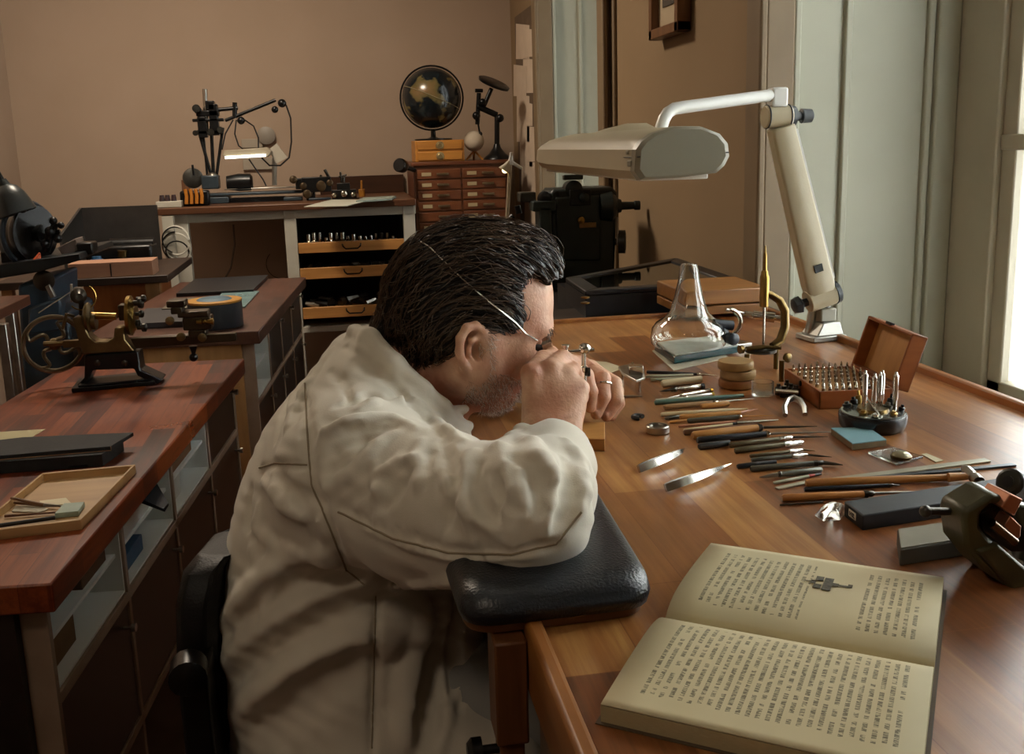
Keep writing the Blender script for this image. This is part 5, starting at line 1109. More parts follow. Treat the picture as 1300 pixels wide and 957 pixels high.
q = [p1(-40, 690, LB + .0005), p1(104, 672, LB + .0005), p1(173, 600, LB + .0005), p1(55, 611, LB + .0005)]
PW = wood('#a07a4c', '#bd9662', 'x', .5, 9, 8)
MB().prism(q, (0, 0, .003)).build('tray_bottom', PW, tr)
cq = sum(q, Vector()) / 4
for i in range(4):
    a, b_ = q[i], q[(i + 1) % 4]; a2, b2_ = a + (cq - a).normalized() * .008, b_ + (cq - b_).normalized() * .008
    MB().prism([a, b_, b2_, a2], (0, 0, .015)).build('rim', PW, tr, .0008)
def lying(name, lab, cat, pts, h, m, z=LB + .004): return tag(MB().prism([p1(x, y, z) for x, y in pts], (0, 0, h)).build(name, m, None, .0006), lab, cat)
lying('dial_gauge', 'small pale green gauge block in the wooden tray', 'gauge', [(70, 658), (100, 655), (108, 643), (82, 645)], .008, pm('#9db0a0', '#8a9c8c', .4, 0, 40))
lying('bone_folder', 'white bone folder lying at an angle in the wooden tray', 'folder', [(50, 637), (84, 633), (92, 641), (78, 642), (52, 643)], .002, BONE)
lying('paint_spatula', 'translucent pale spatula in the wooden tray', 'spatula', [(15, 650), (20, 643), (45, 641), (62, 647), (50, 651)], .0015, pm('#b8b09a', None, .3))
tag(MB().cyl(p1(6, 655, LB + .007), p1(74, 650, LB + .007), .0022, .0014).build('paint_brush', wood('#5c3a22', '#7a5030', 'x')), 'thin brown handled brush in the wooden tray', 'brush')
tag(MB().cyl(p1(0, 667, LB + .008), p1(70, 657, LB + .008), .0032).build('black_pen', BLACK), 'black pen lying at the front of the wooden tray', 'pen')
tg = thing('flat_pliers', 'small brown and steel tongs across the wooden tray', 'tongs', p1(50, 640, LB + .004))
MB().cyl(p1(14, 632, LB + .018), p1(56, 641, LB + .008), .002, .003).cyl(p1(18, 638, LB + .010), p1(56, 641, LB + .008), .002, .003).build('grips', wood('#6b4a2c', '#866040', 'x'), tg); MB().cyl(p1(56, 641, LB + .008), p1(84, 643, LB + .008), .003, .0012).build('jaws', STEEL, tg)
# boxes in the white cubbies
def cub(name, lab, cat, i, y0_, y1_, x0_, x1_, zb, h, m, T_=None, group=None, cw=cw1):
    yy = .04 + i * cw; return tag(MB(T_ or T1).bx(x0_, x1_, yy + y0_ * cw, yy + y1_ * cw, zb, zb + h).build(name, m, None, .0015), lab, cat)
zm, zl = -.1118, -.1709
cub('storage_box', 'brown cardboard box low in the nearest white cubby', 'box', 0, .12, .45, -.17, -.05, zl, .045, pm('#7a5c38', '#66492a', .7, 0, 20, .1))
cub('storage_box', 'dark brown wooden box on the upper shelf of the nearest cubby', 'box', 0, .55, .9, -.16, -.045, zm, .036, pm('#4a3524', '#5c432c', .6, 0, 30, .1))
cub('blue_box', 'flat blue printed box in the second white cubby', 'box', 1, .20, .5, -.14, -.045, zl, .030, pm('#20405e', '#2c5878', .5, 0, 20))
cub('clear_drawer', 'pale translucent tray in the second white cubby', 'tray', 1, .12, .75, -.12, -.04, zm, .028, pm('#b8bab2', '#a9aba3', .3))
cub('storage_box', 'reddish brown long box behind the translucent tray', 'box', 1, .15, .65, -.20, -.13, zm, .05, pm('#6b3820', '#57301c', .6))
cub('file_box', 'white plastic file box in the third white cubby', 'box', 2, .1, .45, -.13, -.05, zl, .045, pm('#c3c4bc', None, .5))
cub('storage_box', 'brown cardboard box with dark lid in the third white cubby', 'box', 2, .2, .75, -.14, -.045, zm, .045, pm('#7d5a3c', '#6b4b30', .7))
tag(MB(T1).hexa([(-.03, .46, -.058), (.028, .42, -.066), (.03, .44, -.062), (-.02, .54, -.05)], [(-.03, .46, -.050), (.026, .42, -.060), (.03, .44, -.058), (-.02, .54, -.043)]).build('dark_cloth', pm('#161b24', None, .8)), 'dark blue cloth corner poking out under the red-brown bench top', 'cloth')
# ---- on the second bench
tc_ = p1(275, 414)
rt = thing('round_tin', 'round slate-grey tin with a yellow rim on the darker bench', 'tin', tc_)
tr_ = (p1(305, 405) - p1(245, 405)).length / 2
MB().lathe(tc_ + ZV * .0005, ZV, [(0, tr_ * .97), (.003, tr_), (.075, tr_), (.077, tr_ * .97)], 40).build('tin_body', pm('#3c4248', '#30363b', .45, .2, 12), rt)
MB().lathe(tc_ + ZV * .0775, ZV, [(0, tr_ * 1.01), (.006, tr_ * 1.01), (.007, tr_ * .98), (.007, tr_ * .55), (.004, tr_ * .5)], 40).build('yellow_rim', pm('#b8852a', '#a8741c', .5, 0, 10), rt)
MB().lathe(tc_ + ZV * .0775, ZV, [(0, tr_ * .8), (.012, tr_ * .55)], 30).build('coil', pm('#4a6a7a', '#3c5866', .6), rt)
lying('black_portfolio', 'large flat black portfolio at the far end of the darker bench', 'portfolio', [(224, 377), (322, 372), (341, 353), (248, 358)], .014, pm('#15161a', '#1f2024', .4), LB + .0005)
lying('cutting_mat', 'pale blue-green glass plate behind the round tin', 'plate', [(268, 392), (311, 391), (329, 371), (282, 373)], .006, pm('#86a0a0', '#6f8c8e', .15, 0, 14), LB + .0005)
lying('grey_case', 'flat dark grey case lying behind the brass lathe', 'case', [(168, 418), (232, 415), (236, 396), (186, 398)], .018, pm('#39383a', '#2f2e30', .5), LB + .0005)
lying('metal_box', 'low open steel box left of the round tin', 'box', [(206, 400), (246, 398), (252, 385), (222, 386)], .022, pm('#8a8578', '#6f6a5e', .35, .5, 30), LB + .0005)
# ================================================================ back of the room
def bk_(px, py, y): return at(px, py, y=y)
YB = 5.0; ZC = 1.072
cwood = butcher('counter_wood', ['#3c2418', '#54341f', '#6b4529'], PI / 2, .9, .08, .35)
bb_ = thing('back_counter', 'long counter with brown top and white frame along the back wall', 'counter', (-.28, 5.4, 0))
x0c, x1c = bk_(198, 268, YB).x, bk_(528, 258, YB).x
MB().bx(x0c, x1c, YB, 5.915, ZC - .032, ZC).build('counter_top', cwood, bb_, .003)
MB().bx(bk_(407, 250, 5.88).x, x1c, 5.885, 5.905, ZC, ZC + .10).build('backsplash', wood('#2e1c12', '#442a1a', 'x', .35), bb_, .002)
WF = pm('#b5b2a6', '#a8a598', .5, 0, 8)
xs = [(bk_(222, 300, YB + .03).x, bk_(240, 300, YB + .03).x), (bk_(362, 300, YB + .03).x, bk_(377, 300, YB + .03).x), (bk_(513, 300, YB + .03).x, bk_(528, 300, YB + .03).x)]
for a, b_ in xs: MB().bx(a, b_, YB + .03, YB + .09, 0, ZC - .033).build('leg', WF, bb_, .002)
MB().bx(x0c + .02, x1c, YB + .035, YB + .06, ZC - .075, ZC - .033).build('top_rail', WF, bb_, .002)
xa, xb = xs[1][1], xs[2][0]
MB().bx(xa - .03, xb + .02, YB + .03, 5.6, .42, .45).build('bottom_shelf', WF, bb_, .002)
MB().bx(xa - .03, xb + .02, 5.58, 5.6, .45, ZC - .08).build('cabinet_back', pm('#20242a', '#2a2e33', .6), bb_)
MB().bx(xa - .03, xa, YB + .095, 5.58, .45, ZC - .08).build('cabinet_side', pm('#20242a', '#2a2e33', .6), bb_); MB().bx(xb, xb + .03, YB + .095, 5.58, .45, ZC - .08).build('cabinet_side', pm('#20242a', '#2a2e33', .6), bb_)
OW = wood('#9a6a36', '#b88449', 'x', .45)
rr = random.Random(21)
for k_, (yt, yb, lab) in enumerate(((306, 319, 'top'), (338, 352, 'middle'), (388, 402, 'bottom'))):
    zt_, zb_ = bk_(445, yt, YB - .02).z, bk_(445, yb, YB - .02).z
    dw = MB().bx(xa + .005, xb - .005, YB - .02, YB, zb_, zt_).build('drawer_front', OW, bb_, .002)
    MB().bx(xa + .012, xb - .012, YB, 5.5, zb_ + .004, zb_ + .010).build('drawer_floor', OW, dw)
    hx = (xa + xb) / 2; MB().tube([Vector((hx - .045, YB - .022, zt_ - .014)), Vector((hx - .043, YB - .045, zt_ - .022)), Vector((hx - .03, YB - .05, zt_ - .034)), Vector((hx + .03, YB - .05, zt_ - .034)), Vector((hx + .043, YB - .045, zt_ - .022)), Vector((hx + .045, YB - .022, zt_ - .014))], .004, 6).build('handle', BLKMET, dw)
    nn = (16, 18, 20)[k_]
    for j in range(nn):
        x = xa + .04 + (xb - xa - .08) * (j + .5) / nn; y = YB + .05 + rr.random() * .06; zz_ = zb_ + .0105
        if k_ == 0:
            m_ = rr.choice([CHROME, CHROME, DSTEEL, NICKEL]); h = .05 + rr.random() * .04; r = .012 + rr.random() * .009
            tag(MB().lathe((x, y, zz_), ZV, [(0, r), (h * .5, r), (h * .55, r * .6), (h, r * .6)], 9).build('drill_chuck', m_), 'small upright steel chuck in the top open drawer', 'chuck', 'steel chucks in the top open drawer')
        elif k_ == 1:
            zz_ += .018; r = .014 + rr.random() * .010; a_ = rr.random() * PI
            tag(MB().cyl((x - .02 * math.cos(a_), y - .02 * math.sin(a_), zz_ + r), (x + .02 * math.cos(a_), y + .02 * math.sin(a_), zz_ + r), r, r * .7, 8).build('dark_tool', rr.choice([BLKMET, DSTEEL, BLKMET])), 'small dark tool lying in the middle open drawer', 'tool', 'dark tools in the middle open drawer')
        else:
            zz_ += .02 + .03 * rr.random(); r = .014 + rr.random() * .014; a_ = rr.random() * PI; l_ = .035
            tag(MB().cyl((x - l_ * math.cos(a_), y - .02 * math.sin(a_), zz_ + r), (x + l_ * math.cos(a_), y + .02 * math.sin(a_), zz_ + r + rr.random() * .02), r, r * .6, 8).build('clamp_tool', rr.choice([BLKMET, BLKMET, DSTEEL, STEEL])), 'black clamp or tool heaped in the bottom open drawer', 'tool', 'black tools in the bottom open drawer')
# cables under the counter
tag(MB().tube([bk_(296, 285, 5.88), bk_(298, 310, 5.88), bk_(293, 340, 5.88), bk_(283, 358, 5.88)], .006, 6).build('cable', pm('#6a5f55', None, .6)), 'grey cable hanging down the back wall under the counter', 'cable')
tag(MB().torus(bk_(357, 335, 5.88), (0, 1, 0), .085, .0022, 20, 5, .3 * PI, 1.5 * PI).build('cable', pm('#3a332d', None, .6)), 'thin dark looped cable on the wall beside the white leg', 'cable')
# ---- bench lathe on the counter
YL = 5.35; zc = ZC + .0006
ml = thing('bench_lathe', 'blue-grey metal lathe bed with black vertical drive post on the back counter', 'lathe', (bk_(320, 262, YL).x, YL, ZC))
def B5(px, py, dy=0): return at(px, py, y=YL) + Vector((0, dy, 0))
def bx5(mb, x0_, y0_, x1_, y1_, d0=-.06, d1=.06):
    a, b_ = B5(x0_, y1_), B5(x1_, y0_); return mb.bx(a.x, b_.x, YL + d0, YL + d1, max(a.z, zc), b_.z)
BG = pm('#3a464e', '#2b363e', .4, .2, 20, .1)
bx5(MB(), 262, 241, 384, 249).build('bed', BG, ml, .004)
g5 = MB(); bx5(g5, 262, 249, 292, 270); g5.build('bed_foot', BG, ml, .004)
bx5(MB(), 362, 249, 384, 270).build('bed_foot', BG, ml, .004)
bx5(MB(), 292, 249, 362, 262, -.03, .05).build('bed_rail', pm('#1c2228', '#141a20', .5), ml)
bx5(MB(), 286, 236, 384, 241, -.03, .03).build('slideway', STEEL, ml, .002)
MB().lathe(B5(288, 232), (1, 0, 0), [(0, .035), (.06, .045), (.12, .043), (.13, .03)], 20).build('motor', BLKMET, ml)
MB().lathe(B5(246, 226, -.03), (.3, -1, 0), [(-.02, .045), (0, .052), (.012, .05), (.02, .03)], 24).build('hand_wheel', pm('#4c4a44', '#34322d', .4, .6, 20), ml)
MB().cyl(B5(248, 222, -.05), B5(246, 209, -.05), .006).build('wheel_handle', BLKMET, ml)
bx5(MB(), 258, 222, 278, 240, -.05, .04).build('headstock', BG, ml, .006)
MB().lathe(B5(270, 224), ZV, [(0, .030), (.01, .026), (.02, .016)], 18).build('post_base', pm('#9a968c', None, .3, 1), ml)
for (a, b_, c, d_, r) in ((268, 222, 252, 165, .008), (271, 222, 268, 160, .009), (275, 222, 283, 162, .008), (263, 222, 258, 168, .006)): MB().cyl(B5(a, b_), B5(c, d_), r, None, 10).build('post', BLKMET, ml)
MB().cyl(B5(262, 168), B5(260, 113), .012, None, 14).build('post', STEEL, ml)
fr_ = MB(); 
for (a, b_, c, d_) in ((250, 140, 278, 148), (253, 148, 262, 175), (268, 132, 276, 172), (245, 150, 284, 155), (247, 165, 282, 171), (248, 137, 256, 144), (262, 128, 272, 140)): bx5(fr_, a, b_, c, d_, -.025, .025)
fr_.build('pulley_bracket', BLKMET, ml, .004)
for (x, y, r) in ((250, 138, .02), (249, 169, .014), (268, 168, .018), (280, 165, .016)): MB().lathe(B5(x, y, -.03), (.2, -1, 0), [(0, r), (.008, r * .7), (.016, r)], 16).build('pulley', pm('#26241f', '#3a372f', .35, .6), ml)
MB().cyl(B5(270, 140), B5(302, 137), .010, None, 10).cyl(B5(298, 130), B5(298, 150), .012, None, 10).build('side_arm', BLKMET, ml)
# work light held by a jointed rod
wl_ = thing('rod_lamp', 'white tube work light glowing below black jointed rods over the lathe', 'lamp', B5(346, 262) + Vector((0, .1, 0)))
MB().cyl(B5(286, 153), B5(350, 127), .009, None, 10).build('rod', BLKMET, wl_)
for (x, y, r) in ((358, 131, .022), (349, 139, .018), (306, 153, .02)): MB().ball(B5(x, y), r).build('joint', BLKMET, wl_)
MB().tube([B5(363, 133), B5(369, 150), B5(370, 180), B5(367, 200), B5(356, 210), B5(342, 210), B5(332, 200)], .0045, 6).build('cable', BLACK, wl_)
MB().tube([B5(300, 152), B5(298, 170), B5(303, 185), B5(312, 192)], .004, 6).tube([B5(310, 152), B5(322, 160), B5(328, 175), B5(328, 190)], .004, 6).tube([B5(296, 152), B5(286, 170), B5(282, 190)], .004, 6).build('cable', BLACK, wl_)
lh_ = MB(); lh_.prism([B5(283, 198, -.04), B5(285, 191, -.04), B5(340, 187, -.04), B5(345, 192, -.04), B5(341, 199, -.04)], (0, .10, 0)); lh_.build('lamp_head', pm('#a59a85', '#968b76', .45), wl_, .004)
MB().cyl(B5(287, 200, -.045), B5(338, 197, -.045), .007, None, 10).build('tube', emis('tubeglow', '#f2f6e8', 4.0), wl_)
MB().prism([B5(340, 190, .06), B5(350, 182, .06), B5(364, 200, .06), B5(350, 208, .06)], (0, .05, 0)).build('reflector', pm('#b0a898', None, .5), wl_)
tag(MB().tube([B5(316, 202), B5(325, 215), B5(334, 228), B5(338, 236)], .004, 6).build('cable', BLACK), 'black cable dropping from the tube light to the lathe bed', 'cable')
MB().cyl(B5(347, 236, .10), B5(347, 190, .10), .013).build('stand_post', pm('#a8a49a', None, .5), wl_)
for i, (x0_, y0_, x1_, y1_, lb) in enumerate(((307, 176, 333, 188, 'upper'), (309, 200, 346, 216, 'lower'))):
    a, b_ = bk_(x0_, y1_, 5.9), bk_(x1_, y0_, 5.9); tag(MB().bx(a.x, b_.x, 5.898, 5.9199, a.z, b_.z).build('junction_box', pm('#a49a8a', '#998f7f', .5), None, .003), 'pale %s junction box on the back wall behind the tube light' % lb, 'junction box')
a = bk_(338, 172, 5.9); tag(MB().lathe((a.x, 5.915, a.z), (0, -1, 0), [(0, .05), (.03, .05), (.04, .03)], 20).build('socket', pm('#8d857a', None, .5)), 'grey round wall socket above the junction boxes', 'socket')
# plug strip and yellow cutters at the left end
ps = thing('power_strip', 'white power strip with black plugs at the left end of the back counter', 'power strip', (bk_(215, 262, 5.1).x, 5.1, ZC))
a, b_ = bk_(199, 264, 5.1), bk_(231, 258, 5.1); MB().bx(a.x, b_.x, 5.08, 5.16, zc, zc + .03).build('strip', WF, ps, .003)
for x in (206, 213, 221): MB().cyl((bk_(x, 0 + 260, 5.1).x, 5.11, zc + .03), (bk_(x, 260, 5.1).x, 5.11, zc + .06), .014, .010, 10).build('plug', pm('#1c1a1c', '#3a1e22', .5), ps)
for k_ in range(4):
    x = bk_(236 + k_ * 6.5, 250, 5.12).x; tag(MB().tube([Vector((x, 5.12, zc + .012)), Vector((x + .004, 5.12, zc + .05)), Vector((x, 5.12, zc + .085))], .009, 8).build('pliers', pm('#b87420', '#a4641a', .5)), '%s yellow handled pliers of the four in the black rack' % ('leftmost', 'second from left', 'third from left', 'rightmost')[k_], 'pliers', 'yellow handled pliers in the rack')
a = bk_(249, 262, 5.17); tag(MB().bx(a.x - .07, a.x + .07, 5.14, 5.20, zc, zc + .075).build('pliers_rack', BLKMET, None, .01), 'black rack behind the yellow handled pliers', 'rack')
a = bk_(236, 240, 5.5); tag(MB().bx(a.x - .02, a.x + .02, 5.5, 5.53, zc, zc + .12).build('wood_block', wood('#5c3a24', '#744c30', 'z')), 'small upright brown wood block behind the pliers rack', 'block')
# small machines on the counter, right part
def cluster(name, lab, cat, parts, y, loc):
    t = thing(name, lab, cat, (bk_(loc, 258, y).x, y, ZC)); 
    for nm, m_, L_ in parts:
        mb = MB()
        for (k__, x0_, y0_, x1_, y1_, r) in L_:
            if k__ == 'b': a, b_ = at(x0_, y1_, y=y), at(x1_, y0_, y=y); mb.bx(a.x, b_.x, y - r, y + r, max(a.z, zc), max(b_.z, zc + .004))
            elif k__ == 'c': mb.cyl(at(x0_, y0_, y=y), at(x1_, y1_, y=y), r, None, 12)
            elif k__ == 'w': mb.lathe(at(x0_, y0_, y=y - .03), (.2, -1, 0), [(0, r), (.02, r), (.025, r * .6)], 18)
        mb.build(nm, m_, t, .003)
    return t
cluster('milling_slide', 'black slide rest with coiled brass wheels beside the blue-grey lathe', 'slide rest', [('body', BLKMET, [('b', 384, 224, 420, 244, .05), ('b', 390, 244, 400, 262, .04), ('b', 376, 226, 386, 240, .04)]), ('feed_wheel', pm('#3c3020', '#57452c', .4, .6), [('w', 372, 228, 0, 0, .02), ('w', 390, 246, 0, 0, .024), ('w', 408, 236, 0, 0, .03), ('w', 385, 236, 0, 0, .02), ('w', 418, 232, 0, 0, .018)]), ('crank', DSTEEL, [('c', 412, 215, 418, 226, .008), ('c', 395, 248, 408, 222, .006)]), ('base', BLUEGREY, [('b', 393, 250, 420, 264, .06)])], 5.3, 400)
cluster('indexing_head', 'small dark machine with silver knobs and thin upright arm on the counter', 'machine', [('body', BLKMET, [('b', 422, 240, 452, 256, .04), ('b', 428, 232, 444, 242, .03), ('b', 426, 252, 456, 264, .05)]), ('silver_knob', NICKEL, [('w', 436, 246, 0, 0, .018), ('w', 448, 247, 0, 0, .014), ('w', 424, 248, 0, 0, .014)]), ('upright_arm', DSTEEL, [('c', 434, 234, 432, 218, .006), ('c', 430, 224, 440, 222, .005), ('c', 436, 224, 436, 232, .009)])], 5.3, 440)
cluster('oil_bottle', 'small amber oil bottle with pointed top on the back counter', 'bottle', [('bottle', pm('#8a5a20', '#a06c28', .3), [('c', 460, 252, 459, 240, .018), ('c', 459, 241, 459, 229, .006)])], 5.5, 460)
a, b_ = bk_(388, 262, 5.15), bk_(500, 252, 5.3)
tag(MB().prism([at(386, 263, z=ZC + .001), at(440, 262, z=ZC + .001), at(470, 254, z=ZC + .001), at(420, 254, z=ZC + .001)], (0, 0, .003)).build('paper_sheet', pm('#a8a798', None, .7)), 'white paper sheets in front of the small machines on the counter', 'paper')
tag(MB().prism([at(452, 257, z=ZC + .001), at(497, 254, z=ZC + .001), at(503, 250.5, z=ZC + .001), at(462, 252.5, z=ZC + .001)], (0, 0, .008)).build('file_tray', pm('#8d9a90', '#7b887e', .5)), 'pale green folder near the right end of the back counter', 'folder')
for i, (px_, py_) in enumerate(((401, 226), (409, 230))): pass
# ---- drawer chest
YD = 5.2
xl, xr = bk_(526, 240, YD).x, bk_(646, 240, YD).x; zt_ = bk_(580, 208, YD).z
CW_ = wood('#4a2816', '#6a3c22', 'x', .38); CWD = wood('#572f19', '#774627', 'x', .38)
dc = thing('drawer_chest', 'dark wooden chest with two columns of small labelled drawers', 'chest of drawers', ((xl + xr) / 2, YD + .2, 0))
MB().bx(xl, xr, YD, 5.7, 0, zt_).build('carcass', CW_, dc, .004); MB().bx(xl - .01, xr + .01, YD - .012, 5.71, zt_ - .004, zt_ + .014).build('chest_top', CW_, dc, .003)
xm = xl + (xr - xl) * .5; rows_ = [220, 233.5, 247, 260.5, 274, 287.5, 301, 314.5, 328]
for i, yy in enumerate(rows_):
    zc_ = bk_(580, yy, YD).z
    for j, (a, b_) in enumerate(((xl + .018, xm - .006), (xm + .006, xr - .018))):
        d_ = MB().bx(a, b_, YD - .008, YD + .004, zc_ - .0235, zc_ + .0235).build('drawer', CWD, dc, .002)
        wd = b_ - a
        if not (i == 4 and j == 0): MB().bx(a + wd * .10, a + wd * .32, YD - .0105, YD - .008, zc_ - .009, zc_ + .009).build('card_label', pm('#9d8a68', '#b3a07a', .7), d_)
        MB().bx(a + wd * .45, a + wd * .72, YD - .020, YD - .008, zc_ - .006, zc_ + .005).build('pull', pm('#a8987c', '#7d6d52', .3, .9), d_, .001)
a = bk_(582, 236, YD - .009); MB().bx(a.x - .0, a.x + .055, YD - .0105, YD - .008, bk_(0, 236, YD).z - .0, bk_(0, 229, YD).z).build('paper_note', pm('#a5917c', None, .8), dc) if False else None
# two-drawer box, globe, moon lamp, microscope-like stand
YG = 5.35
zt2 = zt_ + .0145
x2, x3 = bk_(525, 190, YG).x, bk_(586, 190, YG).x; zt3 = bk_(555, 178, YG - .12).z
OB = wood('#a3692c', '#bd8238', 'x', .4)
sb = thing('small_drawer_box', 'orange wooden box with two small drawers under the globe', 'box', ((x2 + x3) / 2, YG, zt2))
MB().bx(x2, x3, YG - .12, YG + .16, zt2, zt3).build('box_body', OB, sb, .003)
hz_ = (zt3 - zt2) / 2
for k_ in (0, 1):
    d_ = MB().bx(x2 + .012, x3 - .012, YG - .127, YG - .118, zt2 + .008 + k_ * hz_, zt2 + hz_ - .004 + k_ * hz_).build('drawer', OB, sb, .002)
    MB().lathe(((x2 + x3) / 2, YG - .127, zt2 + hz_ * (k_ + .5)), (0, -1, 0), [(0, .022), (.003, .020), (.004, .014), (.010, .012)], 16).build('oval_pull', pm('#c9b890', '#a08c60', .3, .8), d_)
gl_ = thing('globe', 'dark desk globe on the small orange drawer box', 'globe', ((x2 + x3) / 2 - .0, YG, zt3 + .0005))
gc = bk_(548, 124.5, YG); gr = 38 / F * YG * 1.0
gm, nt, N, L, b = _new('globe_map')
tcn = N.new('ShaderNodeTexCoord'); nz = N.new('ShaderNodeTexNoise'); nz.inputs['Scale'].default_value = 7.5; nz.inputs['Detail'].default_value = 7; L.new(tcn.outputs['Object'], nz.inputs['Vector'])
rp = N.new('ShaderNodeValToRGB'); e = rp.color_ramp.elements; e[0].position = .50; e[0].color = rgb('#11191d'); e[1].position = .54; e[1].color = rgb('#5d5332'); x_ = e.new(.72); x_.color = rgb('#7a5a38'); L.new(nz.outputs['Fac'], rp.inputs[0]); L.new(rp.outputs[0], b.inputs['Base Color']); b.inputs['Roughness'].default_value = .22
MB().ball(gc, gr * .96, 40, 24).build('sphere', gm, gl_, sharp=180)
tilt_ax = Vector((math.sin(.41), 0, math.cos(.41)))
MB().torus(gc, (.15, 1, .0), gr * 1.015, .005, 48, 6, 0, 2 * PI).build('meridian_ring', BLKMET, gl_)
MB().torus(gc, tilt_ax, gr * .975, .0016, 48, 5).build('equator_line', pm('#8a7f60', None, .5), gl_)
MB().lathe((gc.x, gc.y, zt3 + .0006), ZV, [(0, .10), (.008, .10), (.012, .03), (.018, .014), (gc.z - gr - zt3 - .002, .012), (gc.z - gr - zt3 + .002, .02)], 28).build('stand', BLKMET, gl_)
mlp = bk_(602, 186, YG); ml_ = thing('moon_lamp', 'small white ball on a little wooden stand beside the globe box', 'ornament', (mlp.x, YG, zt2)); rm = 12.8 / F * YG
MB().ball((mlp.x, YG, zt2 + .045 + rm), rm, 24, 14).build('ball', pm('#c2b4a0', '#a89a86', .7, 0, 14, .2), ml_, sharp=180)
MB().cyl((mlp.x - .045, YG, zt2 + .0005), (mlp.x + .01, YG, zt2 + .06), .006).cyl((mlp.x + .045, YG, zt2 + .0005), (mlp.x - .01, YG, zt2 + .06), .006).cyl((mlp.x, YG + .04, zt2 + .0005), (mlp.x, YG, zt2 + .055), .006).build('wooden_feet', OB, ml_)
YM = 5.35
def M5(px, py, dy=0): return at(px, py, y=YM) + Vector((0, dy, 0))
ms = thing('tool_stand', 'black cast stand with tilted round disc on the drawer chest', 'stand', (M5(631, 205).x, YM, zt2))
bz = M5(631, 0 + 190)
MB().lathe((bz.x, YM, zt2 + .0005), ZV, [(0, .075), (.010, .072), (.030, .045), (.06, .022), (.08, .016)], 24).build('foot', BLKMET, ms)
MB().cyl((bz.x, YM, zt2 + .06), M5(631, 145), .014, None, 14).build('column', BLKMET, ms)
MB().cyl(M5(631, 146), M5(606, 135), .016, None, 12).cyl(M5(608, 118), M5(606, 158), .012, None, 12).cyl(M5(603, 115), M5(613, 115), .010, None, 10).cyl(M5(612, 140), M5(624, 112), .012, None, 10).build('arm', BLKMET, ms, .002)
MB().lathe(M5(627, 106), Vector((.35, -.3, .9)), [(-.012, .02), (-.006, .085), (.006, .088), (.010, .08)], 32).build('round_disc', BLKMET, ms)
for (x, y, r) in ((604, 147, .022), (609, 170, .012), (612, 130, .02), (634, 150, .022)): MB().ball(M5(x, y, -.02), r, 12, 8).build('knob', BLKMET, ms)
MB().cyl(M5(606, 150), M5(609, 170), .005).build('lever', BLKMET, ms)
spk = bk_(514, 212, 5.1); tag(MB().lathe(spk + Vector((0, .05, 0)), (-.5, -1, .2), [(0, .02), (.02, .034), (.06, .036), (.07, .03)], 18).cyl(spk + Vector((0, .05, 0)), bk_(526, 216, 5.2), .012).build('spot_head', BLKMET), 'small black spotlight head fixed to the side of the drawer chest', 'spotlight')
# ---- note strips hanging on the window wall
rr = random.Random(5); PAP = pm('#d0bda8', '#c4b09a', .85, 0, 12)
notes = [(655, 30, 672, 75), (664, 36, 682, 72), (652, 82, 668, 122), (664, 74, 683, 118), (656, 120, 672, 180), (668, 130, 676, 160), (660, 170, 676, 212), (669, 160, 684, 205), (662, 210, 678, 250), (672, 205, 686, 245), (666, 248, 680, 290), (674, 245, 686, 285)]
for i, (x0_, y0_, x1_, y1_) in enumerate(notes):
    off = .0184 + .0009 * (i % 3)
    a, b_ = at(x0_, y0_, x=1.03 - off), at(x1_, y1_, x=1.03 - off)
    c, d_ = at(x1_, y0_ + 2, x=1.03 - off), at(x0_, y1_, x=1.03 - off)
    if i in (2, 3, 8): pass
    tag(MB().prism([a, c, b_, d_], (.0008, 0, 0)).build('paper_note', PAP), '%s paper slip in the %s row from the top, hanging beside the far window' % (('left', 'right')[i % 2], ('first', 'second', 'third', 'fourth', 'fifth', 'sixth')[i // 2]), 'paper', 'paper slips hanging beside the far window')
a, b_ = at(655, 22, x=1.02), at(684, 295, x=1.02); tag(MB().bx(1.0122, 1.0299, a.y, b_.y, b_.z, a.z).build('note_board', pm('#5a4a3a', '#6b5846', .7)), 'narrow brown board behind the hanging paper slips', 'board')
# ---- milling machine on its table behind the workbench
YQ = 3.3
def Q(px, py, dy=0): return at(px, py, y=YQ) + Vector((0, dy, 0))
tz = Q(740, 366).z
MT = pm('#16211f', '#101918', .42, .1, 14, .1)
tbl = thing('machine_table', 'dark low table carrying the green-black machine behind the bench', 'table', (.7, 3.1, 0))
MB().bx(.30, .99, 2.35, 3.62, tz - .03, tz).build('table_top', pm('#1c1714', '#2a221c', .45), tbl, .003)
for x in (.33, .93):
    for y in (2.4, 3.55): MB().bx(x, x + .04, y, y + .04, 0, tz - .031).build('leg', pm('#1c1714', None, .5), tbl)
mm_ = thing('milling_machine', 'big green-black cast machine head with spindle and crank, behind the bell jar', 'machine', (Q(745, 366).x, YQ, tz))
MB().prism([Q(700, 366, -.02), Q(697, 245, -.02), Q(702, 240, -.02), Q(775, 237, -.02), Q(782, 244, -.02), Q(778, 366, -.02)], (0, .16, 0)).build('body', MT, mm_, .01)
MB().prism([Q(705, 330, -.028), Q(703, 250, -.028), Q(760, 247, -.028), Q(760, 330, -.028)], (0, .02, 0)).build('front_plate', MT, mm_, .006)
MB().lathe(Q(768, 262, .0), (1, -.1, 0), [(-.02, .05), (.02, .055), (.035, .04), (.04, .026), (.055, .022), (.056, .014), (.10, .013), (.102, .016), (.12, .016)], 24).build('spindle', MT, mm_)
MB().lathe(Q(776, 307, .0), (1, -.35, 0), [(0, .012), (.025, .012), (.026, .040), (.048, .040), (.05, .03)], 24).build('hand_wheel', pm('#3c3a34', '#2a2924', .35, .5), mm_)
MB().cyl(Q(781, 275, -.03), Q(781, 310, -.03), .004).build('rod', STEEL, mm_)
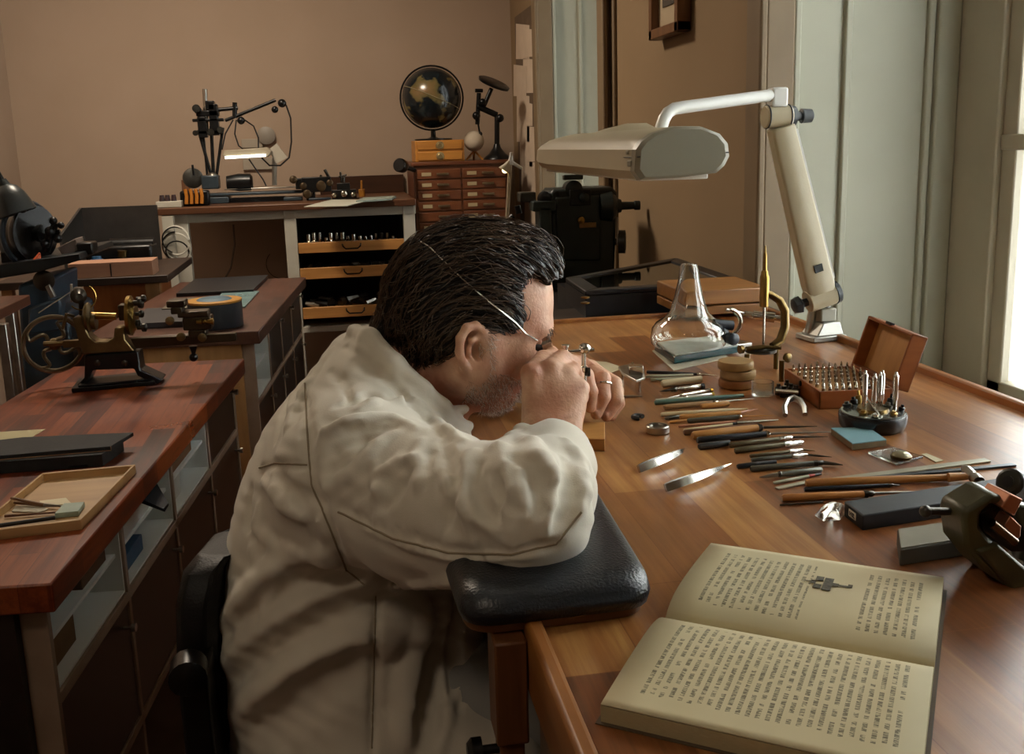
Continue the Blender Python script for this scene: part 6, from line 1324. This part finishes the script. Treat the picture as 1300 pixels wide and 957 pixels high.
MB().lathe(Q(727, 240, .0), (0, -1, 0), [(-.03, .03), (.02, .03), (.025, .02)], 20).lathe(Q(738, 250, -.02), (0, -1, 0), [(0, .016), (.03, .016), (.034, .01)], 16).build('gear_cover', MT, mm_)
MB().bx(Q(708, 0).x, Q(733, 0).x, YQ - .045, YQ - .02, Q(0, 254).z, Q(0, 247).z).build('lever', pm('#2a2f2c', None, .35, .4), mm_, .003)
for (x, y, r) in ((693, 252, .026), (693, 270, .024), (700, 262, .03), (707, 246, .016)): MB().lathe(Q(x, y, .0), (-.7, -1, 0), [(-.02, r), (.014, r), (.02, r * .6)], 16).build('side_knob', BLKMET, mm_)
MB().lathe(Q(735, 279, -.03), (0, -1, 0), [(0, .013), (.004, .012), (.006, .006)], 16).build('brass_button', BRASS, mm_)
MB().bx(Q(728, 0).x, Q(750, 0).x, YQ - .034, YQ - .028, Q(0, 321).z, Q(0, 314).z).build('brass_plate', pm('#7d5f38', '#96754a', .4, .7), mm_, .001)
MB().bx(Q(716, 0).x, Q(744, 0).x, YQ - .032, YQ - .026, Q(0, 290).z, Q(0, 268).z).build('recess_plate', BLKMET, mm_, .004)
MB().bx(Q(668, 0).x, Q(698, 0).x, YQ - .03, YQ + .05, Q(0, 296).z, Q(0, 282).z).bx(Q(676, 0).x, Q(692, 0).x, YQ - .03, YQ + .05, tz + .0, Q(0, 290).z).build('cross_table', pm('#3a4444', '#2c3636', .4, .4), mm_, .004)
sg_ = thing('small_gauge', 'small grey clamp block beside the thin white lamp pole', 'clamp', Q(665, 290))
MB().bx(Q(655, 0).x, Q(676, 0).x, YQ + .02, YQ + .08, Q(0, 284).z, Q(0, 270).z).build('block', pm('#45453f', '#33332e', .4, .5), sg_, .004); MB().cyl(Q(662, 272, .05), Q(660, 262, .05), .01).cyl(Q(655, 276, .05), Q(648, 282, .05), .012).cyl(Q(665, 283, .05), Q(666, 366, .05), .014).build('stem', BLKMET, sg_)
YT = 3.15
tl_ = thing('thin_lamp', 'thin white pole lamp with tiny conical head behind the dark hair', 'lamp', Vector((at(643, 300, y=YT).x, YT, tz)))
a = at(648, 205, y=YT); MB().tube([Vector((at(642, 360, y=YT).x, YT, tz + .0006)), at(644, 275, y=YT), a], .0065, 10).build('pole', pm('#b8a890', '#a8987e', .5), tl_)
MB().cyl(a + Vector((0, 0, -.01)), at(649, 193, y=YT), .010, .003, 12).cyl(a, at(663, 214, y=YT), .006, .005).build('bracket', WHT, tl_)
MB().lathe(at(648, 204, y=YT), at(639, 218, y=YT) - at(648, 204, y=YT), [(0, .006), (.02, .012), (.038, .020), (.038, .017)], 16, False).build('lamp_shade', pm('#9a8c74', '#b5a88c', .4), tl_)
MB().ball(at(641, 216, y=YT), .010, 10, 6).build('bulb', emis('tinybulb', '#ffe9a8', 3.0), tl_)
MB().lathe((at(642, 360, y=YT).x, YT, tz + .0004), ZV, [(0, .04), (.01, .038), (.014, .01)], 20).build('foot', pm('#b8a890', None, .5), tl_)
# ---- glazed display case and wooden chest at the back end of the bench
zk = .93
cs_ = [at(718, 358, z=zk + .05), at(859, 332, z=zk + .05), at(950, 364, z=zk + .05), at(795, 414, z=zk + .05)]
cs_ = [cs_[0], cs_[1], cs_[2], Vector((cs_[0].x + cs_[2].x - cs_[1].x, 2.20, zk + .05))]
BF = pm('#15161a', '#1f1f22', .4)
dcs = thing('display_case', 'flat black framed glass display case behind the workbench end', 'display case', (sum(cs_, Vector()) / 4) - ZV * .05)
cq = sum(cs_, Vector()) / 4; low = [Vector((p.x, p.y, zk)) for p in cs_]
MB().prism(low, (0, 0, .004)).build('case_floor', BF, dcs)
for i in range(4):
    a, b_ = cs_[i], cs_[(i + 1) % 4]; a2, b2_ = a + (cq - a) * .2, b_ + (cq - b_) * .2
    MB().prism([a, b_, b2_, a2], (0, 0, -.05 + .0045) if False else (0, 0, .012)).build('frame', BF, dcs, .003)
    a3, b3 = a + (cq - a) * .05, b_ + (cq - b_) * .05
    MB().prism([Vector((p.x, p.y, zk + .004)) for p in (a, b_, b3, a3)], (0, 0, .0455)).build('case_side', BF, dcs)
inner = [p + (cq - p) * .15 + ZV * .006 for p in cs_]
MB().prism(inner, (0, 0, .002)).build('glass_pane', glass('caseglass', '#dfe8e4'), dcs)
for (x, y, m_, lb) in ((743, 378, BRASS, 'upper'), (743, 385, BRASS, 'lower')):
    p_ = at(x, y, z=zk + .0635); MB().lathe(p_, ZV, [(0, .010), (.002, .010), (.003, .006)], 14).build('brass_button', m_, dcs)
p_ = at(785, 386, z=zk + .0045); tag(MB(frame_T(p_, .3)).bx(-.09, .07, -.05, .05, 0, .02).build('blue_box', pm('#1d4b5c', '#173c4b', .5)), 'blue flat box inside the glazed display case', 'box')
p_ = at(840, 386, z=zk + .0045); tag(MB(frame_T(p_, .5)).bx(-.10, .10, -.03, .03, 0, .03).build('pale_box', pm('#a8a596', None, .5)), 'pale long box inside the glazed display case', 'box')
st_ = MB().bx(.36, .98, 2.10, 2.34, .0, zk - .0295).bx(.36, .98, 2.34, 2.42, tz + .001, zk - .0295) if False else MB().bx(.34, .995, 2.075, 2.34, 0, zk - .001)
tag(st_.build('low_cabinet', pm('#241a14', '#33261c', .5), None, .003), 'dark low cabinet under the glazed display case', 'cabinet')
for p in (cs_[0], cs_[1], cs_[2]): pass
MB().bx(.60, .95, 2.50, 2.78, tz - zk * 0, zk - .0005).build('support_box', BF, dcs)
wc1 = thing('wooden_chest', 'orange-brown wooden case with lid behind the glass bell', 'case', at(925, 400, y=2.1))
fy = 1.985; xa_, xb_ = at(868, 390, y=fy).x, at(975, 390, y=fy).x; zt4 = at(925, 367, y=fy).z; zm4 = at(925, 386, y=fy).z
WCH = wood('#7a5028', '#a06f3c', 'x', .42)
MB().bx(xa_, xb_, fy, fy + .185, T + .0085, zm4 - .002).build('case_body', WCH, wc1, .002); MB().bx(xa_, xb_, fy - .002, fy + .185, zm4 + .001, zt4).build('lid', WCH, wc1, .003)
# ---- framed picture on the pier
pa, pb_ = at(829, 52, x=1.0), at(866, 39, x=1.0)
yA, yB = pa.y, pb_.y; zb5 = (pa.z + pb_.z) / 2; H5 = .34
pf = thing('picture_frame', 'brown wooden framed print hanging on the wall between the windows', 'picture', (1.01, (yA + yB) / 2, zb5))
FR = wood('#5a381c', '#7a5230', 'z', .35)
for (y0_, y1_, z0_, z1_) in ((yB, yA, zb5, zb5 + .03), (yB, yA, zb5 + H5 - .03, zb5 + H5), (yB, yB + .03, zb5, zb5 + H5), (yA - .03, yA, zb5, zb5 + H5)): MB().bx(.985, 1.027, y0_, y1_, z0_, z1_).build('frame_bar', FR, pf, .003)
MB().bx(1.01, 1.016, yB + .03, yA - .03, zb5 + .03, zb5 + H5 - .03).build('mat_board', pm('#b3a184', '#a8967a', .8), pf)
MB().bx(1.006, 1.009, yB + .075, yA - .075, zb5 + .09, zb5 + H5 - .09).build('print', pm('#2e2820', '#57493a', .8, 0, 9), pf)
# ================================================================ left rear corner
YS = 4.1
def S(px, py, dy=0, y=None): return at(px, py, y=y or YS) + Vector((0, dy, 0))
zs_ = S(150, 350).z - .004
st = thing('side_table', 'worktable with orange wooden cabinet below, in the left rear corner', 'table', (-.93, 4.3, 0))
xA, xB = S(80, 350).x, S(214, 350).x
MB().bx(xA - .25, xB, YS - .02, 4.75, zs_ - .03, zs_).build('table_top', pm('#2a1e18', '#3b2b20', .5), st, .003)
MB().bx(S(108, 400).x, S(188, 400).x, YS + .02, 4.7, .05, zs_ - .032).build('cabinet', wood('#8a4a1e', '#a5602c', 'z', .45), st, .004)
MB().bx(S(188, 400).x, S(206, 400).x, YS + .0, YS + .05, 0, zs_ - .032).build('leg', PLY, st, .002)
MB().bx(xA - .24, xA - .2, YS + .02, YS + .06, 0, zs_ - .032).build('leg', PLY, st)
wt = thing('wooden_trays', 'long pink-tan wooden trays lying at the front of the corner table', 'tray', S(140, 350)); 
MB().bx(S(88, 345).x, S(195, 345).x, YS - .01, YS + .12, zs_ + .0005, S(0, 339).z).build('tray_body', wood('#98705a', '#ab8268', 'x', .6), wt, .002)
MB().bx(S(141, 345).x, S(142.5, 345).x, YS - .012, YS - .008, zs_ + .004, S(0, 340).z - .004).build('joint', BLACK, wt)
YP = 4.45
sh = thing('splash_box', 'open grey sheet metal splash box on the corner table', 'splash guard', (at(140, 330, y=YP).x, YP, zs_))
SM = pm('#4a4744', '#3a3836', .4, .5, 10, .1)
def Pp(px, py, y): return at(px, py, y=y)
a, b_ = Pp(108, 330, 4.70), Pp(200, 330, 4.70); zt6 = Pp(150, 262, 4.70).z
MB().bx(a.x, b_.x + .02, 4.70, 4.712, zs_, zt6).build('back_sheet', SM, sh)
c = Pp(80, 330, 4.25)
MB().prism([Vector((a.x, 4.70, zs_)), Vector((a.x, 4.70, zt6)), Vector((c.x + .04, 4.40, Pp(86, 267, 4.40).z)), Vector((c.x, 4.22, Pp(80, 300, 4.22).z)), Vector((c.x + .02, 4.20, zs_))], (.01, 0, 0)).build('side_sheet', SM, sh)
rk = thing('grinding_motor', 'black small motor inside the grey splash box', 'motor', (Pp(155, 330, 4.4).x, 4.4, zs_ + .0006))
a = Pp(120, 330, 4.4); MB().bx(Pp(112, 330, 4.4).x, Pp(196, 330, 4.4).x, 4.36, 4.5, zs_ + .0006, Pp(0, 318, 4.4).z).build('base', BLKMET, rk, .01)
MB().cyl(Pp(140, 312, 4.45), Pp(196, 310, 4.45), .03, None, 18).build('motor_body', BLKMET, rk); MB().cyl(Pp(155, 326, 4.34), Pp(155, 318, 4.34), .02).build('knob', DBRASS, rk)
bc = Pp(125, 334, 4.32); tag(MB().lathe((bc.x, 4.30, zs_ + .0006), ZV, [(0, .03), (.05, .03), (.055, .02), (.065, .018)], 18).build('blue_jar', pm('#1c4668', '#163a58', .4)), 'blue jar at the left inside the splash box', 'jar')
# ---- white upright with hanging cables by the counter end
up_ = [Pp(206, 300, 4.85), Pp(226, 365, 4.85)]
cl3 = thing('cable_bundle', 'tangle of white cables hanging at the left end of the counter', 'cables', Pp(225, 330, 4.9)); cl3['category'] = 'cable'
rr = random.Random(8)
for k_ in range(5):
    c0_ = Pp(222 + rr.random() * 14, 300 + rr.random() * 20, 4.9); MB().torus(c0_, (rr.random() * .4, 1, rr.random() * .4), .05 + rr.random() * .03, .004, 24, 5, rr.random() * 3, rr.random() * 3 + 5).build('cable', WHITEP if k_ % 2 else BLACK, cl3)
tag(MB().bx(Pp(208, 300, 4.93).x, Pp(222, 300, 4.93).x, 4.92, 4.96, .0, ZC - .034).build('board_upright', WF), 'pale upright board at the left end of the back counter', 'board')
# ---- lathe bench with blue-grey pedestal at far left
YZ = 3.5
def Z3(px, py, dy=0): return at(px, py, y=YZ) + Vector((0, dy, 0))
pd = thing('pedestal_machine', 'blue-grey cast pedestal machine with dark tray top at the far left', 'machine', (Z3(45, 420).x, YZ, 0))
BGM = pm('#33485a', '#283a49', .42, .1, 12, .1)
zt7 = Z3(50, 332).z
MB().prism([Z3(-60, 344), Z3(100, 322), Z3(103, 330), Z3(50, 345), Z3(-60, 364)], (0, .5, 0)).build('tray_top', pm('#23282b', '#181c1f', .4, .4), pd, .003)
MB().prism([Vector((Z3(14, 350).x, YZ + .05, zt7 - .08)), Vector((Z3(60, 350).x, YZ + .05, zt7 - .06)), Vector((Z3(62, 400).x, YZ + .05, Z3(0, 398).z)), Vector((Z3(84, 410).x, YZ + .05, Z3(0, 404).z)), Vector((Z3(88, 520).x, YZ + .05, 0)), Vector((Z3(10, 520).x, YZ + .05, 0))], (0, .35, 0)).build('pedestal', BGM, pd, .012)
MB().lathe(Z3(52, 358, .04), (0, -1, 0), [(0, .035), (.006, .035), (.01, .022)], 20).build('round_switch', DSTEEL, pd); MB().prism([Z3(55, 365, .02), Z3(60, 362, .02), Z3(68, 378, .02), Z3(62, 380, .02)], (0, .02, 0)).build('lever', STEEL, pd, .002)
MB().prism([Z3(35, 392, .0), Z3(74, 378, .0), Z3(78, 386, .0), Z3(76, 420, .0), Z3(36, 425, .0)], (0, .06, 0)).build('gear_cover', BGM, pd, .008)
ml2 = thing('tool_grinder', 'dark round grinder with curved wheel guard at the far left', 'grinder', Z3(15, 342, .1))
zb8 = Z3(15, 340, .1)
MB().lathe(Z3(-12, 306, .16), (1, -.15, 0), [(0, .07), (.03, .088), (.07, .088), (.10, .07)], 28).build('motor', pm('#4a4640', '#5c5850', .3, .7), ml2)
MB().lathe(Z3(22, 300, .12), (1, -.6, 0), [(0, .085), (.02, .095), (.035, .095), (.037, .02), (.05, .018), (.052, .03), (.07, .03)], 32).build('wheel', BLKMET, ml2)
MB().torus(Z3(24, 300, .10), (1, -.6, 0), .105, .010, 24, 6, -.2, PI + .2).build('wheel_guard', BLUEGREY, ml2)
MB().bx(Z3(-10, 330).x, Z3(22, 330).x, YZ + .08, YZ + .18, Z3(0, 342).z, Z3(0, 322).z).build('foot', BLKMET, ml2, .006)
MB().cyl(Z3(5, 290, .12), Z3(6, 272, .12), .008).ball(Z3(6, 274, .12), .014).build('oil_cup', BRASS, ml2)
sr = thing('slide_rest', 'dark slide rest with cranks between the grinder and the splash box', 'slide rest', Z3(60, 330, .1))
MB().bx(Z3(45, 0).x, Z3(72, 0).x, YZ + .1, YZ + .18, Z3(0, 332).z, Z3(0, 316).z).build('base', BLKMET, sr, .006); MB().prism([Z3(62, 318, .1), Z3(86, 306, .1), Z3(90, 322, .1), Z3(70, 330, .1)], (0, .1, 0)).build('sloped_plate', pm('#6a5c54', '#57493f', .6), sr, .003)
MB().cyl(Z3(50, 322, .08), Z3(62, 285, .08), .012).cyl(Z3(56, 300, .08), Z3(68, 296, .08), .008).cyl(Z3(52, 300, .08), Z3(48, 312, .08), .012).build('crank', BLKMET, sr)
for (x, y, r) in ((60, 282, .014), (56, 296, .018), (66, 305, .016), (50, 312, .016), (70, 288, .012)): MB().ball(Z3(x, y, .07), r, 10, 7).build('knob', BLKMET, sr)
tag(MB().cyl(Z3(44, 332, .03), Z3(47, 322, .03), .014, .003, 12).build('orange_cone', pm('#b8502a', None, .5)), 'little orange pointed cap on the dark tray edge', 'cap')
tag(MB().cyl(Z3(38, 330, .2), Z3(41, 285, .2), .008).build('wood_rod', wood('#6b5030', '#836440', 'z')), 'short wooden rod standing behind the grinder', 'rod')
dl = thing('machine_lamp', 'grey bell shaped machine lamp hanging in from the left edge', 'lamp', Z3(15, 250))
MB().lathe(Z3(2, 228), Z3(20, 268) - Z3(2, 228), [(0, .014), (.02, .020), (.03, .036), (.055, .050), (.085, .058), (.115, .064), (.118, .060), (.02, .016)], 28, False).build('lamp_shade', pm('#33393a', '#262b2c', .35, .3), dl)
MB().tube([Z3(4, 232), Z3(-6, 215), Z3(-30, 190), Z3(-70, 200), Z3(-80, 330)], .010, 10).build('gooseneck', BLKMET, dl)
MB().cyl(Z3(28, 254, -.03), Z3(31, 262, -.03), .004).lathe(Z3(30, 258, -.03), Z3(36, 275, -.03) - Z3(30, 258, -.03), [(0, .004), (.008, .012), (.022, .013), (.03, .006)], 12).build('switch_knob', BLKMET, dl)
# ---- near left worktable with steel legs
fl_ = thing('steel_leg_table', 'dark table corner with orange wood edge and steel legs at left', 'table', (-1.15, 2.9, 0))
a = at(38, 374, z=.93); 
MB().bx(a.x - .42, a.x, a.y - .7, a.y, .90, .93).build('table_top', wood('#3a2014', '#5c341e', 'y', .35), fl_, .003)
for k_, x in enumerate((10, 22)): 
    q_ = at(x, 480, y=a.y - .35 + k_ * .2); MB().bx(q_.x - .012, q_.x + .012, q_.y, q_.y + .03, 0, .899).build('leg', STEEL, fl_, .002)
# ---- the chair
ch = thing('swivel_chair', 'black leather chair with curved back behind the man in the coat', 'chair', (-.02, 1.15, 0))
LE2 = pm('#0b0b0c', '#121213', .5, 0, 40, .3, (1, 1, 1), 400, .3)
def C_(px, py, y): return at(px, py, y=y)
ring = [C_(300, 694, 1.14), C_(276, 700, 1.12), C_(258, 722, 1.10), C_(249, 765, 1.08), C_(250, 830, 1.08), C_(256, 900, 1.08), C_(262, 960, 1.08)]
bk2 = MB(); R_ = []
for i, p in enumerate(ring):
    R_.append([p + Vector((-.022, 0, 0)), p + Vector((-.014, -.016, 0)), p + Vector((.012, -.018, 0)), p + Vector((.022, 0, 0)), p + Vector((.03, .09, -.004)), p + Vector((.01, .11, -.012)), p + Vector((-.014, .09, -.012))])
bk2.rings(R_).build('backrest', LE2, ch, .008, 60)
a = C_(240, 845, 1.03); MB().lathe(a, (.1, -1, 0), [(0, .02), (.03, .02), (.034, .012)], 16).build('pivot_knob', BLKMET, ch)
MB().bx(a.x - .012, a.x + .02, 1.02, 1.38, .52, a.z).build('back_bracket', BLKMET, ch, .004)
MB().bx(-.17, .14, .99, 1.38, .495, .565).build('seat', LE2, ch, .02); MB().cyl((.03, 1.2, .08), (.0, 1.2, .49), .025).build('column', CHROME, ch)
for k_ in range(5):
    a_ = k_ * 2 * PI / 5; e_ = Vector((.03 + .24 * math.cos(a_), 1.2 + .24 * math.sin(a_), .06)); lg = MB().cyl((.03, 1.2, .095), e_, .018, .012).build('leg', BLKMET, ch); MB().lathe(e_ + Vector((0, .012, -.0345)), (0, -1, 0), [(0, .025), (.024, .025)], 16).build('caster', BLKMET, lg)
# ================================================================ light
w = bpy.data.worlds.new('sky'); SC.world = w; w.use_nodes = True
bg = w.node_tree.nodes['Background']; bg.inputs[0].default_value = (.82, .92, 1, 1); bg.inputs[1].default_value = 1.2
def area(name, loc, rot, sx, sy, p, c):
    l = bpy.data.lights.new(name, 'AREA'); l.shape = 'RECTANGLE'; l.size = sx; l.size_y = sy; l.energy = p; l.color = c
    o = bpy.data.objects.new(name, l); COL.objects.link(o); o.location = loc; o.rotation_euler = rot; return o
for nm, a, b, p in (('daylight_near', W1a, W1b, 118), ('daylight_far', W2a, W2b, 40), ('added_fill_behind', W3a, W3b, 24)):  # the last one is added fill through the unseen third window
    area(nm, (1.75, (a + b) / 2, 1.75), (0, PI / 2, 0), 2.2, b - a + .1, p, (.96, 1, .96))
area('ceiling_light', (-.7, 4.0, 2.9), (0, 0, 0), .5, .5, 56, (1, .84, .66))
area('ceiling_light', (-.9, -.6, 2.9), (0, 0, 0), .5, .5, 8, (1, .82, .62))
vs = SC.view_settings; vs.view_transform = 'Standard'; vs.look = 'None'; vs.gamma = 1; vs.exposure = 0; vs.use_curve_mapping = False
